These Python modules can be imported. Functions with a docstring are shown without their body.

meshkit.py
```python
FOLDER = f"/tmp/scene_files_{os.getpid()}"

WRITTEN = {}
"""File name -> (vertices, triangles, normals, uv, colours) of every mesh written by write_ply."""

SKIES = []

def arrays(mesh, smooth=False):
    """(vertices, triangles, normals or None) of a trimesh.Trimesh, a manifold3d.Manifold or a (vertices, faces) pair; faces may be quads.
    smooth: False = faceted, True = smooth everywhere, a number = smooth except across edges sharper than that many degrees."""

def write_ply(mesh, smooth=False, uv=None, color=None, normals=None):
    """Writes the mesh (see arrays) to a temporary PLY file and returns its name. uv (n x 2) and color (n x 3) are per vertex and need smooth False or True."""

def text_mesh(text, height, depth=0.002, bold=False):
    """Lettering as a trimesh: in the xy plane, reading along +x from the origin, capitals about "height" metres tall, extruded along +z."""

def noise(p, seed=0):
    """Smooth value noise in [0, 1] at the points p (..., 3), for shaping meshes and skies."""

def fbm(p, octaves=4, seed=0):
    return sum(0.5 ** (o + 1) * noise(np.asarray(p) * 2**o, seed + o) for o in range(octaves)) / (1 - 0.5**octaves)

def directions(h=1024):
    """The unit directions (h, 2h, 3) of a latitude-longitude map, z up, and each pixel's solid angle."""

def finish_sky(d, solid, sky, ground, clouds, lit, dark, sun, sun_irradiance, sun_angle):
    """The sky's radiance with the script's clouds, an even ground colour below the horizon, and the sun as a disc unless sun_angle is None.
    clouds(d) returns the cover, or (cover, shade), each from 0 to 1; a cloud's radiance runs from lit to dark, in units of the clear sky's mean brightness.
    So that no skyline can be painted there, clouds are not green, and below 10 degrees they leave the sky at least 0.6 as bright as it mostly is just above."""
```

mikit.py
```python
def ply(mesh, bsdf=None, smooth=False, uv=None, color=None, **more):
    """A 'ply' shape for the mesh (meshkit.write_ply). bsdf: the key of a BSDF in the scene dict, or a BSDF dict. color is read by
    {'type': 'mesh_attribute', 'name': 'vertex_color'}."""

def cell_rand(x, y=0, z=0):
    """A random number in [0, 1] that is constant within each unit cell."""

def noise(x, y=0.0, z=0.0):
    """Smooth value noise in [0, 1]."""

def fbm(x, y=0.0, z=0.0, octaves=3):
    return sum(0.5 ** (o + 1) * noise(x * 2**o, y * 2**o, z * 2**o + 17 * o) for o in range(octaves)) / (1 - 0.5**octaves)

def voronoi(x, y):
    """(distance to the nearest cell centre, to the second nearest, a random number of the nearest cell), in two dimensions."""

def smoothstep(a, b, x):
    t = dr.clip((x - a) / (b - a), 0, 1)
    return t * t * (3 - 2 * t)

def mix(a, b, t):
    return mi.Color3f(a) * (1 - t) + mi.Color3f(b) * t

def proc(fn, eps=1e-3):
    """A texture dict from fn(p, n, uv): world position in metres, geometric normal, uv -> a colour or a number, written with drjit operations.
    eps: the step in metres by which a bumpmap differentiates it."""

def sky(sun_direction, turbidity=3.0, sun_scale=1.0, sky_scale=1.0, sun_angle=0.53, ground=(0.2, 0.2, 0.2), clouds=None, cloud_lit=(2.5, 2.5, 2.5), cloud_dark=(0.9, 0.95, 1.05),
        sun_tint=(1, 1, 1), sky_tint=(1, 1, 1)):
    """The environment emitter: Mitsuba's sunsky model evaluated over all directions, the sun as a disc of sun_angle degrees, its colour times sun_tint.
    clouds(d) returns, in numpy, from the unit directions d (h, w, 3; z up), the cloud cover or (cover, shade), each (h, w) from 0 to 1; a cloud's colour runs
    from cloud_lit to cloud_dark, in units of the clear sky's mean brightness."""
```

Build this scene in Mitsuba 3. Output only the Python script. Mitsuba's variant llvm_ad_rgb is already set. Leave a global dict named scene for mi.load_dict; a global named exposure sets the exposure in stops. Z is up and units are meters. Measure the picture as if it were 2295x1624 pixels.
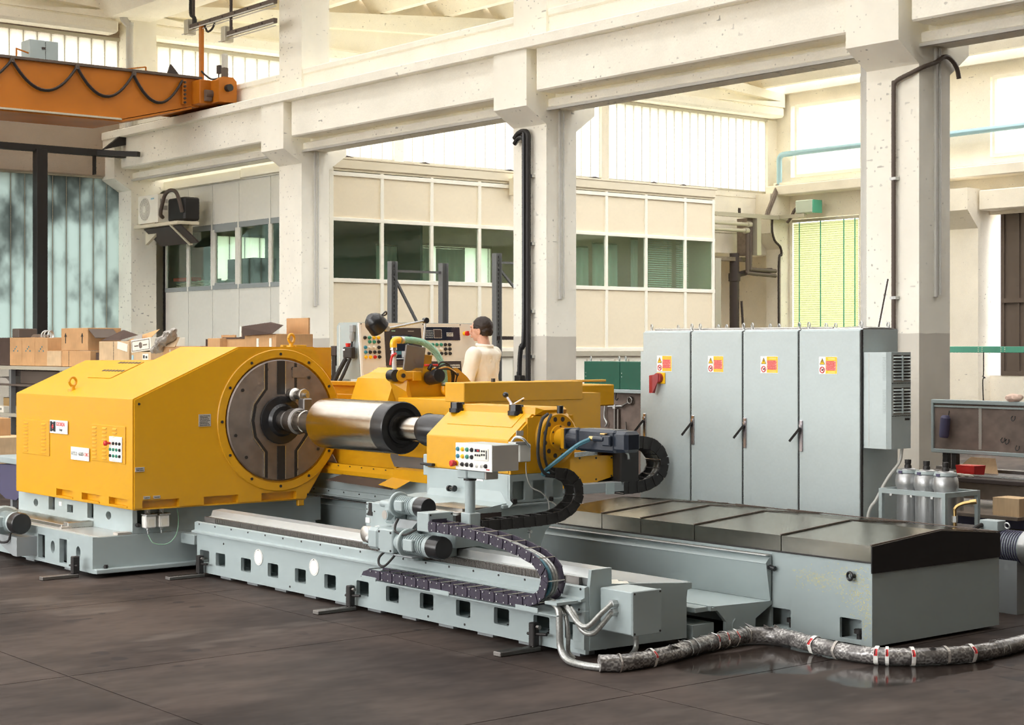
import math, random, numpy as np, trimesh, mitsuba as mi, drjit as dr, mikit
from meshkit import text_mesh, noise as vnoise, fbm as vfbm
from mikit import proc, noise, fbm, voronoi, cell_rand, smoothstep, mix
from shapely.geometry import Polygon, Point, box as sbox
from shapely import affinity
import manifold3d as m3
T = mi.ScalarTransform4f
scene, labels = {}, {}
# World: x along the machine bed and the column row (towards the right foreground), y away from the viewer
# across the halls, z up; metres. The camera stands over the origin, level, with a small vertical lens shift.
FOC, TH = 3750.0, math.atan(3027 / 3750)
scene['camera'] = {'type': 'perspective', 'fov': math.degrees(2 * math.atan(1147.5 / FOC)), 'fov_axis': 'x',
                   'principal_point_offset_x': 0.0, 'principal_point_offset_y': (812 - 777) / 1624,
                   'near_clip': 0.1, 'far_clip': 300.0,
                   'to_world': T().look_at(origin=[0, 0, 1.85], target=[-math.cos(TH), math.sin(TH), 1.85], up=[0, 0, 1])}
# overcast, slightly warm sky; the sun is veiled behind the cloud
def overcast(d):
    return np.ones(d.shape[:2]), 0.25 * vfbm(d * 3.0, 3)
scene['sky'] = mikit.sky([0.5, 0.55, 0.67], turbidity=4.0, sun_scale=0.0, sky_scale=1.0, ground=(0.30, 0.28, 0.25),
                         clouds=overcast, cloud_lit=(1.06, 1.06, 1.06), cloud_dark=(0.98, 0.98, 1.0))
exposure = 6.02

# ---------------------------------------------------------------- materials
def mat(key, d, two=True):
    scene['mat_' + key] = {'type': 'twosided', 'bsdf': d} if two else d
    return key
def rgb(c): return {'type': 'rgb', 'value': list(c)} if not isinstance(c, dict) else c
def paint(key, c, rough=0.4, spec=0.5, coat=0.0, metallic=0.0, coat_gloss=0.9, **k):
    d = {'type': 'principled', 'base_color': rgb(c), 'roughness': rough, 'specular': spec, 'metallic': metallic}
    if coat: d['clearcoat'] = coat; d['clearcoat_gloss'] = coat_gloss
    d.update(k)
    return mat(key, d)
def grain(c, amp, s, oct=3, aniso=(1, 1, 1)):
    c = np.array(c, float)
    def fn(p, n, uv):
        v = fbm(p.x * s * aniso[0], p.y * s * aniso[1], p.z * s * aniso[2], oct)
        return mi.Color3f(*[float(x) for x in c]) * (1 + amp * (v - 0.5))
    return proc(fn)
def bump(inner, fn, scale):
    return {'type': 'bumpmap', 'arbitrary': proc(fn), 'bsdf': inner, 'scale': scale}

YEL = (0.58, 0.285, 0.006)
paint('yellow', YEL, 0.32, 0.5, 0.35)
paint('yellow_pipe', (0.85, 0.42, 0.01), 0.25, 0.5, 0.5)
paint('crane_orange', grain((0.44, 0.135, 0.008), 0.35, 2.0, 3), 0.45, 0.4)
paint('crane_red', (0.33, 0.075, 0.02), 0.5, 0.4)
paint('grey', grain((0.315, 0.37, 0.37), 0.06, 6.0), 0.38, 0.5, 0.2)
paint('grey_dark', (0.25, 0.27, 0.275), 0.45, 0.4)
paint('cabinet_grey', grain((0.43, 0.49, 0.49), 0.05, 60.0, 2), 0.42, 0.5, 0.15)
paint('beige_panel', (0.70, 0.64, 0.53), 0.5, 0.4)
paint('white_plate', (0.80, 0.79, 0.74), 0.45, 0.4)
paint('cream_white', (0.86, 0.83, 0.72), 0.5, 0.3)
paint('office_panel', grain((0.78, 0.69, 0.52), 0.05, 25.0, 2), 0.55, 0.3)
paint('office_white', grain((0.74, 0.73, 0.66), 0.04, 20.0, 2), 0.5, 0.3)
paint('black', (0.020, 0.018, 0.017), 0.5, 0.4)
paint('black_gloss', (0.015, 0.015, 0.016), 0.25, 0.5)
paint('rubber', (0.028, 0.026, 0.025), 0.65, 0.3)
paint('chain_plastic', grain((0.035, 0.028, 0.045), 0.5, 30.0), 0.5, 0.4)
paint('motor_black', (0.016, 0.022, 0.034), 0.30, 0.5, 0.3)
paint('blue_cable', (0.05, 0.17, 0.22), 0.4, 0.5)
paint('red', (0.55, 0.02, 0.015), 0.35, 0.5)
paint('dark_red', (0.30, 0.02, 0.02), 0.4, 0.5)
paint('green', (0.02, 0.20, 0.13), 0.4, 0.5)
paint('green_button', (0.03, 0.22, 0.15), 0.35, 0.5)
paint('blue_button', (0.03, 0.20, 0.30), 0.35, 0.5)
paint('green_beam', (0.10, 0.42, 0.29), 0.45, 0.4)
paint('green_cabinet', (0.006, 0.085, 0.05), 0.35, 0.5)
paint('purple_grey', (0.075, 0.07, 0.13), 0.45, 0.4)
paint('brown_dark', (0.045, 0.033, 0.03), 0.5, 0.4)
paint('brown_panel', (0.10, 0.075, 0.06), 0.5, 0.4)
paint('pipe_grey', (0.55, 0.54, 0.50), 0.45, 0.4)
paint('blue_pipe', (0.33, 0.52, 0.60), 0.4, 0.4)
paint('tray_metal', (0.50, 0.47, 0.38), 0.4, 0.5, 0.0, 0.4)
paint('screen', (0.015, 0.02, 0.035), 0.15, 0.5)
paint('screen_light', (0.45, 0.55, 0.68), 0.3, 0.5)
paint('label_paper', (0.75, 0.72, 0.62), 0.6, 0.2)
paint('label_metal', (0.42, 0.39, 0.35), 0.4, 0.5, 0.0, 0.3)
paint('sign_yellow', (0.83, 0.48, 0.01), 0.45, 0.4)
paint('sign_red', (0.60, 0.03, 0.03), 0.45, 0.4)
paint('sign_pink', (0.80, 0.32, 0.28), 0.5, 0.3)
paint('ink', (0.03, 0.03, 0.03), 0.6, 0.2)
paint('skin', (0.60, 0.34, 0.24), 0.5, 0.4)
paint('hair', grain((0.022, 0.013, 0.009), 0.7, 90.0), 0.55, 0.4)
paint('coat_cloth', grain((0.78, 0.74, 0.64), 0.06, 40.0), 0.8, 0.2)
paint('hose_green', (0.30, 0.50, 0.36), 0.35, 0.5)
paint('brass', (0.62, 0.42, 0.18), 0.3, 0.5, 0.0, 1.0)
paint('rail_plate', grain((0.52, 0.54, 0.53), 0.12, 5.0, 3, (0.3, 1, 2)), 0.30, 0.5, 0.0, 0.55)
paint('speck_yellow', (0.62, 0.52, 0.12), 0.5)
paint('hose_rib', (0.20, 0.38, 0.26), 0.35)
paint('galvanised_paint', (0.42, 0.43, 0.43), 0.33, 0.5, 0.0, 0.65)
paint('rag_pink', (0.74, 0.55, 0.45), 0.8, 0.2)
paint('office_fascia', (0.70, 0.63, 0.48), 0.6, 0.3)
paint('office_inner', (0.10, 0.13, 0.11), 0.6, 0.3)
paint('frame_grey', (0.30, 0.33, 0.33), 0.45, 0.4)
paint('rack_grey', (0.16, 0.165, 0.165), 0.45, 0.4)
paint('box_green', (0.50, 0.57, 0.48), 0.5, 0.3)
mat('chrome', {'type': 'roughconductor', 'material': 'Cr', 'alpha': 0.10, 'distribution': 'ggx'})
mat('steel', {'type': 'roughconductor', 'material': 'none', 'specular_reflectance': rgb((0.56, 0.54, 0.50)), 'alpha': 0.22})
mat('stainless', {'type': 'roughconductor', 'material': 'none', 'specular_reflectance': proc(lambda p, n, uv: mi.Color3f(0.60, 0.57, 0.51) * (0.93 + 0.14 * fbm(p.x * 3, p.y * 40, p.z * 60, 3))),
                  'alpha_u': 0.06, 'alpha_v': 0.06})
mat('steel_dark', {'type': 'roughconductor', 'material': 'none', 'specular_reflectance': rgb((0.25, 0.235, 0.22)), 'alpha': 0.35})
mat('galvanised', {'type': 'roughconductor', 'material': 'none', 'specular_reflectance': proc(lambda p, n, uv: mi.Color3f(0.55, 0.56, 0.55) * (0.8 + 0.4 * fbm(p.x * 30, p.y * 30, p.z * 30, 2))), 'alpha': 0.35})
mat('ground_steel', {'type': 'roughconductor', 'material': 'none', 'specular_reflectance': proc(lambda p, n, uv: mi.Color3f(0.60, 0.56, 0.50) * (0.86 + 0.16 * noise(p.x * 260, 0, 0) + 0.1 * noise(p.x * 47, 0, 0))), 'alpha': 0.055})
mat('faceplate_iron', {'type': 'roughconductor', 'material': 'none', 'specular_reflectance': proc(lambda p, n, uv: mi.Color3f(0.30, 0.26, 0.235) * (0.75 + 0.5 * fbm(p.y * 14, p.z * 14, p.x * 3, 4))), 'alpha': 0.42})
paint('cast_brown', grain((0.20, 0.16, 0.13), 0.6, 12.0), 0.5, 0.4, 0.0, 0.5)
mat('glass', {'type': 'thindielectric', 'int_ior': 1.52}, two=False)
mat('window_glass', {'type': 'thindielectric', 'int_ior': 1.5, 'specular_transmittance': rgb((0.72, 0.86, 0.78))}, two=False)
def profil(key, t, a, b, amt):
    t = np.array(t)
    def fn(p, n, uv):
        m = fbm(p.y * 1.1, p.z * 0.8, 3.0, 3); s = fbm(p.y * 4.5, p.z * 3.2, 1.0, 4)
        k = 1 - amt * smoothstep(0.42, 0.75, m * 0.7 + s * 0.35)
        return mi.Color3f(*[float(x) for x in t]) * k
    mat(key, {'type': 'principledthin', 'base_color': proc(fn), 'roughness': 0.35, 'diff_trans': 1.6, 'spec_trans': 0.0, 'eta': 1.45}, two=False)
profil('profilit', (0.92, 0.91, 0.84), 0, 0, 0.06)
profil('profilit_dull', (0.44, 0.50, 0.48), 0, 0, 0.62)
mat('blind_cloth', {'type': 'principledthin', 'base_color': rgb((0.74, 0.78, 0.52)), 'roughness': 0.6, 'diff_trans': 0.95, 'spec_trans': 0.0, 'eta': 1.4}, two=False)
mat('curtain', {'type': 'principledthin', 'base_color': rgb((0.85, 0.85, 0.80)), 'roughness': 0.7, 'diff_trans': 0.8, 'spec_trans': 0.0, 'eta': 1.4}, two=False)

def wet(p):
    q = (fbm(p.x * 1.9 + 4, p.y * 1.9, 2.0, 4) - 0.5) * 0.9
    d1 = dr.sqrt(dr.square((p.x + 6.75) / 0.42) + dr.square((p.y - 7.35) / 0.62)); d2 = dr.sqrt(dr.square((p.x + 6.0) / 0.30) + dr.square((p.y - 7.9) / 0.75))
    return smoothstep(1.0, 0.86, dr.minimum(d1, d2) + q)
def floor_fn(p, n, uv):
    x, y = p.x, p.y
    a = fbm(x * 0.45, y * 0.55, 0.3, 4); b = fbm(x * 3.1 + 5, y * 1.6, 7.0, 4); d = fbm(x * 16, y * 9, 2.0, 3)
    c = mix((0.022, 0.016, 0.014), (0.058, 0.042, 0.035), smoothstep(0.30, 0.72, a * 0.55 + b * 0.45))
    c = c * (0.80 + 0.40 * d)
    spots = smoothstep(0.80, 0.86, noise(x * 7.3, y * 6.1, 4.0)) * smoothstep(0.45, 0.7, noise(x * 1.1, y * 0.9, 9.0))
    c = mix(c, (0.022, 0.018, 0.018), spots * 0.8)
    pale = smoothstep(0.62, 0.75, fbm(x * 2.2 + 3.0, y * 0.8 + 1.0, 5.5, 4))
    return mix(c, (0.115, 0.095, 0.082), pale * 0.45) * (1 - 0.45 * wet(p))
def floor_rough(p, n, uv):
    r = 0.48 + 0.30 * fbm(p.x * 1.2, p.y * 1.5, 1.0, 4)
    return r * (1 - wet(p)) + 0.10 * wet(p)
scene['mat_floor_mat'] = {'type': 'twosided', 'bsdf': {'type': 'principled', 'base_color': proc(floor_fn), 'roughness': proc(floor_rough), 'specular': 0.15}}
def conc_fn(base):
    base = np.array(base)
    def fn(p, n, uv):
        v = fbm(p.x * 2.0, p.y * 2.0, p.z * 1.2, 4); g = noise(p.x * 55, p.y * 55, p.z * 55)
        c = mi.Color3f(*[float(q) for q in base]) * (0.90 + 0.20 * v)
        pores = smoothstep(0.86, 0.93, noise(p.x * 23, p.y * 23, p.z * 23)) * smoothstep(0.35, 0.75, v)
        c = c * (1 - 0.55 * pores)
        return c * (0.97 + 0.06 * g)
    return proc(fn)
mat('concrete', {'type': 'principled', 'base_color': conc_fn((0.90, 0.87, 0.765)), 'roughness': 0.75, 'specular': 0.25})
def col_fn(p, n, uv):
    v = fbm(p.x * 2.0, p.y * 2.0, p.z * 1.2, 4)
    c = mi.Color3f(0.90, 0.87, 0.765) * (0.90 + 0.20 * v)
    pores = smoothstep(0.84, 0.92, noise(p.x * 25, p.y * 25, p.z * 25))
    c = c * (1 - 0.5 * pores * smoothstep(0.3, 0.7, v))
    dado = mi.Color3f(0.62, 0.585, 0.51) * (0.85 + 0.3 * v)
    k = smoothstep(2.002, 1.99, p.z + 0.012 * noise(p.x * 6, p.y * 6, 2.0))
    return c * (1 - k) + dado * k
mat('column_mat', {'type': 'principled', 'base_color': proc(col_fn), 'roughness': 0.7, 'specular': 0.25})
mat('wall_mat', {'type': 'principled', 'base_color': conc_fn((0.80, 0.75, 0.645)), 'roughness': 0.8, 'specular': 0.2})
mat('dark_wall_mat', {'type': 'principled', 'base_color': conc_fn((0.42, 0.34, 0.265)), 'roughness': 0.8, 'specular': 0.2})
def card_fn(c):
    def fn(p, n, uv):
        return mi.Color3f(*c) * (0.78 + 0.3 * fbm(p.x * 4, p.y * 4, p.z * 7, 3) + 0.12 * noise(p.x * 70, p.y * 70, p.z * 9))
    return proc(fn)
mat('cardboard', {'type': 'principled', 'base_color': card_fn((0.50, 0.29, 0.14)), 'roughness': 0.8, 'specular': 0.2})
mat('cardboard_pale', {'type': 'principled', 'base_color': card_fn((0.56, 0.40, 0.24)), 'roughness': 0.8, 'specular': 0.2})
mat('cardboard_dark', {'type': 'principled', 'base_color': card_fn((0.075, 0.05, 0.04)), 'roughness': 0.8, 'specular': 0.2})
mat('wood_block', {'type': 'principled', 'base_color': grain((0.30, 0.17, 0.08), 0.8, 9.0, 3, (0.4, 0.4, 4)), 'roughness': 0.7, 'specular': 0.2})
mat('tool_board', {'type': 'principled', 'base_color': grain((0.17, 0.13, 0.11), 0.9, 9.0, 4), 'roughness': 0.6, 'specular': 0.3})
def hose_fn(p, n, uv):
    w = noise(p.x * 130, p.y * 130, p.z * 130); v = fbm(p.x * 9, p.y * 9, p.z * 9, 3)
    return mi.Color3f(0.34, 0.34, 0.32) * (0.45 + 0.9 * w) * (0.55 + 0.9 * v)
mat('braid', {'type': 'principled', 'base_color': proc(hose_fn), 'roughness': 0.35, 'metallic': 0.6, 'specular': 0.5})
paint('conduit', grain((0.36, 0.365, 0.345), 0.8, 90.0), 0.35, 0.5, 0.0, 0.6)
def wrap_fn(p, n, uv):
    net = smoothstep(0.30, 0.75, noise(p.x * 95, p.y * 95, p.z * 95)); v = fbm(p.x * 11, p.y * 11, p.z * 11, 4)
    return mix((0.13, 0.12, 0.115), (0.40, 0.385, 0.365), net * smoothstep(0.2, 0.6, v)) * (0.65 + 0.7 * v)
mat('wrap_film', {'type': 'principled', 'base_color': proc(wrap_fn), 'roughness': 0.24, 'metallic': 0.35, 'specular': 0.6, 'clearcoat': 0.6, 'clearcoat_gloss': 0.9})

# ---------------------------------------------------------------- mesh helpers
def cat(*ms):
    fl = []
    for m in ms: fl.extend(m if isinstance(m, (list, tuple)) else [m])
    return trimesh.util.concatenate(fl)
def hull(pts): return trimesh.PointCloud(np.asarray(pts, float)).convex_hull
def box(x0, x1, y0, y1, z0, z1, bev=0.0):
    x0, x1 = sorted((x0, x1)); y0, y1 = sorted((y0, y1)); z0, z1 = sorted((z0, z1))
    if not bev:
        m = trimesh.creation.box((x1 - x0, y1 - y0, z1 - z0)); m.apply_translation(((x0 + x1) / 2, (y0 + y1) / 2, (z0 + z1) / 2)); return m
    b = min(bev, (x1 - x0) / 2.01, (y1 - y0) / 2.01, (z1 - z0) / 2.01); pts = []
    for X, sx in ((x0, 1), (x1, -1)):
        for Y, sy in ((y0, 1), (y1, -1)):
            for Z, sz in ((z0, 1), (z1, -1)):
                pts += [(X + sx * b, Y + sy * b, Z), (X + sx * b, Y, Z + sz * b), (X, Y + sy * b, Z + sz * b)]
    return hull(pts)
def _poly(p, holes=()):
    return p if isinstance(p, Polygon) else Polygon(p, [list(h) for h in holes])
def ext(p, h, holes=()): return trimesh.creation.extrude_polygon(_poly(p, holes), h, engine='earcut')
def _map(m, M):
    m.apply_transform(M)
    return m
def ext_x(p, x0, x1, holes=()):          # polygon in (y, z), extruded along x
    return _map(ext(p, abs(x1 - x0), holes), np.array([[0, 0, 1, min(x0, x1)], [1, 0, 0, 0], [0, 1, 0, 0], [0, 0, 0, 1.0]]))
def ext_y(p, y0, y1, holes=()):          # polygon in (x, z), extruded along y
    m = ext(p, abs(y1 - y0), holes)
    m.apply_transform(np.array([[1, 0, 0, 0], [0, 0, 1, min(y0, y1)], [0, 1, 0, 0], [0, 0, 0, 1.0]])); m.fix_normals() if not m.is_winding_consistent else None
    m.invert() if m.volume < 0 else None
    return m
def ext_z(p, z0, z1, holes=()):
    m = ext(p, abs(z1 - z0), holes); m.apply_translation((0, 0, min(z0, z1))); return m
def rect(x0, z0, x1, z1, r=0.0):
    r = min(r, .4 * abs(x1 - x0), .4 * abs(z1 - z0))
    p = sbox(min(x0, x1), min(z0, z1), max(x0, x1), max(z0, z1))
    return list((p.buffer(-r).buffer(r, quad_segs=3) if r else p).exterior.coords)[:-1]
def circ(x, z, r, n=24): return [(x + r * math.cos(t), z + r * math.sin(t)) for t in np.linspace(0, 2 * math.pi, n, endpoint=False)]
def cyl(p0, p1, r, r2=None, n=20, cap=True):
    return lathe(p0, p1, [(0, 0), (0, r), (1, r if r2 is None else r2), (1, 0)] if cap else [(0, r), (1, r if r2 is None else r2)], n, rel=True)
def lathe(p0, p1, prof, n=32, rel=False):
    # prof: (distance from p0 towards p1, radius); rel: distances as fractions of the length
    p0, p1 = np.array(p0, float), np.array(p1, float); d = p1 - p0; L = np.linalg.norm(d); d /= L
    u = np.cross(d, [0, 0, 1.0] if abs(d[2]) < 0.9 else [1.0, 0, 0]); u /= np.linalg.norm(u); w = np.cross(d, u)
    ts = np.linspace(0, 2 * math.pi, n, endpoint=False); V, idx = [], []
    for t, r in prof:
        c = p0 + d * (t * L if rel else t)
        if r <= 1e-9: idx.append([len(V)]); V.append(c)
        else:
            idx.append(list(range(len(V), len(V) + n)))
            V.extend(c + r * (math.cos(a) * u + math.sin(a) * w) for a in ts)
    Fc = []
    for A, B in zip(idx[:-1], idx[1:]):
        for k in range(n):
            k2 = (k + 1) % n
            if len(A) == 1 and len(B) == 1: continue
            if len(A) == 1: Fc.append((A[0], B[k2], B[k]))
            elif len(B) == 1: Fc.append((A[k], A[k2], B[0]))
            else: Fc += [(A[k], A[k2], B[k2]), (A[k], B[k2], B[k])]
    m = trimesh.Trimesh(np.array(V), np.array(Fc), process=False)
    return m
def spline(pts, k=8):
    p = np.array(pts, float)
    if len(p) < 3: return p
    q = np.vstack([2 * p[0] - p[1], p, 2 * p[-1] - p[-2]]); out = []
    for i in range(1, len(q) - 2):
        for t in np.linspace(0, 1, k, endpoint=False):
            out.append(0.5 * (2 * q[i] + (q[i + 1] - q[i - 1]) * t + (2 * q[i - 1] - 5 * q[i] + 4 * q[i + 1] - q[i + 2]) * t * t + (3 * q[i] - q[i - 1] - 3 * q[i + 1] + q[i + 2]) * t ** 3))
    return np.vstack([out, p[-1:]])
def tube(pts, r, n=10, k=0, rfn=None):
    p = spline(pts, k) if k else np.array(pts, float)
    t = np.gradient(p, axis=0); t /= np.linalg.norm(t, axis=1, keepdims=True) + 1e-12
    u = np.cross(t[0], [0, 0, 1.0] if abs(t[0][2]) < 0.9 else [1.0, 0, 0]); u /= np.linalg.norm(u)
    V = []; ang = np.linspace(0, 2 * math.pi, n, endpoint=False)
    for i in range(len(p)):
        u = u - t[i] * (u @ t[i]); u /= np.linalg.norm(u); w = np.cross(t[i], u)
        rr = np.full(n, r if rfn is None else 1.0) if rfn is None else np.array([rfn(i / (len(p) - 1), a) for a in ang])
        V.append(p[i] + rr[:, None] * (np.cos(ang)[:, None] * u + np.sin(ang)[:, None] * w))
    V = np.vstack(V); Fc = []
    for i in range(len(p) - 1):
        for k2 in range(n):
            a, b = i * n + k2, i * n + (k2 + 1) % n
            Fc += [(a, b, b + n), (a, b + n, a + n)]
    c0, c1 = len(V), len(V) + 1; V = np.vstack([V, p[:1], p[-1:]]); last = (len(p) - 1) * n
    for k2 in range(n):
        Fc += [(c0, (k2 + 1) % n, k2), (c1, last + k2, last + (k2 + 1) % n)]
    return trimesh.Trimesh(V, np.array(Fc), process=False)
def bar(p0, p1, w, h=None, up=(0, 0, 1)):
    # a straight bar of rectangular section w (sideways) x h (along up)
    p0, p1 = np.array(p0, float), np.array(p1, float); d = (p1 - p0) / np.linalg.norm(p1 - p0)
    up = (1, 0, 0) if abs(np.dot(d, up)) > .99 else up
    s = np.cross(d, up); s /= np.linalg.norm(s); v = np.cross(s, d); h = w if h is None else h
    return hull([p + a * s * w / 2 + b * v * h / 2 for p in (p0, p1) for a in (-1, 1) for b in (-1, 1)])
def rot(m, deg, axis, about=(0, 0, 0)):
    m.apply_transform(trimesh.transformations.rotation_matrix(math.radians(deg), axis, about)); return m
def mv(m, x=0, y=0, z=0): m = m.copy(); m.apply_translation((x, y, z)); return m
def torus(c, axis, R, r, n=20, k=8, a0=0, a1=360):
    axis = np.array(axis, float); axis /= np.linalg.norm(axis)
    u = np.cross(axis, [0, 0, 1.0] if abs(axis[2]) < 0.9 else [1.0, 0, 0]); u /= np.linalg.norm(u); w = np.cross(axis, u)
    ts = np.radians(np.linspace(a0, a1, n + 1))
    return tube([np.array(c) + R * (math.cos(t) * u + math.sin(t) * w) for t in ts], r, k)
# signs: a frame (origin, right, up) in which flat lettering and plates are laid
def lay(m, o, r, u):
    r, u = np.array(r, float), np.array(u, float); M = np.eye(4); M[:3, 0], M[:3, 1], M[:3, 2], M[:3, 3] = r, u, np.cross(r, u), o
    m = m.copy(); m.apply_transform(M); return m

# ---------------------------------------------------------------- registry
_count = {}
def fresh(name):
    k = _count.get(name, -1) + 1; _count[name] = k
    return name if k == 0 else f'{name}_{k:03d}'
def thing(name, label=None, category=None, group=None, kind=None):
    key = fresh(name); d = {}
    if label: d['label'] = label
    if category: d['category'] = category
    if group: d['group'] = group
    if kind: d['kind'] = kind
    labels[key] = d
    return key
def part(parent, name, mesh, m, smooth=30, label=None, kind=None, uv=None):
    key = fresh(parent + '__' + name)
    if isinstance(mesh, (list, tuple)): mesh = cat(mesh)
    scene[key] = mikit.ply(mesh, 'mat_' + m, smooth, uv=uv)
    if label or kind:
        labels[key] = {**({'label': label} if label else {}), **({'kind': kind} if kind else {})}
    return key
def parts(parent, name, meshes, m, smooth=30, label=None):
    return [part(parent, name, x, m, smooth, label) for x in meshes]
def solo(name, mesh, m, label=None, category=None, group=None, kind=None, smooth=30):
    key = thing(name, label, category, group, kind)
    if isinstance(mesh, (list, tuple)): mesh = cat(mesh)
    scene[key] = mikit.ply(mesh, 'mat_' + m, smooth)
    return key
def struct(name, mesh, m, smooth=30, label=None):
    key = solo(name, mesh, m, label, None, None, 'structure', smooth); return key
# ================================================================ the two halls
XE, YC, YS = -29.5, 14.2, 32.6          # end wall, column row, far side wall
struct('floor', box(-30.2, 12, -10.4, 33.4, -0.25, -0.007), 'floor_mat', False)
# cast slabs with sawn joints between them
JX = [-11.25 + 2.366 * k for k in range(-3, 9)]; JY = [3.965 + 2.16 * k for k in range(-3, 6)]
for i in range(len(JX) - 1):
    for j in range(len(JY) - 1):
        part('floor', 'slab', box(JX[i] + .004, JX[i + 1] - .004, JY[j] + .004, JY[j + 1] - .004, -0.03, 0), 'floor_mat', False)
part('floor', 'slab', box(JX[0] - .004, -30.2, -10.4, 33.4, -.03, 0), 'floor_mat', False)
part('floor', 'slab', box(JX[0] + .004, 12, JY[-1] + .004, 33.4, -.03, 0), 'floor_mat', False)
part('floor', 'slab', box(JX[0] + .004, 12, -10.4, JY[0] - .004, -.03, 0), 'floor_mat', False)
# ---- end wall with its bands of U-shaped glass
ew = struct('wall_left', cat(box(XE - .35, XE, -10.3, 33, -.2, 1.95), box(XE - .35, XE, 14.25, 30.35, 1.9, 2.85), box(XE - .35, XE, 14.25, 30.35, 4.1, 5.72), box(XE - .35, XE, 14.25, 16.2, 2.8, 4.2), box(XE - .35, XE, 23.2, 30.35, 2.8, 4.2), box(XE - .35, XE, 30.3, 32.75, 4.22, 5.72),
    box(XE - .35, XE, 14.2, 33, 7.66, 9.5), box(XE - .35, XE, 14.2, 15.0, 5.7, 7.7),
    box(XE - .35, XE, -10.3, 8.2, 1.9, 7.7), box(XE - .3, XE + .02, 14.3, 33, 5.66, 5.83)), 'wall_mat', False)
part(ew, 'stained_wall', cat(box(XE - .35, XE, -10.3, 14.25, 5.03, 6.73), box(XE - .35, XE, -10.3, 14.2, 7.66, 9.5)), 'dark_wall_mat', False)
part(ew, 'sill', box(XE - .2, XE + .06, 8.2, 14.2, 1.90, 1.97), 'grey_dark', False)
part(ew, 'lintel_beam', box(XE - .2, XE + .10, -10, 14.15, 5.06, 5.52, .02), 'dark_wall_mat', False)
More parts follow.
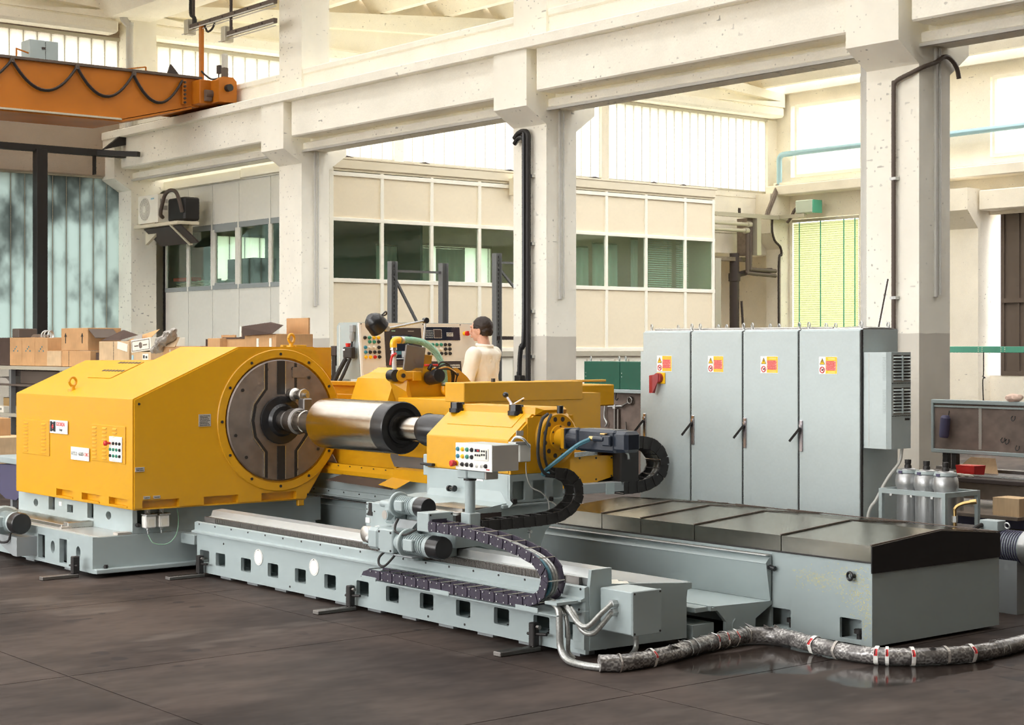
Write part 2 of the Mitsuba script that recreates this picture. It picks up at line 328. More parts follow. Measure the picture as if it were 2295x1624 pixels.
def uglass(name, y0, y1, z0, z1, w, m, lab):
    k = thing(name, lab, None, None, 'structure'); n = max(1, round((y1 - y0) / w)); w = (y1 - y0) / n
    part(k, 'frame', cat(box(XE - .14, XE + .03, y0 - .05, y1 + .05, z0 - .05, z0), box(XE - .14, XE + .03, y0 - .05, y1 + .05, z1, z1 + .06)), 'tray_metal', False)
    pr = [(.006, 0), (w - .006, 0), (w - .006, .045), (w - .014, .045), (w - .014, .007), (.014, .007), (.014, .045), (.006, .045)]
    for i in range(n):                                    # each channel-shaped pane
        part(k, 'pane', _map(ext([(y, x) for y, x in pr], z1 - z0), np.array([[0, -1, 0, XE - .03], [1, 0, 0, y0 + i * w], [0, 0, 1, z0], [0, 0, 0, 1.0]])), m, False)
    part(k, 'joint_seal', cat([box(XE - .075, XE - .028, y0 + i * w - .006, y0 + i * w + .006, z0, z1) for i in range(n + 1)]), 'tray_metal', False)
    return k
uglass('window_1', 8.3, 14.22, 1.97, 5.03, .27, 'profilit_dull', 'tall band of smoky channel glass in the end wall at the left')
uglass('window_2', 8.3, 14.18, 6.75, 7.66, .27, 'profilit', 'high band of channel glass above the orange crane')
uglass('window_3', 15.0, 20.55, 5.85, 7.66, .28, 'profilit', 'high band of channel glass behind the first columns')
uglass('window_4', 20.78, 26.5, 5.85, 7.66, .28, 'profilit', 'bright channel glass band above the left half of the beige office')
uglass('window_5', 26.78, 32.25, 5.85, 7.66, .28, 'profilit', 'bright channel glass band above the right half of the beige office')
uglass('window_11', 16.25, 23.15, 2.9, 4.05, .35, 'profilit', 'row of light panes in the end wall behind the beige office')
for y in (20.55, 26.5):
    part(ew, 'window_post', box(XE - .2, XE + .05, y, y + .23, 5.8, 7.7), 'wall_mat', False)
part(ew, 'window_post', box(XE - .2, XE + .05, 32.25, 32.7, 5.8, 7.7), 'wall_mat', False)
# recess under the end wall beside the far corner
part(ew, 'recess', cat(box(XE - 1.5, XE - 1.4, 29.5, 33, 0, 4.4), box(XE - 1.4, XE - .3, 30.25, 30.32, 0, 4.3), box(XE - 1.4, XE, 29.9, 33, 4.22, 4.34), box(XE - .9, XE - .86, 30.62, 31.1, 0, 4.1)), 'wall_mat', False)
part(ew, 'band_joint', cat(box(XE, XE + .012, 24, 32.4, 5.22, 5.24), box(XE, XE + .012, 24, 32.4, 4.72, 4.74)), 'tray_metal', False)
# roof girders on the end wall (double pitch, recessed web)
def girder(nm, y0, y1, lab):
    ym = (y0 + y1) / 2
    web = [(y0, 7.78), (y1, 7.78), (y1, 8.3), (ym, 9.12), (y0, 8.3)]
    k = solo(nm, cat(ext_x(web, XE + .02, XE + .22), box(XE, XE + .42, y0, y1, 7.74, 8.0, .05),
        ext_x([(y0, 8.0), (y0 + 2.4, 8.0), (y0, 8.16)], XE + .2, XE + .42), ext_x([(y1, 8.0), (y1 - 2.4, 8.0), (y1, 8.16)], XE + .2, XE + .42),
        ext_x([(y0, 8.14), (ym, 8.72), (y1, 8.14), (y1, 8.34), (ym, 9.16), (y0, 8.34)], XE, XE + .42)), 'concrete', lab, 'beam', smooth=False)
girder('roof_girder', -9.8, 14.0, 'concrete roof girder high on the end wall above the orange crane')
girder('roof_girder', 14.5, 32.5, 'tapered concrete roof girder on the end wall of the far hall above its window band')
# ribbed roofs: wing-shaped beams with glazed strips between them
def roof(nm, y0, y1, x1, hf, pane):
    ym, n = (y0 + y1) / 2, 11; w = (y1 - y0) / n; k = struct(nm, box(XE, x1, y0 - .3, y0 + .12, 8.35, 8.95), 'wall_mat', False)
    part(k, 'eaves_beam', box(XE, x1, y1 - .12, y1 + .3, 8.35, 8.95), 'wall_mat', False)
    for i in range(n):
        y = y0 + (i + .5) * w; z = 8.36 + (1 - abs(y - ym) / (ym - y0)) * .80; h = w * hf
        part(k, 'rib_beam', ext_x([(y - h, z + .34), (y - .09, z), (y + .09, z), (y + h, z + .34), (y + h, z + .42), (y - h, z + .42)], XE + .05, x1), 'wall_mat', False)
        if i < n - 1:
            xs = pane(i)
            for a, b, g in ((XE, xs[0], 0), (xs[0], xs[1], 1), (xs[1], x1, 0)):
                if b > a: part(k, 'roof_pane' if g else 'roof_sheet', box(a, b, y + h - .03, y + w - h + .03, z + .44, z + .445), 'glass' if g else 'wall_mat', False)
roof('ceiling', -10, 14.2, 11.5, .33, lambda i: (-28.5, -3.5) if i < 8 else (-26, -4.0))
roof('ceiling', 14.2, 32.6, 11.5, .25, lambda i: (-26.3, -7.0))
# ---- far side wall
sw = [(-29.55, 9.2, -.2)]
def swall(x0, x1, z0, z1): return box(x0, x1, YS, YS + .3, z0, z1)
wb = struct('wall_back', cat(swall(-31.2, -28.98, -.2, 9.3), swall(-28.98, -26.7, 5.12, 6.2), swall(-28.98, -26.7, -.2, 1.2), swall(-31.2, 12, 8.03, 9.3),
    swall(-26.72, -25.9, 1.2, 8.05), swall(-26.7, -24.0, 5.12, 6.2), swall(-26.7, 12, -.2, 1.2), swall(-24.1, -22.95, 1.2, 8.05), swall(-22.95, 12, 4.87, 6.2), swall(-16, 12, 1.2, 4.9), swall(-9, 12, 6.1, 8.1)), 'wall_mat', False)
def swindow(nm, x0, x1, z0, z1, lab, panes=6):
    k = thing(nm, lab, None, None, 'structure')
    part(k, 'frame', cat(box(x0 - .02, x0 + .05, YS - .03, YS + .1, z0, z1), box(x1 - .05, x1 + .02, YS - .03, YS + .1, z0, z1), box(x0, x1, YS - .03, YS + .1, z0 - .02, z0 + .06), box(x0, x1, YS - .03, YS + .1, z1 - .06, z1 + .02)), 'cream_white', False)
    w = (x1 - x0 - .1) / panes
    for i in range(panes): part(k, 'pane', box(x0 + .05 + i * w + .006, x0 + .05 + (i + 1) * w - .006, YS + .04, YS + .046, z0 + .06, z1 - .06), 'profilit', False)
    return k
swindow('window_6', -28.8, -26.1, 6.2, 8.03, 'overexposed high window in the far side wall left of the front column')
swindow('window_7', -26.0, -24.15, 6.2, 8.03, 'overexposed high window seen right of the front column')
swindow('window_8', -22.85, -17, 6.2, 8.03, 'overexposed high window at the right edge of the picture', 12)
for nm, x0, x1 in (('window_9', -28.88, -26.72), ('window_10', -25.8, -24.05)):
    k = thing(nm, 'low window behind the green blinds of the far side wall' if nm[-1] == '9' else 'low window behind the narrow strip of green blind right of the front column', None, None, 'structure')
    part(k, 'frame', cat(box(x0 - .1, x0, YS - .05, YS + .1, 1.2, 5.12), box(x1, x1 + .06, YS - .05, YS + .1, 1.2, 5.12)), 'cream_white', False)
    part(k, 'pane', box(x0, x1, YS + .1, YS + .105, 1.2, 5.12), 'glass', False)
# grey sheet door at the far right
dr_ = struct('door_1', box(-22.7, -16.5, YS + .05, YS + .1, 0, 4.87), 'brown_panel', False)
for i in range(15): part(dr_, 'door_rib', box(-22.62 + .4 * i, -22.58 + .4 * i, YS + .01, YS + .05, 0, 4.87), 'brown_panel', False)
part(dr_, 'door_rail', cat(box(-22.65, -16.5, YS - .02, YS + .04, 2.85, 2.95), box(-22.65, -16.5, YS - .02, YS + .04, 1.2, 1.3)), 'brown_panel', False)
part(wb, 'pilaster', ext_x([(YS, 0), (YS - .45, 0), (YS - .45, 4.55), (YS - .85, 4.95), (YS - .85, 5.45), (YS, 5.45)], -23.75, -22.95), 'wall_mat', False)
part(wb, 'pilaster', ext_x([(YS, 0), (YS - .35, 0), (YS - .35, 4.35), (YS - .75, 4.75), (YS - .75, 5.75), (YS, 5.75)], -29.5, -29.0), 'wall_mat', False)
part(wb, 'wall_beam', cat(box(-29.4, 11, YS - .5, YS, 5.72, 5.97, .02), box(-29.3, 11, YS - .3, YS, 6.0, 6.06)), 'wall_mat', False)
part(wb, 'door_beam', box(-22.9, 11, YS - .5, YS, 4.95, 5.4, .02), 'wall_mat', False)
# outer walls of the near hall, beside and behind the viewer: a ribbon of tall windows faces the machine
struct('wall_front', cat(box(XE, 12, -10.3, -10.0, -.2, 1.0), box(XE, 12, -10.3, -10.0, 8.1, 9.3), box(-1.0, 12, -10.3, -10.0, .9, 8.3), *[box(x, x + .6, -10.4, -9.9, 0, 9) for x in (-29.6, -23.5, -17.5, -11.5, -5.5, .5, 6.5, 11.4)]), 'wall_mat', False)
struct('wall_right', box(11.5, 11.8, -10.3, 33, -.2, 9.5), 'brown_panel', False)

# ================================================================ the column row
CX = [-29.0, -22.95, -16.87, -10.862, -4.85]
ORD = ['at the left end of the row beside the smoky windows', 'behind the yellow headstock', 'behind the man in white', 'large, nearest, behind the grey electrical cabinets', 'out']
prof = [(14.2, 0), (14.72, 0), (14.72, 4.72), (15.05, 4.96), (15.05, 5.72), (14.72, 5.72), (14.72, 8.4), (14.2, 8.4), (14.2, 5.74), (13.86, 5.74), (13.86, 5.0), (14.2, 4.79)]
for i, x in enumerate(CX[:4]):
    k = thing('concrete_column', f'cream concrete column with a grey dado, {ORD[i]}', 'column', 'row of columns')
    part(k, 'shaft', ext_x(prof, x - .69, x), 'column_mat', False)
for i in range(4):
    x0, x1 = CX[i], CX[i + 1] - .69; w = ['first', 'second', 'third', 'fourth'][i]
    nm = ['between the two leftmost columns', 'between the headstock column and the column behind the man', 'between the column behind the man and the nearest column', 'at the top right corner, right of the nearest column'][i]
    solo('crane_beam', ext_x([(13.95, 5.20), (13.97, 5.18), (14.33, 5.18), (14.35, 5.2), (14.35, 5.74), (13.95, 5.74)], x0 + .10, x1 + .01), 'concrete', f'pale concrete crane beam {nm}', 'beam', 'crane beams', smooth=False)
    lb = thing('concrete_lintel', f'recessed concrete lintel under the crane beam {nm}', 'lintel', 'lintels')
    part(lb, 'web', box(x0, x1, 14.36, 14.66, 5.10, 5.73), 'concrete', False)
    part(lb, 'flange', box(x0, x1, 14.22, 14.70, 5.00, 5.12, .015), 'concrete', False)
    part(lb, 'drip_edge', box(x0, x1, 14.20, 14.26, 4.965, 5.0), 'pipe_grey', False)
    solo('parapet_beam', cat(box(x0, x1, 14.24, 14.55, 5.741, 6.2), box(x0, x1, 14.21, 14.6, 6.2, 6.31, .02)), 'concrete', f'upper concrete parapet beam {nm}', 'beam', 'parapet beams', smooth=False)
solo('crane_ledge', box(XE + .02, 2, 13.82, 14.199, 5.741, 5.89, .012), 'concrete', 'long concrete ledge running along the tops of the crane beams', 'ledge', smooth=False)
solo('crane_rail', cat(box(XE + .1, -24.8, 14.02, 14.10, 5.891, 5.95), box(XE + .1, -24.8, 13.98, 14.14, 5.891, 5.905)), 'black', 'black crane rail on the ledge under the orange crane', 'rail', smooth=False)
solo('eaves_gutter_beam', ext_x([(13.5, 8.3), (13.75, 8.0), (14.6, 8.0), (14.85, 8.3)], XE, 10), 'concrete', 'concrete gutter beam high above the column row', 'beam', smooth=False)
# ================================================================ headstock and its slide
def bolts(pts, r, L, d, m_n=10): # bolt heads: pts on a plane, d = outward direction
    d = np.array(d, float); return [cyl(np.array(p) - d * L * .5, np.array(p) + d * L, r, n=m_n) for p in pts]
hs = thing('headstock', 'big glossy yellow headstock housing with a round dark face plate', 'headstock')
def hsprof(top, front=6.07):
    yt = front + (top - 1.43) / .437
    return [(front, .535), (7.69, .532), (8.016, 1.006), (8.016, 1.436), (8.016 - (top - 1.436) / 1.74, top), (yt, top), (front, 1.43)]
def rounded(poly, r=.012):
    p = Polygon(poly); return p.buffer(-r).buffer(r, quad_segs=3)
def pockets_front():   # recessed pockets along the lower edge, cut right through the sheet
    return [(-13.827, -13.506), (-13.31, -12.981), (-12.787, -12.469)]
def hollow(mesh, cutters):
    def to(m): return m3.Manifold(m3.Mesh(np.array(m.vertices, np.float32), np.array(m.faces, np.uint32)))
    a = to(mesh)
    for c in cutters: a = a - to(c)
    o = a.to_mesh(); return trimesh.Trimesh(o.vert_properties[:, :3], o.tri_verts, process=False)
def clean(m): m = m.copy(); m.merge_vertices(); m.fix_normals(); return m
bodyL = clean(ext_x(rounded(hsprof(1.725)), -14.72, -13.39)); bodyR = clean(ext_x(rounded(hsprof(1.85)), -13.39, -12.372))
cuts = [box(a, b, 6.0, 6.07 + .045, .56, .617) for a, b in pockets_front()]
cutsR = [box(-12.41, -12.3, a, b, .545, .612) for a, b in ((6.15, 6.48), (6.705, 7.027), (7.25, 7.593))]
part(hs, 'housing', hollow(bodyL, cuts), 'yellow', 20)
part(hs, 'housing', hollow(bodyR, cuts + cutsR), 'yellow', 20)
for a, b in pockets_front(): part(hs, 'grip_pocket', cat(box(a - .006, b + .006, 6.062, 6.069, .552, .560), box(a - .006, a, 6.062, 6.069, .552, .62)), 'yellow', False)
# front plate with the bored opening
yc, zc, R = 7.43, 1.226, .522
fp = Polygon(hsprof(1.85)).buffer(-.012).difference(Polygon(circ(yc, zc, R + .012, 64)).union(sbox(6.15, .545, 6.48, .612)).union(sbox(6.705, .545, 7.027, .612)).union(sbox(7.25, .545, 7.593, .612)))
part(hs, 'front_plate', ext_x(fp, -12.372, -12.36), 'yellow', False)
part(hs, 'cover_ring', lathe((-12.37, yc, zc), (-12.3, yc, zc), [(0, .606), (.016, .606), (.022, .600), (.022, R + .012), (0, R + .012)], 72), 'yellow', 35)
parts(hs, 'ring_bolt', bolts([(-12.348, yc + .563 * math.cos(t), zc + .563 * math.sin(t)) for t in np.radians(np.arange(0, 360, 30))], .012, .006, (1, 0, 0)), 'black')
parts(hs, 'corner_bolt', bolts([(-12.36, 7.71, .575), (-12.36, 7.80, .765), (-12.36, 6.12, 1.39)], .010, .006, (1, 0, 0)), 'black')
part(hs, 'vent_plate', [rot(box(-13.93, -13.47, 6.40, 6.75, 1.575, 1.582, .003), math.degrees(math.atan(.437)), (1, 0, 0), (-13.7, 6.4, 1.576))], 'yellow', False)
sl = []
for r_, yy in enumerate((6.53, 6.70)):
    for k in range(7):
        x = -13.89 + .062 * k
        sl.append(rot(box(x, x + .036, yy, yy + .03, 1.5795, 1.5850), math.degrees(math.atan(.437)), (1, 0, 0), (-13.7, 6.4, 1.576)))
part(hs, 'vent_slots', sl, 'brown_dark', False, kind='stuff')
def eyebolt(par, p, s, m='yellow', ax=(1, .3, 0)):
    x, y, z = p
    part(par, 'eyebolt', cat(cyl((x, y, z - .01), (x, y, z + .012 * s), .034 * s, n=16), cyl((x, y, z), (x, y, z + .032 * s), .016 * s, n=12), torus((x, y, z + .062 * s), ax, .030 * s, .0095 * s, 22, 8)), m)
eyebolt(hs, (-13.75, 6.18, 1.47), 1.25)
eyebolt(hs, (-12.55, 7.66, 1.845), 1.25)
# louvred doors, plates and buttons on the front
d1 = part(hs, 'louvre_door', box(-14.57, -13.98, 6.062, 6.07, .89, 1.20, .003), 'yellow', False)
part(d1, 'louvres', cat([hull([(x, 6.062, z), (x + .10, 6.062, z), (x, 6.062, z + .014), (x + .10, 6.062, z + .014), (x + .01, 6.050, z), (x + .09, 6.050, z)]) for x in (-14.53, -14.14) for z in np.arange(.915, 1.18, .031)]), 'yellow', False, kind='stuff')
d2 = part(hs, 'louvre_door', box(-13.13, -12.49, 6.062, 6.07, .90, 1.205, .003), 'yellow', False)
part(d2, 'louvres', cat([hull([(x, 6.062, z), (x + .085, 6.062, z), (x, 6.062, z + .014), (x + .085, 6.062, z + .014), (x + .01, 6.050, z), (x + .075, 6.050, z)]) for x in (-13.10, -12.91, -12.72) for z in np.arange(.925, 1.19, .031)]), 'yellow', False, kind='stuff')
lp = part(hs, 'maker_plate', box(-13.95, -13.588, 6.057, 6.063, 1.098, 1.212), 'white_plate', False, 'white plate with the red maker name')
fx, fr, fu = (0, 6.0565, 0), (1, 0, 0), (0, 0, 1)
def letters(par, txt, o, h, m, r=(1, 0, 0), u=(0, 0, 1), bold=True, sx=1.0, nm='lettering'):
    t = text_mesh(txt, h, .0015, bold); t.apply_scale((sx, 1, 1)); return part(par, nm, lay(t, o, r, u), m, False)
part(lp, 'emblem', cat(box(-13.94, -13.90, 6.0545, 6.0575, 1.112, 1.200), box(-13.87, -13.83, 6.0545, 6.0575, 1.112, 1.200), torus((-13.885, 6.056, 1.156), (0, 1, 0), .030, .0065, 24, 6)), 'ink', False)
part(lp, 'emblem_mark', cat(torus((-13.885, 6.0555, 1.156), (0, 1, 0), .014, .0055, 18, 6, 30, 330), box(-13.888, -13.868, 6.0545, 6.0575, 1.150, 1.158)), 'red', False)
letters(lp, 'GIORIA', (-13.815, 6.0565, 1.165), .030, 'red', sx=1.15)
letters(lp, '-Italy-', (-13.775, 6.0565, 1.122), .020, 'ink', bold=False, sx=1.1)
rp = part(hs, 'model_plate', box(-13.515, -13.16, 6.057, 6.063, .889, .998), 'white_plate', False, 'white plate with the machine type in black and red')
letters(rp, 'R 151-4000', (-13.50, 6.0565, .928), .030, 'ink', bold=False, sx=.95); letters(rp, '-CNC', (-13.272, 6.0565, .928), .030, 'red', bold=False, sx=.95)
bp = part(hs, 'button_plate', box(-12.765, -12.535, 6.052, 6.062, .912, 1.118, .003), 'white_plate', False, 'white plate of push buttons')
for i in range(3):
    for j in range(4):
        if (i, j) == (0, 0): part(bp, 'emergency_button', lathe((-12.74, 6.05, 1.062), (-12.74, 5.9, 1.062), [(0, .010), (.03, .010), (.03, .020), (.05, .021), (.056, .012), (.056, 0)], 16), 'red'); continue
        part(bp, 'button', lathe((-12.735 + .057 * j, 6.055, 1.062 - .051 * i), (-12.735 + .057 * j, 5.9, 1.062 - .051 * i), [(0, .013), (.012, .013), (.012, .009), (.016, .009), (.016, 0)], 14), 'green_button' if (i, j) in ((1, 0), (1, 1), (1, 2), (2, 1), (2, 2)) else 'black')
# metal tags on the side face
for (y0, z0, y1, z1) in ((6.655, 1.193, 6.765, 1.294), (6.085, .846, 6.165, .882), (6.158, .622, 6.215, .646), (6.245, .622, 6.305, .646)):
    t = part(hs, 'metal_tag', box(-12.362, -12.352, y0, y1, z0, z1), 'label_metal', False, 'small grey printed tag')
    n = max(1, int((z1 - z0) / .013))
    part(t, 'print', cat([box(-12.3525, -12.3505, y0 + .008, y1 - .008 - .02 * ((k * 7) % 3) / 2 * (y1 - y0) / .11, z0 + .008 + k * .0125, z0 + .013 + k * .0125) for k in range(n)]), 'ink', False)
# the face plate
FX = -12.335
fpz = part(hs, 'face_plate', lathe((-12.45, yc, zc), (FX, yc, zc), [(0, R - .004), (.095, R - .004), (.108, R - .014), (.108, 0)], 80), 'faceplate_iron', 35, 'dark round face plate with milled slots')
X = FX - .007 + .002
def strip(pts, w, nm, m, d=.006):
    from shapely.geometry import LineString
    g = LineString(pts).buffer(w / 2, cap_style=2).intersection(Polygon(circ(yc, zc, R - .016, 64)))
    g = max(getattr(g, 'geoms', [g]), key=lambda q: q.area)
    return part(fpz, nm, ext_x(g, X - .004, X + d), m, False)
def sg(y, z): return (yc + y, zc + z)
S1 = [sg(-.145, .55), sg(-.145, .27), sg(-.25, .14), sg(-.275, 0), sg(-.25, -.14), sg(-.145, -.27), sg(-.145, -.55)]
S2 = [(2 * yc - y, z) for y, z in S1]
strip(S1, .028, 'slot_edge', 'black', .002); strip(S2, .022, 'slot_edge', 'black', .002)
strip([(y - .02, z) for y, z in S1], .010, 'slot_lip', 'steel', .004); strip([(y + .018, z) for y, z in S2[3:]], .008, 'slot_lip', 'steel', .004)
strip([sg(0, .22), sg(0, .56)], .075, 't_slot', 'black', .003); strip([sg(0, -.22), sg(0, -.56)], .075, 't_slot', 'black', .003)
strip([sg(.042, .22), sg(.042, .56)], .008, 'slot_lip', 'steel', .004); strip([sg(.042, -.22), sg(.042, -.56)], .008, 'slot_lip', 'steel', .004)
part(fpz, 'balance_plate', cat(ext_x(rect(yc + .11, zc + .36, yc + .25, zc + .45, .01), X, X + .006)), 'faceplate_iron', False)
parts(fpz, 'face_bolt', bolts([(X, *sg(R * .87 * math.cos(t), R * .87 * math.sin(t))) for t in np.radians([20, 52, 75, 108, 145, 195, 222, 290, 325])], .014, .004, (1, 0, 0)), 'black')
part(hs, 'spindle_nose', lathe((FX + .001, yc, zc), (-11, yc, zc), [(0, .205), (.012, .20), (.02, .14), (.05, .12), (.05, 0)], 36), 'black_gloss', 35)
part(hs, 'centre_point', lathe((FX + .05, yc, zc), (-11, yc, zc), [(0, .085), (.07, .085), (.09, .05), (.12, .05), (.12, 0)], 28), 'steel_dark', 35)
part(hs, 'driving_roller', lathe((FX, yc + .10, zc + .215), (-11, yc + .10, zc + .215), [(0, .05), (.055, .052), (.065, .06), (.075, .052), (.085, .038), (.15, .036), (.165, .054), (.20, .056), (.212, .05), (.212, .012), (.235, .012), (.24, .020), (.26, .020), (.26, 0)], 26), 'steel', 35, 'bright turned carrier pin')
# gearbox hood seen behind the housing, and warning stripe plate
part(hs, 'side_guard', ext_x([(7.78, 1.845), (8.07, 1.845), (8.07, 1.56)], -12.6, -12.55), 'yellow', False)
part(hs, 'side_guard_slot', bar((-12.545, 7.85, 1.84), (-12.545, 8.03, 1.56), .012, .006, (1, 0, 0)), 'black', False)
part(hs, 'bracket', box(-12.41, -12.37, 7.62, 7.68, .48, .54, .006), 'yellow', False)

# ---- cross slide block under the headstock, and its bed
sd = thing('headstock_slide', 'pale grey cast slide block with oval and square holes under the yellow headstock', 'machine base')
sp = Polygon(rect(-14.86, .328, -12.535, .529)).difference(sbox(-14.19, .405, -14.06, .56)).difference(sbox(-13.80, .41, -13.68, .478)).difference(sbox(-13.39, .393, -13.27, .52))
for cx in (-14.47, -12.98): sp = sp.difference(Polygon([(cx + .05 * math.cos(t), .445 + .034 * math.sin(t)) for t in np.linspace(0, 2 * math.pi, 24)]))
part(sd, 'front_wall', ext_y(sp, 6.15, 6.19), 'grey', False)
part(sd, 'body', box(-14.84, -12.58, 6.30, 7.94, .328, .528, .01), 'grey', False)
part(sd, 'end_wall', ext_x(Polygon(rect(6.16, .328, 7.95, .529)).difference(sbox(6.19, .40, 6.30, .56)), -12.575, -12.535), 'grey', False)
part(sd, 'inner_web', box(-14.8, -12.6, 6.28, 6.32, .33, .528), 'grey', False)
part(sd, 'plug', cyl((-12.535, 6.19, .398), (-12.50, 6.19, .398), .016, n=12), 'black')
part(sd, 'name_tag', box(-13.96, -13.91, 6.146, 6.151, .455, .49), 'white_plate', False)
bd = thing('headstock_bed', 'low pale grey cast bed with oval holes standing on the floor under the headstock slide', 'machine base')
bp_ = Polygon(rect(-15.2, .035, -12.53, .325)).union(sbox(-15.2, .035, -12.50, .07))
for a, b, c, d in ((-13.60, .062, -13.46, .262), (-13.165, .062, -13.02, .262), (-14.1, .062, -13.92, .262)): bp_ = bp_.difference(sbox(a, b, c, d))
for cx in (-13.30, -12.80): bp_ = bp_.difference(Polygon([(cx + .042 * math.cos(t), .178 + .052 * math.sin(t)) for t in np.linspace(0, 2 * math.pi, 24)]))
part(bd, 'front_wall', ext_y(bp_, 5.80, 5.84), 'grey', False)
part(bd, 'body', box(-15.2, -12.55, 5.95, 7.9, .04, .31, .006), 'grey', False)
part(bd, 'end_wall', box(-12.58, -12.53, 5.82, 7.9, .035, .325, .006), 'grey', False)
part(bd, 'foot_flange', box(-12.53, -12.46, 5.80, 7.9, .035, .072, .006), 'grey', False)
part(bd, 'slideway', box(-15.1, -12.535, 5.84, 7.9, .310, .327, .004), 'rail_plate', False)
part(bd, 'way_cover', cat(box(-14.9, -13.35, 5.9, 6.15, .327, .355, .004), box(-13.36, -13.27, 5.92, 6.15, .327, .375, .004)), 'steel', False)
parts(bd, 'wiper', (box(-12.62, -12.535, 6.02, 6.14, .327, .345), box(-13.30, -13.26, 5.86, 5.95, .327, .342)), 'label_metal', False)
for x, y in ((-12.50, 5.90), (-12.50, 6.75), (-12.50, 7.3)): part(bd, 'clamp_bolt', cat(cyl((x, y, .07), (x, y, .10), .018, n=6), cyl((x, y, .085), (x, y, .088), .022, n=12)), 'black')
part(bd, 'side_bracket', box(-12.53, -12.30, 6.58, 6.90, .225, .31, .006), 'grey', False)
for x in (-14.9, -14.0, -13.2): part(bd, 'levelling_foot', box(x, x + .18, 5.86, 6.0, 0, .035), 'grey_dark', False)
# motor with a black fan cover on the bed's front left
mt = thing('slide_motor', 'geared motor with a round black fan cover at the left edge of the picture', 'motor')
def motor(par, p, L, r, m_body='grey', fins=True, box_side=(0, -1, 0)):
    # a flange motor along +x: p = centre of the flange face
    p = np.array(p, float); x = np.array([1.0, 0, 0])
    part(par, 'flange', lathe(p, p + x, [(0, 0), (0, r * 1.38), (.016, r * 1.38), (.02, r * 1.3), (.02, 0)], 32), m_body, 35)
    part(par, 'motor_body', lathe(p, p + x, [(0, r * .9), (L * .62, r * .9)], 24), m_body, 35)
    part(par, 'cooling_fins', cat([lathe(p + x * (.03 + (L * .55) * k / 9), p + x, [(0, r * .88), (0, r * 1.02), (.006, r * 1.02), (.006, r * .88)], 24) for k in range(10)]), m_body, False)
    part(par, 'terminal_box', box(p[0] + L * .16, p[0] + L * .42, p[1] - r * 1.28, p[1] - r * .6, p[2] - r * .55, p[2] + r * .55, .006), m_body, False)
    part(par, 'fan_rim', lathe(p, p + x, [(L * .6, r * .95), (L * .62, r * 1.06), (L * .74, r * 1.06)], 32), m_body, 35)
    part(par, 'fan_cover', lathe(p, p + x, [(L * .72, r * 1.07), (L * .95, r * 1.07), (L, r * .98), (L, 0)], 36), 'black_gloss', 35, 'round black fan cover')
motor(mt, (-13.98, 5.66, .355), .37, .085)
part(mt, 'gear_case', cat(box(-14.22, -13.98, 5.58, 5.78, .25, .46, .02), cyl((-14.1, 5.55, .34), (-14.1, 5.80, .34), .07)), 'grey', 35)
part(mt, 'bracket', ext_y([(-14.35, .24), (-13.62, .24), (-13.62, .08), (-13.70, .08), (-13.78, .10), (-14.15, .20), (-14.35, .22)], 5.62, 5.80), 'grey_dark', False)
part(mt, 'cable', tube([(-13.90, 5.57, .33), (-13.90, 5.55, .25), (-13.84, 5.56, .19), (-13.76, 5.6, .2), (-13.75, 5.62, .27)], .010, 8, 6), 'rubber')
# oil cups hanging at the headstock corner
for i, y in enumerate((6.27, 6.39)):
    o = thing('oiler', 'left clear box of the pair of lubricators hanging under the headstock corner' if i == 0 else 'right clear box of the pair of lubricators hanging under the headstock corner', 'lubricator', 'lubricators')
    part(o, 'box', box(-12.52, -12.44, y - .05, y + .045, .375, .475, .008), 'white_plate', False)
    part(o, 'cap', cat(box(-12.53, -12.43, y - .05, y + .05, .475, .490, .003), box(-12.53, -12.50, y - .02, y + .02, .49, .53)), 'galvanised', False)
    part(o, 'nozzle', lathe((-12.48, y - .01, .375), (-12.48, y - .01, 0), [(0, .016), (.02, .014), (.024, .009), (.05, .007), (.05, 0)], 12), 'galvanised')
    part(o, 'face_label', box(-12.4395, -12.437, y - .03, y + .025, .39, .45), 'label_paper', False)
    part(o, 'lever', tube([(-12.46, y + .02, .47), (-12.45, y - .02, .50), (-12.45, y - .03, .52)], .007, 8, 4), 'galvanised')
solo('oil_tube', tube([(-12.48, 6.26, .318), (-12.46, 6.30, .25), (-12.46, 6.42, .235), (-12.46, 6.50, .30), (-12.47, 6.53, .42), (-12.50, 6.53, .525)], .004, 6, 8), 'hose_green', 'thin transparent oil tube looping below the lubricators', 'tube')
# ================================================================ long work bed in front
wb_ = thing('machine_bed', 'long pale grey machine bed with a row of square windows along its front', 'machine bed')
XL, XR, BY = -12.19, -7.424, 6.55
winx = [-12.14, -11.88, -11.48, -11.074, -10.681, -10.277, -9.858, -9.494, -9.096, -8.694, -8.296, -7.905, -7.61]
fpoly = Polygon(rect(XL, .03, XR, .425))
for x in winx: fpoly = fpoly.difference(Polygon(rect(x, .104, min(x + .152, XR - .05), .209, .012)))
part(wb_, 'front_wall', ext_y(fpoly, BY, BY + .028), 'grey', False)
part(wb_, 'inner_wall', box(XL + .02, XR - .02, BY + .17, BY + .19, .04, .40), 'grey', False)
parts(wb_, 'inner_rib', ([box(x + .125, x + .19, BY + .028, BY + .17, .04, .40) for x in winx[:-1]]), 'grey', False)
part(wb_, 'inner_floor', box(XL + .02, XR - .02, BY + .028, BY + .18, .088, .100), 'grey', False)
for x in winx[2:]: part(wb_, 'anchor_bolt', cat(cyl((x + .105, BY + .06, .10), (x + .105, BY + .06, .125), .022, n=6), cyl((x + .105, BY + .06, .1), (x + .105, BY + .06, .104), .034, n=12)), 'black', 30)
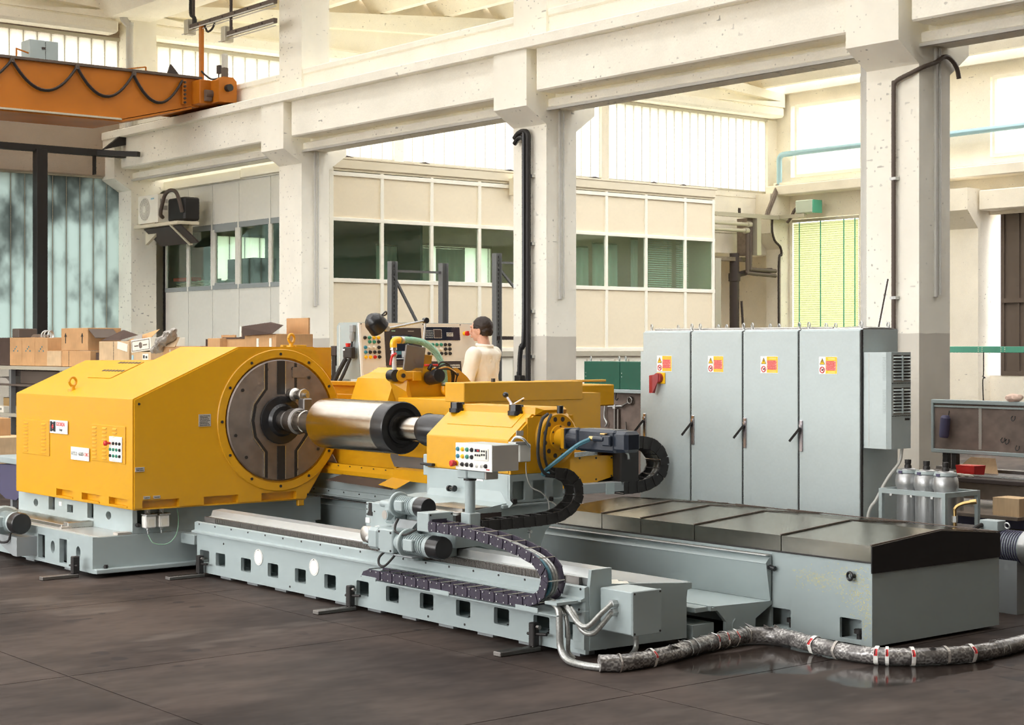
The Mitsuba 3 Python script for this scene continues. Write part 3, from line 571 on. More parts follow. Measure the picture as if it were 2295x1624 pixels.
# way guard (folded sheet), rack, V way
part(wb_, 'way_guard', ext_x([(BY - .035, .345), (BY - .035, .358), (BY - .006, .366), (BY - .006, .425), (BY + .02, .432), (BY + .02, .36), (BY - .005, .345)], XL - .03, XR), 'grey', False)
parts(wb_, 'guard_screw', bolts([(x, BY - .006, .415) for x in np.arange(XL + .05, XR, .26)], .007, .003, (0, -1, 0)), 'black')
part(wb_, 'rack_strip', box(XL + .02, XR - .12, BY + .055, BY + .075, .425, .470), 'steel_dark', False)
part(wb_, 'rack_teeth', cat([box(x, x + .0065, BY + .040, BY + .056, .428, .468) for x in np.arange(XL + .22, XR - .25, .0145)]), 'steel_dark', False, kind='stuff')
part(wb_, 'slideway', ext_x([(BY + .10, .40), (BY + .075, .470), (BY + .10, .476), (BY + .115, .520), (BY + .20, .528), (BY + .20, .40)], XL - .25 + .3, XR), 'rail_plate', False)
part(wb_, 'way_end', ext_x([(BY + .03, .05), (BY + .03, .43), (BY + .045, .527), (BY + .205, .53), (BY + .205, .432), (7.43, .38), (7.43, .345), (7.385, .337), (7.385, .04)], XR - .02, XR + .005), 'grey', False)
part(wb_, 'rear_body', ext_x([(BY + .2, .05), (BY + .2, .40), (7.42, .355), (7.38, .04)], XL, XR - .02), 'grey', False)
part(wb_, 'rear_way', ext_x([(7.02, .36), (7.02, .408), (7.15, .40), (7.15, .385), (7.43, .385), (7.43, .35)], XL, XR - .01), 'rail_plate', False)
# folding way bellows at the right end
parts(wb_, 'bellows_fold', ([hull([(x, y, z) for x in (x0, x0 + .02) for y, z in ((BY + .21, .43), (BY + .36, .415))] + [(x0 + .06, BY + .21, .447), (x0 + .06, BY + .36, .432)] + [(x0 + .085, BY + .21, .43), (x0 + .085, BY + .36, .415)]) for x0 in np.arange(-7.95, -7.45, .088)]), 'cream_white', False, 'pale folded bellows')
parts(wb_, 'name_disc', ([cyl((x, BY - .006, z), (x, BY + .001, z), .062, n=32) for x, z in ((-11.205, .238), (-10.41, .243))]), 'white_plate', 30, 'pale oval disc')
parts(wb_, 'disc_rim', ([torus((x, BY - .006, z), (0, 1, 0), .053, .0022, 28, 5) for x, z in ((-11.205, .238), (-10.41, .243))]), 'pipe_grey')
parts(wb_, 'disc_hole', bolts([(x, BY - .006, z + .054) for x, z in ((-11.205, .238), (-10.41, .243))], .005, .002, (0, -1, 0)), 'ink')
parts(wb_, 'wall_screw', bolts([(x, BY, z) for x, z in ((-11.75, .29), (-10.75, .062), (-9.0, .06), (-8.6, .058), (-7.48, .29))], .008, .003, (0, -1, 0)), 'black')
part(wb_, 'end_plate', cat(box(XR - .10, XR + .002, BY - .012, BY, .06, .20), box(XR - .05, XR + .002, BY - .008, BY + .03, .20, .29, .004)), 'grey', False)
part(wb_, 'hose_shelf', cat(box(-9.49, -7.45, BY - .20, BY - .002, .272, .278), box(-9.49, -9.32, BY - .205, BY - .20, .272, .300), box(-8.70, -8.50, BY - .205, BY - .20, .272, .300), box(-7.83, -7.62, BY - .205, BY - .20, .272, .302), box(-7.56, -7.45, BY - .2, BY - .02, .335, .352)), 'grey', False)
for i, x in enumerate(np.arange(XL + .3, XR, .42)): part(wb_, 'levelling_pad', cat(box(x, x + .16, BY + .05, BY + .17, 0, .032)), 'grey_dark', False)
# jack screws with their floor bars
for i, (x, lab) in enumerate(((-12.05, 'black jack screw with floor bar at the left end of the long bed'), (-9.86, 'black jack screw with floor bar at the middle of the long bed'), (-7.84, 'black jack screw with floor bar at the right end of the long bed'))):
    j = thing('jack_screw', lab, 'jack', 'jack screws of the bed')
    part(j, 'post', box(x - .025, x + .025, BY - .075, BY - .025, .03, .175, .006), 'black', False)
    part(j, 'floor_bar', box(x - .035, x + .035, BY - .34, BY - .02, 0, .028, .004), 'steel_dark', False)
    part(j, 'spindle', cyl((x, BY - .05, .02), (x, BY - .05, .06), .016, n=10), 'steel')
    part(j, 'tommy_bar', cyl((x - .06, BY - .05, .10), (x + .12, BY - .05, .115), .009, n=10), 'black')
    part(j, 'nut', cyl((x + .03, BY - .05, .15), (x + .055, BY - .05, .15), .014, n=6), 'steel_dark')
x, y = -12.66, 5.70
j = thing('jack_screw', 'black jack screw with floor bar at the near corner of the headstock bed', 'jack')
part(j, 'post', box(x - .025, x + .025, y - .02, y + .04, .03, .17, .006), 'black', False); part(j, 'floor_bar', box(x - .03, x + .03, y - .28, y + .03, 0, .03, .004), 'steel_dark', False)
part(j, 'tommy_bar', cyl((x - .08, y, .09), (x + .07, y, .10), .008, n=10), 'black'); part(j, 'spindle', cyl((x, y + .01, .02), (x, y + .01, .06), .014, n=10), 'steel')
# the steel roll between the centres
rl = thing('steel_roll', 'polished steel roll held between the headstock centre and the tailstock', 'roll')
yc, zc = 7.43, 1.226; c0 = (-12.6, yc, zc); c1 = (-9, yc, zc)
q = lambda x: x + 12.6
part(rl, 'barrel', lathe(c0, c1, [(q(-11.63), .10), (q(-11.63), .190), (q(-11.615), .204), (q(-10.70), .204), (q(-10.69), .200)], 72), 'ground_steel', 35, 'wide polished barrel')
part(rl, 'end_face', lathe(c0, c1, [(q(-10.70), .203), (q(-10.55), .203), (q(-10.54), .197), (q(-10.54), .155), (q(-10.56), .15), (q(-10.56), .128), (q(-10.545), .122), (q(-10.545), .09)], 64), 'black_gloss', 35, 'black end of the barrel')
part(rl, 'neck', lathe(c0, c1, [(q(-12.05), .09), (q(-12.0), .096), (q(-11.93), .096), (q(-11.925), .09), (q(-11.90), .09), (q(-11.895), .097), (q(-11.63), .097)], 48), 'ground_steel', 35)
part(rl, 'neck', lathe(c0, c1, [(q(-10.56), .096), (q(-10.2), .096)], 48), 'ground_steel', 35)
part(rl, 'drive_dog', cat(lathe(c0, c1, [(q(-12.155), .06), (q(-12.155), .105), (q(-12.05), .112), (q(-12.03), .095)], 28), box(-12.15, -12.06, yc + .05, yc + .14, zc + .06, zc + .19, .01)), 'steel_dark', 35)
part(rl, 'shaft_collar', lathe(c0, c1, [(q(-10.24), .09), (q(-10.235), .115), (q(-10.20), .125), (q(-10.18), .12), (q(-10.05), .12), (q(-9.9), .09), (q(-9.72), .07)], 40), 'black_gloss', 35)
# ================================================================ tailstock
ts = thing('tailstock', 'yellow tailstock body on a grey base with a dark servo motor at its end', 'tailstock')
TL, TR = -9.705, -8.755
up = Polygon([(7.05, .99), (7.05, 1.222), (7.256, 1.392), (7.56, 1.392), (7.60, 1.30), (7.60, .99)])
part(ts, 'body', ext_x(up.buffer(-.018).buffer(.018, quad_segs=4), TL, TR - .02), 'yellow', 40)
part(ts, 'top_rib', hull([(x + sx * .012, y, z) for x, sx in ((TL + .02, 1), (TR + .01, -1)) for y, z in ((7.27, 1.385), (7.275, 1.437), (7.53, 1.437), (7.55, 1.385))] + [(TR + .025, 7.33, 1.42), (TR + .025, 7.53, 1.42)]), 'yellow', 30)
# long shallow step of the cast cover
part(ts, 'cover_step', hull([(x, y, z) for x in (TL + .12, TR - .10) for y, z in ((7.143, 1.3035), (7.250, 1.392), (7.252, 1.380), (7.150, 1.295))] + [(x, 7.150, 1.3105) for x in (TL + .14, TR - .12)] + [(x, 7.244, 1.3885) for x in (TL + .14, TR - .12)]), 'yellow', 30)
part(ts, 'end_hood', hull([(x, y, z) for x in (TR - .02, TR + .004) for y, z in ((7.20, 1.37), (7.61, 1.38), (7.62, 1.08), (7.20, 1.0))]), 'yellow', 30)
part(ts, 'end_plate', ext_x(Polygon([(7.055, .992), (7.055, 1.212), (7.256, 1.380), (7.575, 1.38), (7.575, .992)]), TR - .02, TR), 'yellow', False)
ax0, ax1 = (TR, 7.452, 1.230), (0, 7.452, 1.230)
fl = part(ts, 'end_flange', lathe(ax0, ax1, [(-.05, .20), (-.005, .195), (.02, .170), (.03, .165), (.035, .158), (.035, 0)], 56), 'yellow', 35)
parts(fl, 'flange_hole', bolts([(TR + .035, 7.452 + .128 * math.cos(t), 1.230 + .128 * math.sin(t)) for t in np.radians(np.arange(15, 360, 30))], .0165, .002, (1, 0, 0), 16), 'brown_dark')
part(ts, 'motor_mount', lathe(ax0, ax1, [(.03, .085), (.05, .085), (.055, .062), (.13, .060), (.135, .058), (.135, 0)], 36), 'yellow', 35)
parts(ts, 'mount_screw', bolts([(TR + .05, 7.452 + .074 * math.cos(t), 1.230 + .074 * math.sin(t)) for t in np.radians(np.arange(30, 390, 60))], .008, .003, (1, 0, 0)), 'black')
part(ts, 'mount_plate', box(TR + .132, TR + .167, 7.452 - .072, 7.452 + .072, 1.158, 1.302, .006), 'yellow', 30)
sm = part(ts, 'servo_motor', cat(box(TR + .165, TR + .18, 7.38, 7.524, 1.158, 1.302, .008), cyl((TR + .17, 7.452, 1.23), (TR + .30, 7.452, 1.23), .068, n=32), box(TR + .28, TR + .31, 7.38, 7.524, 1.158, 1.302, .010), box(TR + .31, TR + .68, 7.378, 7.526, 1.154, 1.306, .018), box(TR + .60, TR + .785, 7.384, 7.520, 1.160, 1.300, .022)), 'motor_black', 30, 'dark blue-grey servo motor')
part(sm, 'connector', cat(cyl((TR + .50, 7.36, 1.245), (TR + .60, 7.36, 1.245), .018, n=14), box(TR + .58, TR + .66, 7.35, 7.385, 1.20, 1.27, .008)), 'motor_black')
part(sm, 'plug', cyl((TR + .46, 7.36, 1.245), (TR + .50, 7.36, 1.245), .016, n=14), 'brass')
part(sm, 'plug', box(TR + .56, TR + .61, 7.355, 7.385, 1.272, 1.284, .003), 'brass', False)
parts(ts, 'filler_cap', [cat(cyl((x, 7.262, 1.38), (x, 7.262, 1.410), .060, n=20), cyl((x, 7.262, 1.405), (x, 7.262, 1.452), .052, .050, n=8)) for x in (-9.62, -8.95)], 'black_gloss', 25, 'black screw cap')
part(ts, 'rear_cap', cat(cyl((-8.60, 7.36, 1.40), (-8.60, 7.36, 1.452), .022, n=14)), 'black_gloss', 30)
part(ts, 'shift_lever', cat(cyl((-9.19, 7.42, 1.42), (-9.19, 7.42, 1.45), .022, n=14), cyl((-9.19, 7.42, 1.44), (-9.23, 7.40, 1.50), .009, n=10), cyl((-9.19, 7.42, 1.44), (-9.13, 7.48, 1.49), .006, n=8)), 'chrome', 30, 'bright shift lever')
k = part(ts, 'lever_knob', trimesh.creation.icosphere(3, .021), 'black_gloss', True); scene[k]['to_world'] = T().translate([-9.236, 7.397, 1.510])
# grey base with three dark openings
gb = Polygon([(7.05, .80), (7.05, .99), (7.57, .99), (7.57, .80)])
ws = [rect(7.07, .815, 7.182, .944, .008), rect(7.25, .813, 7.366, .944, .008), rect(7.428, .812, 7.544, .944, .008)]
for w in ws: gb = gb.difference(Polygon(w))
part(ts, 'base_side', ext_x(gb, TR - .02, TR), 'grey', False)

part(ts, 'base_front', box(TL, TR - .02, 7.05, 7.075, .807, .99, .004), 'grey', False)
part(ts, 'base_core', box(TL, TR - .05, 7.08, 7.56, .80, .985), 'grey', False)
part(ts, 'saddle_wedge', hull([(TL + .02, 7.05, .80), (TR + .03, 7.05, .80), (TL + .02, 7.02, .775), (TR + .03, 7.02, .775), (TL + .05, 7.09, .94), (TR - .15, 7.06, .905)]), 'grey', 25)
part(ts, 'ledge', box(TL - .02, TR + .01, 6.98, 7.06, .765, .792, .006), 'grey', 25)
part(ts, 'lower_body', ext_x([(6.60, .53), (6.60, .745), (7.02, .80), (7.57, .80), (7.57, .76), (7.37, .59), (7.29, .414), (7.2, .40), (6.80, .53)], -9.81, TR - .01), 'grey', 25)
part(ts, 'side_ledge', box(TR - .01, TR + .012, 7.02, 7.42, .778, .792, .003), 'grey', False)
part(ts, 'stop_block', cat(box(TR - .005, TR + .02, 7.06, 7.10, .795, .83, .004)), 'black', False)
part(ts, 'stop_block', box(TR - .005, TR + .02, 7.395, 7.42, .795, .825, .004), 'black', False)
part(ts, 'lock_handle', cat(cyl((TL + .30, 7.02, .86), (TL + .40, 7.00, .865), .012, n=10), cyl((TL + .30, 7.02, .86), (TL + .315, 7.02, .86), .022, n=12), cyl((TL + .385, 7.0, .865), (TL + .40, 7.0, .865), .022, n=12)), 'black_gloss')
part(ts, 'left_bracket', box(TL - .06, TL, 7.06, 7.10, .93, 1.08, .005), 'grey', False)
part(ts, 'limit_switch', cat(box(TL + .02, TL + .10, 7.02, 7.05, 1.0, 1.022, .003), cyl((TL - .05, 7.035, 1.015), (TL + .02, 7.035, 1.012), .010, n=10)), 'black', 30)
part(ts, 'notice', box(TL + .55, TL + .66, 7.045, 7.0495, .93, .985), 'white_plate', False)
part(ts, 'data_plate', box(TR, TR + .004, 7.16, 7.27, .66, .71), 'label_paper', False)
part(ts, 'valve', cat(cyl((TR, 7.21, .60), (TR + .03, 7.21, .60), .012, n=10), cyl((TR + .015, 7.21, .60), (TR + .015, 7.21, .555), .008, n=8)), 'galvanised')
part(ts, 'terminal_block', cat(box(TR + .002, TR + .09, 7.06, 7.16, 1.08, 1.20, .006)), 'pipe_grey', False)
part(ts, 'clamp', cat(box(TR + .02, TR + .10, 7.02, 7.12, 1.20, 1.215), tube([(TR + .03, 7.04, 1.215), (TR + .05, 7.06, 1.245), (TR + .09, 7.09, 1.235), (TR + .10, 7.14, 1.18)], .009, 8, 5)), 'galvanised')
part(ts, 'small_plate', box(TR + .002, TR + .008, 7.10, 7.16, 1.25, 1.285), 'label_metal', False)
solo('black_hose', cat(tube([(-8.66, 7.30, 1.395), (-8.60, 7.20, 1.36), (-8.58, 7.155, 1.25), (-8.58, 7.15, 1.12), (-8.58, 7.19, 1.02), (-8.57, 7.26, .985), (-8.56, 7.35, 1.0)], .011, 10, 8)), 'rubber', 'outer of the two black hoses looped round the left of the tailstock flange', 'hose', 'tailstock hoses')
solo('black_hose', cat(tube([(-8.66, 7.33, 1.39), (-8.59, 7.245, 1.345), (-8.57, 7.20, 1.24), (-8.57, 7.20, 1.11), (-8.57, 7.24, 1.025), (-8.56, 7.31, .998), (-8.55, 7.37, 1.02)], .009, 10, 8)), 'rubber', 'inner of the two black hoses looped round the left of the tailstock flange', 'hose', 'tailstock hoses')
for i, (r_, dz, lab) in enumerate(((.012, 0, 'thick blue-green motor cable drooping from the servo motor plug'), (.006, -.012, 'thin grey cable drooping below the thick blue-green motor cable'))):
    solo('motor_cable', tube([(TR + .47, 7.35, 1.242 + dz), (TR + .40, 7.30, 1.20 + dz), (TR + .26, 7.24, 1.09 + dz), (TR + .16, 7.22, 1.02 + dz * .6), (TR + .12, 7.24, .99 + dz * .3), (TR + .14, 7.28, 1.0)], r_, 10, 8), 'blue_cable', lab, 'cable', 'servo motor cables')
for i, p in enumerate(([(TR + .02, 7.17, 1.07), (TR + .03, 7.17, .98), (TR + .02, 7.22, .90), (TR + .03, 7.30, .86), (TR + .03, 7.36, .80), (TR + .03, 7.37, .70)], [(TR + .03, 7.36, .80), (TR + .04, 7.42, .77), (TR + .05, 7.44, .70), (TR + .05, 7.42, .64)])):
    solo('grease_line', tube(p, .0045, 6, 8), 'pipe_grey', ('long thin grey grease line hanging across the three dark openings', 'short thin grey grease line below the right dark opening')[i], 'tube', 'grease lines')
# ---- front drive plate with two geared motors
dp = thing('drive_carriage', 'grey drive carriage with two geared motors and black fan covers, standing on the bed', 'carriage')
part(dp, 'front_plate', box(-9.815, -9.20, 6.60, 6.63, .48, .760, .004), 'grey', False)
part(dp, 'foot', box(-9.80, -8.95, 6.56, 6.64, .47, .50, .003), 'grey', False)
part(dp, 'slot', cat(box(-9.775, -9.74, 6.594, 6.601, .685, .757), box(-9.785, -9.73, 6.594, 6.601, .668, .695)), 'black', False)
parts(dp, 'plate_hole', bolts([(-9.80, 6.60, .745), (-9.80, 6.60, .71), (-9.80, 6.60, .675), (-9.705, 6.60, .70)], .006, .002, (0, -1, 0)), 'black')
part(dp, 'notice', box(-9.812, -9.76, 6.594, 6.5995, .615, .65), 'white_plate', False)
part(dp, 'scale_disc', cyl((-9.66, 6.60, .56), (-9.66, 6.585, .56), .045, n=24), 'white_plate')
g1 = part(dp, 'gear_case', cat(box(-9.42, -9.31, 6.48, 6.60, .65, .80, .015), cyl((-9.35, 6.44, .715), (-9.35, 6.50, .715), .038, n=20), cyl((-9.5, 6.52, .775), (-9.38, 6.52, .775), .022, n=14)), 'grey', 30)
part(g1, 'bore', cat(cyl((-9.35, 6.437, .715), (-9.35, 6.44, .715), .030, n=20)), 'label_metal')
motor(dp, (-9.30, 6.52, .785), .345, .062)
part(dp, 'dark_bracket', hull([(-9.36, 6.48, .60), (-9.18, 6.46, .55), (-9.05, 6.50, .69), (-9.30, 6.50, .69), (-9.36, 6.58, .60), (-9.18, 6.58, .55), (-9.05, 6.58, .69)]), 'grey_dark', False)
part(dp, 'coupling', cat(lathe((-9.62, 6.60, .56), (-9.62, 6, .56), [(0, .042), (.05, .042), (.055, .030), (.07, .030), (.10, .055), (.14, .055), (.145, .03), (.145, 0)], 28)), 'steel', 30)
part(dp, 'coupling_pin', cat(cyl((-9.60, 6.5, .545), (-9.48, 6.5, .545), .02, n=14), cyl((-9.57, 6.46, .53), (-9.54, 6.46, .53), .03, n=14)), 'galvanised')
g2 = part(dp, 'gear_case', cat(box(-9.45, -9.32, 6.36, 6.56, .485, .63, .02), box(-9.30, -9.13, 6.35, 6.52, .475, .635, .008)), 'grey', 25)
parts(g2, 'case_screw', bolts([(x, 6.35, z) for x in (-9.285, -9.15) for z in (.495, .615)], .008, .003, (0, -1, 0)), 'black')
part(g2, 'neck_rings', lathe((-9.13, 6.42, .555), (-8, 6.42, .555), [(0, .062), (.03, .066), (.05, .076), (.06, .070), (.075, .078), (.085, .070), (.10, .060)], 30), 'grey', 35)
motor(dp, (-9.05, 6.42, .553), .40, .070)
part(dp, 'stub_column', cyl((-9.08, 6.50, .43), (-9.08, 6.50, .49), .055, n=26), 'grey')
part(dp, 'motor_shelf', box(-9.17, -8.92, 6.36, 6.56, .466, .476, .003), 'grey_dark', False)
part(dp, 'rear_block', box(-9.0, -8.80, 6.56, 6.64, .47, .53, .004), 'grey', False)
part(dp, 'junction_case', box(-8.853, -8.722, 6.35, 6.55, .655, .778, .004), 'grey', False)
parts(dp, 'case_screw', bolts([(-8.722, y, z) for y in (6.365, 6.535) for z in (.67, .765)], .006, .003, (1, 0, 0)), 'black')
part(dp, 'lead', tube([(-9.19, 6.44, .70), (-9.18, 6.41, .66), (-9.12, 6.37, .625), (-9.0, 6.36, .615), (-8.86, 6.36, .665)], .008, 8, 8), 'rubber')
part(dp, 'lead', tube([(-9.25, 6.37, .48), (-9.27, 6.34, .44), (-9.24, 6.32, .40), (-9.18, 6.32, .395), (-9.13, 6.34, .44), (-9.13, 6.38, .48)], .008, 8, 8), 'rubber')
part(dp, 'spindle_way', cat(box(-9.30, -8.76, 6.62, 6.72, .745, .765, .003), box(-9.2, -8.77, 6.66, 6.98, .765, .785)), 'steel', False)
part(dp, 'way_seal', box(-8.96, -8.76, 6.60, 6.98, .70, .745), 'brown_dark', False)
# ---- control pendant on its post
pd = thing('control_pendant', 'white operator pendant box with coloured buttons on a grey post', 'control panel')
PX0, PX1, PY = -8.652, -8.277, 6.52
part(pd, 'case', box(PX0, PX1, PY + .004, PY + .215, 1.062, 1.230, .004), 'grey', False)
part(pd, 'case_side', box(PX1, PX1 + .003, PY + .006, PY + .212, 1.066, 1.226), 'label_metal', False)
fpn = part(pd, 'front_panel', box(PX0 - .003, PX1 + .003, PY - .004, PY + .004, 1.060, 1.232, .002), 'white_plate', False)
cols = ['blue_button', 'sign_yellow', 'green_button', 'ink']
for r_ in range(2):
    for c_ in range(4): part(fpn, 'button', lathe((PX0 + .026 + .049 * c_, PY - .003, 1.192 - .046 * r_), (PX0 + .026 + .049 * c_, PY - 1, 1.192 - .046 * r_), [(0, .014), (.008, .014), (.010, .010), (.014, .010), (.014, 0)], 18), cols[c_])
for c_ in range(6): part(fpn, 'switch', lathe((PX0 + .073 + .049 * c_, PY - .003, 1.095), (PX0 + .073 + .049 * c_, PY - 1, 1.095), [(0, .014), (.008, .014), (.010, .010), (.016, .009), (.016, 0)], 18), 'black' if c_ not in (3, 4) else 'white_plate')
part(fpn, 'emergency_button', lathe((PX0 + .008, PY - .003, 1.10), (PX0 + .008, PY - 1, 1.10), [(0, .012), (.02, .012), (.022, .020), (.045, .021), (.05, .015), (.05, 0)], 20), 'red')
part(fpn, 'button_collar', cyl((PX0 + .010, PY - .003, 1.10), (PX0 + .010, PY - .010, 1.10), .019, n=18), 'sign_yellow')
ds = part(fpn, 'display', box(PX0 + .195, PX0 + .345, PY - .010, PY - .003, 1.128, 1.206, .002), 'label_paper', False)
part(ds, 'display_window', cat(box(PX0 + .21, PX0 + .262, PY - .0125, PY - .0105, 1.182, 1.200)), 'screen', False)
part(ds, 'red_digits', cat(*[box(PX0 + .234 + .008 * i, PX0 + .239 + .008 * i, PY - .0135, PY - .012, 1.185, 1.197) for i in range(3)]), 'red', False, kind='stuff')
parts(ds, 'key', [box(PX0 + x, PX0 + x + .014, PY - .0125, PY - .0105, z, z + .012) for x, z in ((.21, 1.155), (.232, 1.155), (.254, 1.155), (.277, 1.183), (.300, 1.183), (.277, 1.160), (.300, 1.160))], 'ink', False)
part(ds, 'side_bar', box(PX0 + .325, PX0 + .333, PY - .0125, PY - .0105, 1.14, 1.195), 'ink', False)
letters(fpn, 'GIORIA', (PX1 - .055, PY - .0045, 1.070), .007, 'red')
part(pd, 'swivel_arm', cat(box(PX0 - .015, PX0 + .26, PY + .03, PY + .13, 1.005, 1.058, .006), box(PX0 - .02, PX0 + .08, PY + .02, PY + .14, 1.0, 1.058, .006)), 'grey', False)
part(pd, 'arm_end', box(PX0 + .26, PX0 + .275, PY + .03, PY + .13, 1.005, 1.055, .003), 'label_metal', False)
part(pd, 'post', cyl((PX0 + .03, PY + .09, .70), (PX0 + .03, PY + .09, 1.0), .034, n=26), 'grey')
part(pd, 'post_collar', cyl((PX0 + .03, PY + .09, .985), (PX0 + .03, PY + .09, .999), .042, n=26), 'black')
part(pd, 'post_foot', box(PX0 - .02, PX0 + .08, PY + .05, PY + .14, .640, .775, .005), 'grey', False)
# ---- energy chains
def chain_links(name, path, w, h, lab, m='chain_plastic', side=(0, 1, 0), n=None, bars='steel', grp=None):
    # path: centre line (x, y, z); side: unit vector across the chain. two rows of link plates and cross bars
    k = thing(name, lab, 'cable chain', grp); p = spline(path, 24); d = np.r_[0, np.cumsum(np.linalg.norm(np.diff(p, axis=0), axis=1))]
    n = n or int(d[-1] / .075); sidev = np.array(side, float); L = d[-1] / n
    at = lambda s: np.array([np.interp(s, d, p[:, i]) for i in range(3)])
    for i in range(n):
        a, b = at(i * L), at((i + 1) * L); t = (b - a) / np.linalg.norm(b - a); u = np.cross(sidev, t); u /= np.linalg.norm(u)
        for s in (-1, 1):
            c = sidev * s * w / 2; off = sidev * s * (.004 if i % 2 else -.002)
            prof2 = [(-.12, .3), (-.04, .5), (1.02, .5), (1.10, .3), (1.10, -.3), (1.02, -.5), (-.04, -.5), (-.12, -.3)]
            pts = [a + t * (L * q0) + u * h * q1 + c + off + sidev * e for q0, q1 in prof2 for e in (-.005, .005)]
            part(k, 'link_plate', hull(pts), m, False)
        if i % 2 == 0:
            for s in (-1, 1):
                m_ = a + u * s * h * .5
                part(k, 'cross_bar', cyl(m_ - sidev * w / 2, m_ + sidev * w / 2, .004, n=6), bars)
        if bars == 'steel':
            for s in (.35, -.35): part(k, 'rivet', cyl(a + t * L * .5 + u * h * s - sidev * (w / 2 + .011), a + t * L * .5 + u * h * s - sidev * (w / 2 + .006), .005, n=6), 'galvanised')
    return k, p
lowch = [(-9.42, 6.42, .316), (-8.6, 6.42, .316), (-7.9, 6.42, .318), (-7.72, 6.42, .33), (-7.60, 6.42, .385), (-7.565, 6.42, .46), (-7.60, 6.42, .54), (-7.72, 6.42, .60), (-8.0, 6.42, .655), (-8.35, 6.42, .685), (-8.72, 6.42, .695)]
ck, cp = chain_links('energy_chain', lowch, .125, .062, 'black link energy chain curling along the front of the long bed', n=46)
for i, (dy, r_, mm) in enumerate(((-.025, .013, 'blue_cable'), (.005, .011, 'conduit'), (.03, .010, 'conduit'))):
    part(ck, 'inner_hose', tube([(x, 6.42 + dy, z) for x, y, z in lowch], r_, 8, 6), mm)
part(ck, 'end_bracket', hull([(-9.52, 6.36, .285), (-9.40, 6.36, .285), (-9.42, 6.36, .345), (-9.49, 6.36, .325), (-9.52, 6.37, .285), (-9.40, 6.37, .285), (-9.42, 6.37, .345), (-9.49, 6.37, .325)]), 'chain_plastic', False)
part(ck, 'end_bracket', hull([(-8.78, y, z) for y in (6.36, 6.48) for z in (.665, .70)] + [(-8.70, y, z) for y in (6.36, 6.48) for z in (.66, .74)]), 'chain_plastic', False)
c2 = [(-8.60, 6.66, .690), (-8.60, 6.9, .692), (-8.60, 7.2, .698), (-8.60, 7.35, .722), (-8.60, 7.46, .79), (-8.60, 7.49, .87), (-8.60, 7.455, .945), (-8.60, 7.38, .99), (-8.60, 7.28, 1.005)]
c2k, _ = chain_links('energy_chain', c2, .10, .072, 'smooth black energy chain looping up from the pendant foot to the tailstock flange', 'black', (1, 0, 0), 24, 'black')
# ================================================================ rear machine bed with bright covers
gb = thing('grinding_bed', 'big grey machine bed with bright steel covers and a dark end at the right', 'machine bed')
BX, Y0, Y1 = -6.562, 8.12, 9.42
fp_ = Polygon(rect(-13.2, .02, BX, .525)).difference(Polygon(rect(-7.385, .043, -7.217, .166, .008))).difference(Polygon(rect(-6.815, .043, -6.642, .173, .008)))
part(gb, 'front_wall', ext_y(fp_, Y0, Y0 + .02), 'grey', False)
part(gb, 'end_wall', box(BX - .02, BX, Y0, Y1, .02, .53), 'grey', False)
part(gb, 'core', box(-13.2, BX - .03, Y0 + .13, Y1, .03, .52), 'grey', False)
for x in (-7.31, -6.74): part(gb, 'inner_web', box(x - .005, x + .12, Y0 + .10, Y0 + .12, .03, .5), 'grey', False)
for x in (-7.25, -6.70): part(gb, 'levelling_bolt', cat(cyl((x, Y0 + .05, .045), (x, Y0 + .05, .085), .018, n=12), cyl((x, Y0 + .05, .08), (x, Y0 + .05, .105), .034, n=18)), 'black')
parts(gb, 'window_sill', (box(-7.385, -7.217, Y0 + .01, Y0 + .12, .035, .045), box(-6.815, -6.642, Y0 + .01, Y0 + .12, .035, .045)), 'grey', False)
part(gb, 'ring_handle', cat(torus((-6.715, Y0 - .025, .438), (.2, 1, 0), .024, .008, 22, 8), cyl((-6.70, Y0, .438), (-6.70, Y0 - .02, .438), .014, n=12)), 'black_gloss')
part(gb, 'latch', cat(cyl((-7.37, Y0, .425), (-7.37, Y0 - .05, .428), .010, n=10), cyl((-7.37, Y0 - .03, .428), (-7.325, Y0 - .03, .420), .016, n=12)), 'black_gloss')
# overspray freckles of yellow paint on the front
rs = np.random.default_rng(5); fr = []
for i in range(900):
    cx, cz, sx, sz = [(-7.02, .385, .10, .03), (-6.72, .42, .14, .05), (-6.66, .33, .08, .05), (-6.62, .18, .05, .10)][rs.integers(4)]
    x, z = cx + sx * rs.normal(), cz + sz * rs.normal()
    if -7.2 < x < BX - .01 and .05 < z < .51 and not (-6.82 < x < -6.635 and z < .18): fr.append(cyl((x, Y0 + .001, z), (x, Y0 - .0006, z), .0016 + .0015 * rs.random(), n=5))
part(gb, 'paint_specks', cat(fr), 'speck_yellow', False, 'fine yellow overspray specks', 'stuff')
# cover plates: low gable
ye = 8.79
jx = [-13.0, -11.2, -10.2, -9.53, -9.01, -8.60, -8.07, -7.288, BX + .006]
for i in range(3, len(jx) - 1):
    a, b = jx[i] + .004, jx[i + 1] - .004; dz = .002 * (len(jx) - i)
    part(gb, 'cover_plate', ext_x([(Y0 - .012, .538), (Y0 - .012, .632 + dz), (ye, .682 + dz), (Y1 - .01, .626 + dz), (Y1 - .01, .618 + dz), (ye, .674 + dz), (Y0 - .002, .626 + dz), (Y0 - .002, .538)], a, b), 'stainless', False)
    part(gb, 'cover_lip', cat(bar((b - .002, Y0 - .01, .637 + dz), (b - .002, ye, .687 + dz), .012, .006), bar((b - .002, ye, .687 + dz), (b - .002, Y1, .631 + dz), .012, .006)), 'brown_panel', False)
part(gb, 'cover_end', ext_x([(Y0 - .012, .468), (Y0 - .012, .632), (ye, .684), (Y1, .626), (Y1, .468)], BX + .001, BX + .010), 'black_gloss', False, 'dark end cover')
part(gb, 'cover_rail', box(-10.3, BX, Y0 - .01, Y0 + .01, .528, .538), 'black', False)
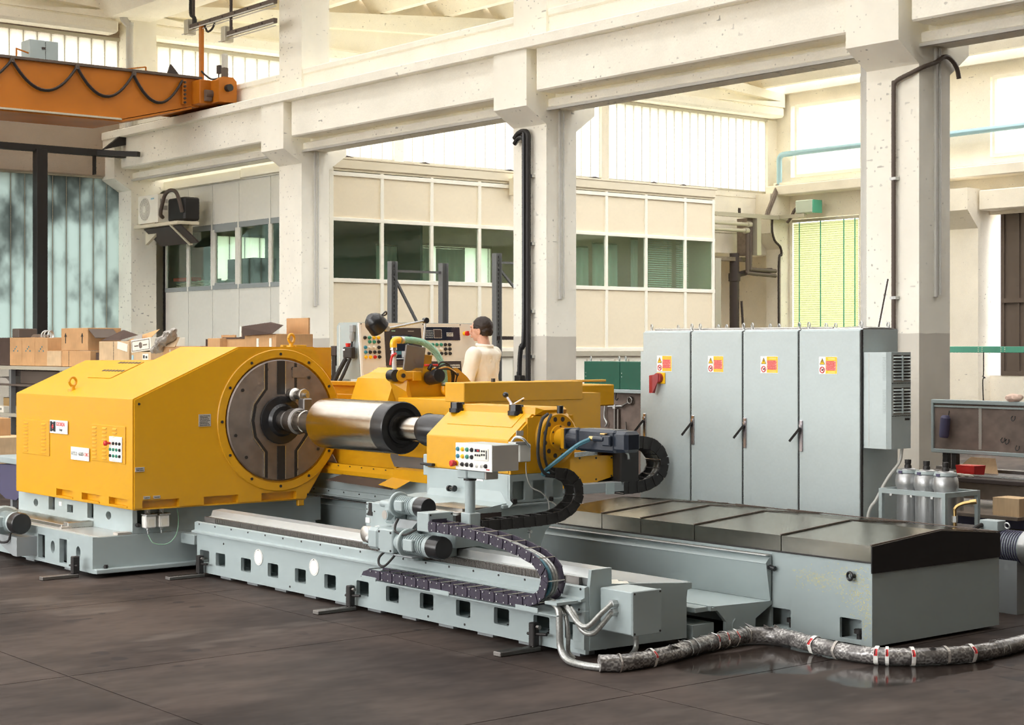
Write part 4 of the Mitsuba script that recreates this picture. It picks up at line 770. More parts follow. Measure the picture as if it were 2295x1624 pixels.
for i in range(4, len(jx) - 1): part(gb, 'back_rod', bar((jx[i] - .35, Y1 + .02, .640), (jx[i + 1] - .05, Y1 + .02, .632), .012, .006), 'brown_panel', False)
# coolant trough along the front
tr = thing('coolant_trough', 'folded grey sheet trough between the long front bed and the rear bed', 'trough')
part(tr, 'back_panel', ext_x([(8.105, .502), (8.052, .452), (8.058, .447), (8.098, .21), (8.104, .21), (8.108, .44), (8.11, .495)], -12.85, -7.372), 'grey', False)
part(tr, 'top_strip', box(-12.85, -7.372, 8.055, 8.11, .500, .508, .002), 'galvanised', False)
part(tr, 'drain_tray', ext_x([(7.55, .195), (7.55, .226), (7.56, .226), (7.56, .215), (8.10, .208), (8.10, .18)], -8.3, -7.372), 'grey', False)
part(tr, 'end_bracket', ext_x([(7.58, .222), (8.112, .208), (8.112, .185), (7.96, .11), (7.955, .01), (7.69, .01), (7.69, .115)], -7.40, -7.372), 'grey', False)
part(tr, 'hand_hole', torus((-7.372, 7.80, .075), (1, 0, 0), .058, .006, 20, 6, -60, 130), 'grey')
part(tr, 'tray_box', box(-7.70, -7.41, 7.43, 7.62, .02, .115, .003), 'grey', False)
part(tr, 'tray_lip', box(-7.8, -7.40, 7.44, 7.56, .19, .222, .003), 'grey', False)
part(tr, 'seam', bar((-8.62, 8.05, .449), (-8.62, 8.106, .503), .02, .003), 'grey', False)
# ================================================================ grinding carriage behind the roll
gc = thing('grinding_carriage', 'yellow grinding wheel carriage with angular guards, behind the roll and the tailstock', 'machine carriage')
part(gc, 'apron', box(-12.74, -10.45, 7.98, 8.03, .555, .80, .004), 'grey', False, 'grey lower apron')
part(gc, 'apron_rail', cat(box(-12.74, -10.45, 7.955, 7.982, .56, .61, .003), box(-12.80, -10.45, 7.93, 7.98, .552, .560)), 'grey', False)
parts(gc, 'rail_screw', bolts([(x, 7.955, .592) for x in np.arange(-12.65, -10.6, .24)], .007, .003, (0, -1, 0)), 'black')
part(gc, 'skirt', hull([(x, y, z) for x in (-12.70, -11.35) for y, z in ((7.94, .745), (7.93, .75), (7.93, .785), (7.96, .835), (7.98, .835), (7.98, .745))]), 'yellow', False)
part(gc, 'skirt', hull([(x, y, z) for x in (-11.35, -10.45) for y, z in ((7.90, .755), (7.90, .845), (7.98, .855), (7.98, .755))]), 'yellow', False)
parts(gc, 'skirt_screw', bolts([(x, 7.945, .822) for x in np.arange(-12.6, -11.36, .18)], .005, .004, (0, -1, 0)), 'brown_dark')
part(gc, 'drip_flap', hull([(-12.15, 7.93, .752), (-11.25, 7.93, .735), (-12.22, 7.80, .705), (-11.22, 7.80, .685), (-12.15, 7.93, .745), (-11.25, 7.93, .728)]), 'brown_dark', False, 'dark sloping flap')
part(gc, 'chute', hull([(-11.36, 7.90, .775), (-11.10, 7.90, .76), (-11.42, 7.80, .715), (-11.16, 7.80, .700), (-11.36, 7.90, .765), (-11.16, 7.80, .694)]), 'yellow', False)
part(gc, 'splash_plate', ext_y([(-12.45, 1.20), (-12.45, .92), (-12.38, .83), (-11.50, .83), (-11.50, .87), (-11.58, .95), (-11.58, 1.2)], 8.04, 8.06), 'yellow', False)
part(gc, 'splash_plate', ext_y([(-11.56, 1.2), (-11.56, .93), (-11.50, .85), (-10.80, .84), (-10.80, 1.2)], 8.02, 8.035), 'steel_dark', False, 'dull steel splash plate')
part(gc, 'white_corner', ext_y([(-12.80, .83), (-12.45, .83), (-12.52, .90), (-12.66, .88)], 8.06, 8.07), 'cream_white', False)
# deck and wall under the console
part(gc, 'deck', cat(box(-13.9, -11.6, 8.45, 10.6, 1.30, 1.50, .01), box(-13.3, -12.45, 8.42, 8.50, 1.495, 1.535, .005), box(-13.6, -11.9, 8.50, 8.54, .9, 1.40)), 'yellow', False)
part(gc, 'deck_wall', box(-13.4, -10.6, 8.40, 8.45, .84, 1.42, .004), 'yellow', False)
part(gc, 'deck_strip', cat(box(-12.62, -11.8, 8.405, 8.43, 1.43, 1.465)), 'steel_dark', False)
part(gc, 'deck_body', box(-13.3, -10.6, 8.10, 9.4, .70, 1.30, .01), 'yellow', False)
part(gc, 'column_leg', box(-13.2, -10.5, 8.20, 9.3, .62, .72), 'grey_dark', False)
# wheel guard: tall body with sloped shoulders (its right face looks along the bed)
part(gc, 'wheel_guard', ext_x([(7.98, 1.20), (7.88, 1.40), (7.95, 1.585), (8.085, 1.632), (8.163, 1.674), (8.603, 1.668), (8.70, 1.60), (8.86, 1.44), (8.86, 1.0), (8.15, 1.0)], -11.95, -11.40), 'yellow', False)
part(gc, 'guard_cheek', hull([(-11.395, 7.90, 1.56), (-11.395, 8.08, 1.60), (-11.395, 8.18, 1.2), (-11.395, 8.02, 1.25), (-11.33, 8.02, 1.48), (-11.33, 8.12, 1.2)]), 'yellow', False)
part(gc, 'lower_hood', box(-11.35, -10.62, 7.95, 8.6, .95, 1.432, .006), 'yellow', False)
part(gc, 'tilted_plate', rot(box(-11.42, -11.40, 8.04, 8.24, 1.64, 1.86, .004), -9, (1, 0, 0), (-11.4, 8.14, 1.64)), 'steel_dark', False, 'tilted dark steel plate')
part(gc, 'small_guard', rot(box(-11.62, -11.45, 8.20, 8.36, 1.66, 1.80, .004), -8, (1, 0, 0), (-11.5, 8.2, 1.66)), 'yellow', False)
part(gc, 'valve_bracket', cat(cyl((-11.47, 8.00, 1.612), (-11.36, 8.00, 1.612), .052, n=22), box(-11.46, -11.37, 8.0, 8.16, 1.575, 1.65, .01)), 'yellow', 30)
part(gc, 'bracket_knob', cyl((-11.45, 7.945, 1.612), (-11.37, 7.945, 1.612), .05, n=20), 'black_gloss')
part(gc, 'bracket_bolt', cyl((-11.36, 8.01, 1.612), (-11.35, 8.01, 1.612), .018, n=14), 'black')
part(gc, 'hinge_block', box(-11.42, -11.36, 8.11, 8.20, 1.565, 1.645, .004), 'yellow', False)
# long motor housing and side panels at the right
part(gc, 'motor_housing', box(-10.552, -10.303, 7.84, 9.063, 1.42, 1.572, .005), 'yellow', False)
part(gc, 'side_panel', ext_x([(8.35, 1.0), (8.35, 1.36), (8.52, 1.475), (9.262, 1.472), (9.262, .98), (8.86, .98)], -10.9, -10.31), 'yellow', False)
part(gc, 'sloped_cover', hull([(-10.31, 8.10, 1.43), (-10.31, 8.40, 1.40), (-10.31, 8.52, 1.476), (-10.5, 8.42, 1.476), (-10.5, 8.10, 1.43), (-10.31, 8.30, 1.476), (-10.31, 8.12, 1.36), (-10.5, 8.12, 1.3), (-10.31, 8.45, 1.3)]), 'yellow', False)
part(gc, 'cover_screw', cyl((-10.305, 8.42, 1.425), (-10.298, 8.42, 1.425), .008, n=10), 'black')
part(gc, 'top_cap', cyl((-10.42, 8.22, 1.572), (-10.42, 8.22, 1.60), .016, n=12), 'black')
part(gc, 'top_cover', box(-11.3, -10.5, 8.6, 9.22, 1.40, 1.555, .006), 'yellow', False)
part(gc, 'top_edge', box(-10.56, -10.5, 8.75, 9.5, 1.555, 1.575, .004), 'yellow', False)
part(gc, 'screw_cover', ext_x([(8.86, .99), (9.216, .985), (9.216, .955), (9.385, .948), (9.39, .774), (9.22, .74), (9.22, .722), (9.07, .695), (8.86, .70)], -10.5, -10.295), 'yellow', False, 'yellow ball screw cover')
parts(gc, 'cover_screw', bolts([(-10.295, y, z) for y, z in ((9.37, .93), (9.37, .78), (9.20, .935), (9.20, .76), (9.02, .94))], .008, .003, (1, 0, 0)), 'black')
part(gc, 'tube_bundle', cat([cyl((-10.28, 8.93, .955 + .010 * i), (-10.28, 9.20, .965 + .010 * i), .005, n=8) for i in range(4)]), 'galvanised', 30, None, 'stuff')
part(gc, 'drive_head', cat(box(-10.5, -10.2, 9.39, 9.60, .70, 1.03, .01), box(-10.45, -10.25, 9.18, 9.45, .985, 1.02)), 'black', False)
part(gc, 'drive_fittings', tube([(-10.19, 9.42, .985), (-10.18, 9.45, .96), (-10.18, 9.46, .92)], .010, 8, 4), 'galvanised')
part(gc, 'slide_foot', box(-10.5, -10.2, 8.9, 9.515, .655, .735, .004), 'grey_dark', False)
part(gc, 'slide_wiper', box(-10.2, -10.19, 9.22, 9.31, .64, .735), 'grey', False)
c3 = [(-10.28, 9.40, .63 + .05), (-10.28, 9.58, .685), (-10.28, 9.72, .715), (-10.28, 9.82, .775), (-10.28, 9.86, .865), (-10.28, 9.82, .96), (-10.28, 9.72, 1.03), (-10.28, 9.58, 1.055), (-10.28, 9.42, 1.05)]
c3 = [(x, y + .03, z) for x, y, z in c3]
c3k, _ = chain_links('energy_chain', c3, .16, .10, 'large black energy chain loop standing in front of the grey electrical cabinets', 'black', (1, 0, 0), 22, 'black')
for i, dx in enumerate((-.03, .01)): part(c3k, 'inner_hose', tube([(x + dx, y, z) for x, y, z in c3], .016, 8, 6), 'conduit')
part(c3k, 'separator', cat(cyl((-10.37, 9.83, .90), (-10.19, 9.83, .90), .006, n=8)), 'steel'); part(c3k, 'separator', cyl((-10.37, 9.80, .775), (-10.19, 9.80, .775), .006, n=8), 'steel')
# ---- coolant pipe and hose
cv = thing('coolant_valve', 'upright white coolant pipe with a yellow elbow, red lever and brass union over the roll', 'valve')
part(cv, 'elbow', tube([(-11.42, 7.955, 1.845), (-11.42, 7.955, 1.885), (-11.42, 7.975, 1.905), (-11.42, 8.015, 1.906)], .030, 14, 5), 'yellow_pipe')
part(cv, 'pipe', cyl((-11.42, 7.965, 1.655), (-11.42, 7.955, 1.85), .019, n=14), 'pipe_grey')
part(cv, 'ball_valve', lathe((-11.42, 7.957, 1.77), (-11.42, 7.955, 2.2), [(0, .028), (.02, .03), (.025, .022), (.05, .022), (.055, .03), (.075, .028)], 8), 'chrome')
part(cv, 'lever', tube([(-11.38, 7.95, 1.795), (-11.36, 7.915, 1.785), (-11.36, 7.895, 1.765), (-11.36, 7.88, 1.70)], .010, 8, 4), 'red', 30, 'red lever')
part(cv, 'union', lathe((-11.42, 7.985, 1.58), (-11.42, 7.99, 1), [(0, .022), (.02, .03), (.035, .03), (.04, .037), (.07, .037), (.075, .024), (.10, .022), (.13, .014), (.135, 0)], 14), 'brass')
hose_pts = [(-11.42, 8.03, 1.906), (-11.42, 8.15, 1.905), (-11.42, 8.28, 1.878), (-11.42, 8.39, 1.80), (-11.40, 8.44, 1.70), (-11.38, 8.45, 1.60), (-11.36, 8.435, 1.525)]
ch_ = thing('coolant_hose', 'ribbed pale green coolant hose arching over the grinding carriage', 'hose')
part(ch_, 'hose', tube(hose_pts, .026, 14, 12), 'hose_green')
hp = spline(hose_pts, 10)
parts(ch_, 'rib', [torus(hp[i], hp[i + 1] - hp[i - 1], .0265, .0028, 14, 6) for i in range(2, len(hp) - 2)], 'hose_rib')
parts(ch_, 'hose_clip', [cyl(hp[0], hp[2], .030, n=14), cyl(hp[-3], hp[-1], .030, n=14)], 'galvanised')
part(ch_, 'lower_elbow', tube([(-11.36, 8.432, 1.52), (-11.36, 8.432, 1.48), (-11.355, 8.45, 1.463), (-11.35, 8.50, 1.463), (-11.35, 8.58, 1.463)], .026, 14, 5), 'yellow_pipe')
part(ch_, 'end_nut', cyl((-11.35, 8.57, 1.463), (-11.35, 8.62, 1.463), .03, n=12), 'black')
sp_ = thing('spindle_motor', 'small black round motor with loose leads beside the green hose', 'motor')
part(sp_, 'motor_body', cat(lathe((-11.30, 8.29, 1.60), (-11.1, 8.27, 1.63), [(-.08, 0), (-.08, .06), (.05, .064), (.08, .055), (.085, 0)], 24), cyl((-11.3, 8.23, 1.66), (-11.3, 8.26, 1.70), .018, n=12)), 'black_gloss')
for i in range(4): part(sp_, 'lead', tube([(-11.33, 8.32, 1.66), (-11.33, 8.38 + .03 * i, 1.72 - .02 * i), (-11.33, 8.46 + .03 * i, 1.70 - .03 * i), (-11.34, 8.50 + .02 * i, 1.62), (-11.36, 8.52 + .01 * i, 1.55)], .008, 7, 6), ['black', 'black', 'brass', 'black'][i])
part(sp_, 'red_grip', box(-11.33, -11.30, 8.20, 8.33, 1.688, 1.706, .004), 'red', 30)
part(sp_, 'white_tube', tube([(-11.35, 8.40, 1.36), (-11.34, 8.44, 1.42), (-11.33, 8.52, 1.455), (-11.33, 8.60, 1.465)], .006, 7, 6), 'white_plate')
# ---- console
cs = thing('control_console', 'cream CNC operator console with dark screen and rows of push buttons, left of the man', 'control panel')
KY0, KY1, KX = 8.90, 10.30, -13.32
pt = [(-13.74, 1.54), (KX, 1.54), (KX - .02, 1.60), (KX - .055, 2.085), (-13.70, 2.085), (-13.74, 2.05)]
part(cs, 'housing', ext_y(pt, KY0, KY1), 'grey', False)
parts(cs, 'edge_trim', (bar((KX + .006, KY0 + .01, 1.56), (KX - .05, KY0 + .01, 2.08), .02, .02), bar((-13.69, KY0 - .001, 1.54), (-13.69, KY0 - .001, 2.06), .006, .006)), 'white_plate', False)
def onp(y, z, d=0.0):  # a point on the sloping front, d metres proud of it
    return np.array([KX - .012 - .055 * (z - 1.54) / .545 + d, y, z])
PR, PU = (0, 1, 0), np.array([-.055, 0, .545]) / np.hypot(.055, .545)
pnl = part(cs, 'panel', lay(ext(rect(0, 0, KY1 - KY0 - .02, .535), .006), onp(KY0 + .015, 1.548, .014), PR, PU), 'beige_panel', False, 'cream front panel')
def plate(par, nm, y0, z0, y1, z1, m, d0=.020, th=.006, r=.004, lab=None): return part(par, nm, lay(ext(rect(0, 0, y1 - y0, z1 - z0, r), th), onp(y0, z0, d0), PR, PU), m, False, lab)
part(cs, 'panel_foot', lay(ext(rect(0, 0, 1.37, .012), .008), onp(KY0 + .015, 1.536, .014), PR, PU), 'brown_dark', False)
sc = plate(cs, 'screen_unit', 9.195, 1.665, 9.63, 2.035, 'brown_dark', lab='dark screen unit')
plate(sc, 'screen', 9.265, 1.72, 9.515, 1.965, 'screen', .026, .003)
plate(sc, 'screen_picture', 9.275, 1.925, 9.46, 1.955, 'screen_light', .029, .002); plate(sc, 'screen_picture', 9.38, 1.745, 9.445, 1.81, 'screen_light', .029, .002)
plate(sc, 'screen_picture', 9.275, 1.775, 9.375, 1.81, 'blue_cable', .029, .002); plate(sc, 'screen_picture', 9.275, 1.73, 9.465, 1.740, 'screen_light', .029, .002)
for i in range(7): plate(sc, 'soft_key', 9.45 + .0, 1.745 + .03 * i, 9.468, 1.758 + .03 * i, 'screen_light', .027, .004)
for i in range(6): plate(sc, 'soft_key', 9.535, 1.73 + .038 * i, 9.547, 1.745 + .038 * i, 'label_metal', .027, .003)
plate(sc, 'name_strip', 9.275, 2.0, 9.32, 2.010, 'hose_green', .0265, .002); plate(sc, 'name_strip', 9.47, 2.0, 9.54, 2.006, 'label_metal', .0265, .002)
kb = plate(cs, 'keyboard_unit', 9.20, 1.55, 9.62, 1.66, 'brown_dark')
plate(kb, 'emergency_collar', 9.25, 1.585, 9.31, 1.645, 'sign_yellow', .026, .006, .02)
part(kb, 'emergency_button', cyl(onp(9.28, 1.615, .03), onp(9.28, 1.615, .075), .022, n=18), 'red')
du = plate(cs, 'readout_unit', 9.665, 1.915, 10.105, 2.045, 'screen', lab='long dark readout unit')
plate(du, 'small_screen', 9.78, 1.935, 9.88, 2.025, 'label_metal', .026, .003); plate(du, 'small_screen', 9.787, 1.942, 9.873, 2.018, 'brown_dark', .029, .002)
for i in range(5):
    for j in range(3): plate(du, 'key', 9.94 + .017 * i, 1.955 + .014 * j, 9.951 + .017 * i, 1.964 + .014 * j, 'label_paper', .026, .003, .001)
for i in range(5):
    for j in range(4): plate(du, 'key', 9.685 + .018 * i, 1.935 + .022 * j, 9.696 + .018 * i, 1.950 + .022 * j, 'grey_dark', .026, .003, .001)
kb2 = plate(cs, 'key_unit', 9.67, 1.55, 10.10, 1.708, 'brown_dark', lab='dark keyboard unit')
for (g0, n_) in ((9.76, 8), (9.90, 5), (9.985, 6)):
    for i in range(n_):
        for j in range(2): plate(kb2, 'key', g0 + .0165 * i, 1.640 + .021 * j, g0 + .0165 * i + .011, 1.653 + .021 * j, 'label_paper', .026, .003, .001)
def knob(y, z, m, big=False):
    p0, p1 = onp(y, z, .018), onp(y, z, .25)
    return part(cs, 'push_button', lathe(p0, p1, [(0, .017), (.008, .017), (.011, .013), (.022, .013), (.022, 0)], 16), m)
gridL = [(1.938, ['black', 'green_button', 'sign_yellow', 'sign_yellow']), (1.898, [None, 'green_button', 'green_button', 'black']), (1.845, ['blue_button', 'label_paper', 'label_paper', 'black']), (1.80, ['blue_button', 'black', 'black', 'black']), (1.753, ['sign_yellow', 'sign_yellow', 'red', 'black'])]
for z, row in gridL:
    for j, m in enumerate(row):
        if m: knob(8.965 + .052 * j, z, m)
for r_, z in enumerate((1.872, 1.828, 1.784)):
    for j in range(6):
        knob(9.71 + .052 * j, z, [['hose_green', 'green_button', 'green_button', 'green_button', 'black', 'black'], ['label_paper', 'label_paper', 'label_paper', 'label_paper', 'black', 'black'], ['black'] * 6][r_][j])
part(cs, 'stop_button', cat(cyl(onp(10.165, 1.985, .02), onp(10.165, 1.985, .06), .02, n=16)), 'sign_yellow'); part(cs, 'stop_button', cyl(onp(10.165, 1.985, .06), onp(10.165, 1.985, .085), .024, n=16), 'red')
parts(cs, 'panel_screw', [cyl(onp(y, z, .02), onp(y, z, .024), .006, n=8) for y in (8.93, 9.66, 10.12) for z in (1.565, 2.07)], 'black')
part(cs, 'socket', cat(box(-13.46, -13.40, KY0 - .04, KY0, 1.99, 2.06, .004), lathe((-13.425, KY0 - .03, 1.99), (-13.425, KY0 - .03, 1.8), [(0, .022), (.05, .026), (.09, .014), (.09, 0)], 12)), 'grey_dark')
part(cs, 'socket_cable', tube([(-13.425, KY0 - .03, 1.91), (-13.43, KY0 - .035, 1.83), (-13.45, KY0 - .03, 1.78)], .010, 8, 5), 'rubber')
# hand unit on its cable
hu = thing('hand_unit', 'black hand control unit with a red button hanging at the left side of the console', 'remote control')
part(hu, 'case', box(-13.50, -13.36, KY0 - .09, KY0 - .03, 1.74, 1.85, .01), 'black', 30)
part(hu, 'red_button', cyl((-13.45, KY0 - .06, 1.85), (-13.45, KY0 - .06, 1.885), .022, .026, n=16), 'red')
part(hu, 'label', box(-13.495, -13.46, KY0 - .093, KY0 - .089, 1.815, 1.83), 'white_plate', False)
part(hu, 'cable', tube([(-13.47, KY0 - .07, 1.74), (-13.50, KY0 - .14, 1.6), (-13.52, KY0 - .20, 1.45), (-13.50, KY0 - .25, 1.30)], .022, 9, 6), 'rubber')
part(hu, 'cable', tube([(-13.40, KY0 - .07, 1.74), (-13.40, KY0 - .14, 1.6), (-13.41, KY0 - .22, 1.45), (-13.40, KY0 - .28, 1.30)], .016, 9, 6), 'rubber')
# ---- work lamp on a jointed arm
wl = thing('work_lamp', 'black bell-shaped work lamp on a jointed silver arm over the console', 'lamp')
J0, J1, J2 = np.array([-12.1, 8.73, 1.64]), np.array([-12.1, 8.775, 2.085]), np.array([-12.1, 8.355, 2.008])
part(wl, 'base', box(-12.14, -12.06, 8.69, 8.78, 1.50, 1.59, .006), 'grey', False)
part(wl, 'arm', cat(cyl(J0, J1, .010, n=10)), 'galvanised'); part(wl, 'arm', cat(cyl(J1, J2, .011, n=10)), 'galvanised')
for J in (J0, J1, J2): part(wl, 'joint', cyl(J - (.02, 0, 0), J + (.022, 0, 0), .026 if J is not J2 else .022, n=18), 'black_gloss' if J is not J2 else 'galvanised')
lc = np.array([-12.06, 8.21, 2.055]); ld = np.array([-.08, .70, -.60]); ld /= np.linalg.norm(ld)
part(wl, 'lamp_shade', lathe(lc - ld * .09, lc + ld, [(0, 0), (.0, .035), (.03, .070), (.06, .088), (.15, .096), (.155, .092), (.15, .085), (.06, .075), (.03, .05), (.03, 0)], 32), 'black_gloss', 35, 'black ribbed shade')
side = np.cross(ld, [-.3, 0, 1]); side /= np.linalg.norm(side); upv = np.cross(side, ld)
g = lambda a, b, c: lc + ld * a + side * b + upv * c
part(wl, 'handle', tube([g(.0, -.05, .085), g(.02, -.06, .14), g(.06, -.03, .155), g(.06, .03, .155), g(.02, .06, .14), g(.0, .05, .085)], .007, 8, 4), 'black')
part(wl, 'shade_arm', cyl(J2, lc - ld * .05, .012, n=10), 'black')
# tool holder posts left of the console
tp = thing('door_closer', 'black and grey upright post between the headstock and the console', 'post')
part(tp, 'post', box(-14.3, -14.24, 9.20, 9.27, 0, 1.86, .004), 'black', False); part(tp, 'head', box(-14.29, -14.2, 9.18, 9.30, 1.76, 1.86, .006), 'brown_dark', False)
part(tp, 'body', hull([(-14.25, 9.2, 1.45), (-14.15, 9.34, 1.45), (-14.25, 9.2, 1.66), (-14.17, 9.28, 1.66), (-14.3, 9.3, 1.45), (-14.3, 9.28, 1.66)]), 'grey', False)
solo('yellow_panel', box(-14.55, -14.50, 8.75, 9.03, 0, 1.87, .004), 'yellow', 'flat yellow panel standing behind the shoulder of the headstock', 'panel')
# ================================================================ the operator in the white coat
ps = thing('person', 'man with short dark hair in a white work coat, standing at the console', 'person')
# local frame: f forward, l to his left, up; he faces along the console front, turned away from the viewer
PO = np.array([-13.12, 10.23, .38]); F_ = np.array([-.628 * .85 - .778 * .45, -.778 * .85 + .628 * .45, 0]); F_ /= np.linalg.norm(F_); L_ = np.array([-F_[1], F_[0], 0])
def pw(f, l, z): return PO + F_ * f + L_ * l + np.array([0, 0, z])
def sph(c, r): 
    s = m3.Manifold.sphere(r, 20); return s.translate([float(v) for v in c])
def limb(pts):
    out = m3.Manifold()
    for (a, ra), (b, rb) in zip(pts[:-1], pts[1:]):
        out = out + m3.Manifold.batch_hull([sph(a, ra), sph(b, rb)])
    return out
def skin_mesh(man, edge, it=12):
    m = man.refine_to_length(edge).to_mesh(); t = trimesh.Trimesh(m.vert_properties[:, :3], m.tri_verts); t.merge_vertices()
    import scipy.sparse as ss
    e = t.edges_unique; n = len(t.vertices); A = ss.coo_matrix((np.ones(2 * len(e)), (np.r_[e[:, 0], e[:, 1]], np.r_[e[:, 1], e[:, 0]])), (n, n)).tocsr()
    A = ss.diags(1 / np.maximum(np.asarray(A.sum(1)).ravel(), 1)) @ A; V = np.array(t.vertices)
    for _ in range(it): V = V + .5 * (A @ V - V); V = V - .52 * (A @ V - V)
    t.vertices = V; return t
def ell(c, ax, dirs):   # ellipsoid point cloud
    u = trimesh.creation.icosphere(3).vertices
    return np.asarray(c) + u[:, :1] * ax[0] * dirs[0] + u[:, 1:2] * ax[1] * dirs[1] + u[:, 2:] * ax[2] * dirs[2]
UP = np.array([0, 0, 1.0])
def hullm(pts): 
    h = hull(pts); return m3.Manifold(m3.Mesh(np.array(h.vertices, np.float32), np.array(h.faces, np.uint32)))
# body: legs, trunk, neck and head are one surface
head_c = pw(.045, 0, 1.635)
hd = hullm(ell(pw(.03, 0, 1.66), (.098, .078, .098), (F_, L_, UP))) + hullm(np.vstack([ell(pw(.065, 0, 1.60), (.062, .058, .075), (F_, L_, UP)), ell(pw(.085, 0, 1.548), (.028, .028, .022), (F_, L_, UP))]))
hd = hd + limb([(pw(.132, 0, 1.655), .012), (pw(.152, 0, 1.612), .014), (pw(.135, 0, 1.60), .016)]) + limb([(pw(.128, .02, 1.573), .012), (pw(.128, -.02, 1.573), .012)])
hd = hd + limb([(pw(.118, .045, 1.672), .014), (pw(.128, .02, 1.676), .013)]) + limb([(pw(.118, -.045, 1.672), .014), (pw(.128, -.02, 1.676), .013)])
neck = limb([(pw(-.01, 0, 1.46), .062), (pw(.015, 0, 1.58), .057)])
trunk = hullm(np.vstack([ell(pw(0, 0, 1.36), (.115, .185, .09), (F_, L_, UP)), ell(pw(.01, 0, 1.12), (.105, .15, .12), (F_, L_, UP)), ell(pw(0, 0, .96), (.115, .165, .09), (F_, L_, UP))]))
legs = m3.Manifold()
for s in (1, -1): legs = legs + limb([(pw(0, .09 * s, .92), .088), (pw(.015, .10 * s, .50), .060), (pw(0, .105 * s, .46), .055), (pw(-.01, .11 * s, .09), .042)]) + limb([(pw(-.03, .11 * s, .045), .042), (pw(.15, .125 * s, .035), .034)])
SH = {1: pw(0, .208, 1.395), -1: pw(0, -.208, 1.395)}
EL = {1: pw(.05, .275, 1.10), -1: pw(.10, -.27, 1.12)}
WR = {1: pw(.22, .20, .97), -1: pw(.30, -.22, 1.02)}
arms = m3.Manifold()
for s in (1, -1): arms = arms + limb([(SH[s], .058), (EL[s], .044), (WR[s], .030)])
def hand(s):
    d = WR[s] - EL[s]; d /= np.linalg.norm(d); sd = np.cross(d, UP); sd /= np.linalg.norm(sd); n = np.cross(sd, d); h = WR[s]
    out = m3.Manifold.batch_hull([sph(h, .022), sph(h + d * .085 + sd * .03, .013), sph(h + d * .085 - sd * .03, .013)])
    for i, L in enumerate((.068, .078, .073, .058)):
        b = h + d * .08 + sd * (.03 - .02 * i); out = out + limb([(b, .0095), (b + d * L * .5 - n * .008, .0085), (b + d * L - n * .03, .0072)])
    b = h + d * .025 + sd * .022; return out + limb([(b, .012), (b + d * .035 + sd * .028, .0105), (b + d * .065 + sd * .035, .009)])
body = skin_mesh(hd + neck + trunk + legs + arms + hand(1) + hand(-1), .012, 10)
bk = part(ps, 'body', body, 'skin', True)
def ear(s):
    return skin_mesh(hullm(ell(pw(.012, .080 * s, 1.628), (.020, .010, .034), (F_ * .9 + UP * .2, L_, UP))) - hullm(ell(pw(.014, .094 * s, 1.63), (.010, .010, .020), (F_, L_, UP))), .004, 4)
for s in (1, -1): part(ps, 'ear', ear(s), 'skin', True)
hair = hullm(ell(pw(.012, 0, 1.672), (.109, .089, .102), (F_, L_, UP))) + hullm(ell(pw(-.028, 0, 1.632), (.068, .077, .075), (F_, L_, UP)))
cutf = hullm([pw(f, l, z) for f in (.085, .3) for l in (-.3, .3) for z in (1.40, 1.705)] + [pw(.125, l, 1.73) for l in (-.3, .3)])
cuts = hullm([pw(f, l, z) for f in (.028, .3) for l in (-.3, .3) for z in (1.40, 1.65)])
hair = hair - cutf - cuts - hullm([pw(f, l, z) for f in (-.3, .3) for l in (-.3, .3) for z in (1.40, 1.578)])
hm = skin_mesh(hair, .008, 4); hm.vertices += (vfbm(hm.vertices * 60, 3)[:, None] - .5) * .008 * hm.vertex_normals
part(ps, 'hair', hm, 'hair', True)
# the coat: trunk, skirt to the knee, sleeves, collar
coat = hullm(np.vstack([ell(pw(-.005, 0, 1.385), (.135, .222, .085), (F_, L_, UP)), ell(pw(0, 0, 1.10), (.135, .185, .10), (F_, L_, UP))])) + hullm(np.vstack([ell(pw(0, 0, 1.12), (.135, .185, .08), (F_, L_, UP)), ell(pw(0, 0, .70), (.17, .225, .03), (F_, L_, UP))]))
coat = coat + hullm(np.vstack([ell(pw(-.008, 0, 1.40), (.10, .17, .05), (F_, L_, UP)), ell(pw(-.01, 0, 1.475), (.075, .085, .025), (F_, L_, UP))]))
for s in (1, -1): coat = coat + limb([(SH[s], .078), ((SH[s] + EL[s]) / 2, .070), (EL[s], .062), (WR[s] - (WR[s] - EL[s]) * .12, .050)])
cm = skin_mesh(coat, .014, 14)
P_ = (cm.vertices - PO); lf = P_ @ L_; ff = P_ @ F_; zz = P_[:, 2]
fold = .011 * np.sin(lf * 46 + 2.2 * np.sin(zz * 7)) * np.clip((1.30 - zz) / .25, 0, 1) + .020 * (vnoise(np.stack([lf * 9, ff * 9, zz * 5], 1), 3) - .5) + .014 * (vnoise(np.stack([lf * 22, ff * 22, zz * 12], 1), 4) - .5)
cm.vertices += cm.vertex_normals * fold[:, None]
ck_ = part(ps, 'coat', cm, 'coat_cloth', True, 'white work coat')
cl_pts = [pw(.078 * math.cos(t) - .008, .078 * math.sin(t), 1.485 + .010 * math.cos(t)) for t in np.linspace(.5, 2 * math.pi - .5, 30)]
part(ps, 'collar', tube(cl_pts, .016, 8, 0), 'coat_cloth', True)
part(ps, 'trousers', skin_mesh(m3.Manifold.compose([limb([(pw(0, .09 * s, .80), .098), (pw(.015, .10 * s, .50), .080), (pw(-.005, .11 * s, .10), .070)]) for s in (1, -1)]), .02, 8), 'purple_grey', True)
solo('operator_step', cat(box(-13.4, -12.5, 9.9, 10.9, .355, .38), *[box(x, x + .05, y, y + .05, 0, .355) for x in (-13.38, -12.57) for y in (9.92, 10.83)]), 'grey_dark', 'grey operator platform behind the carriage under the man', 'platform', smooth=False)
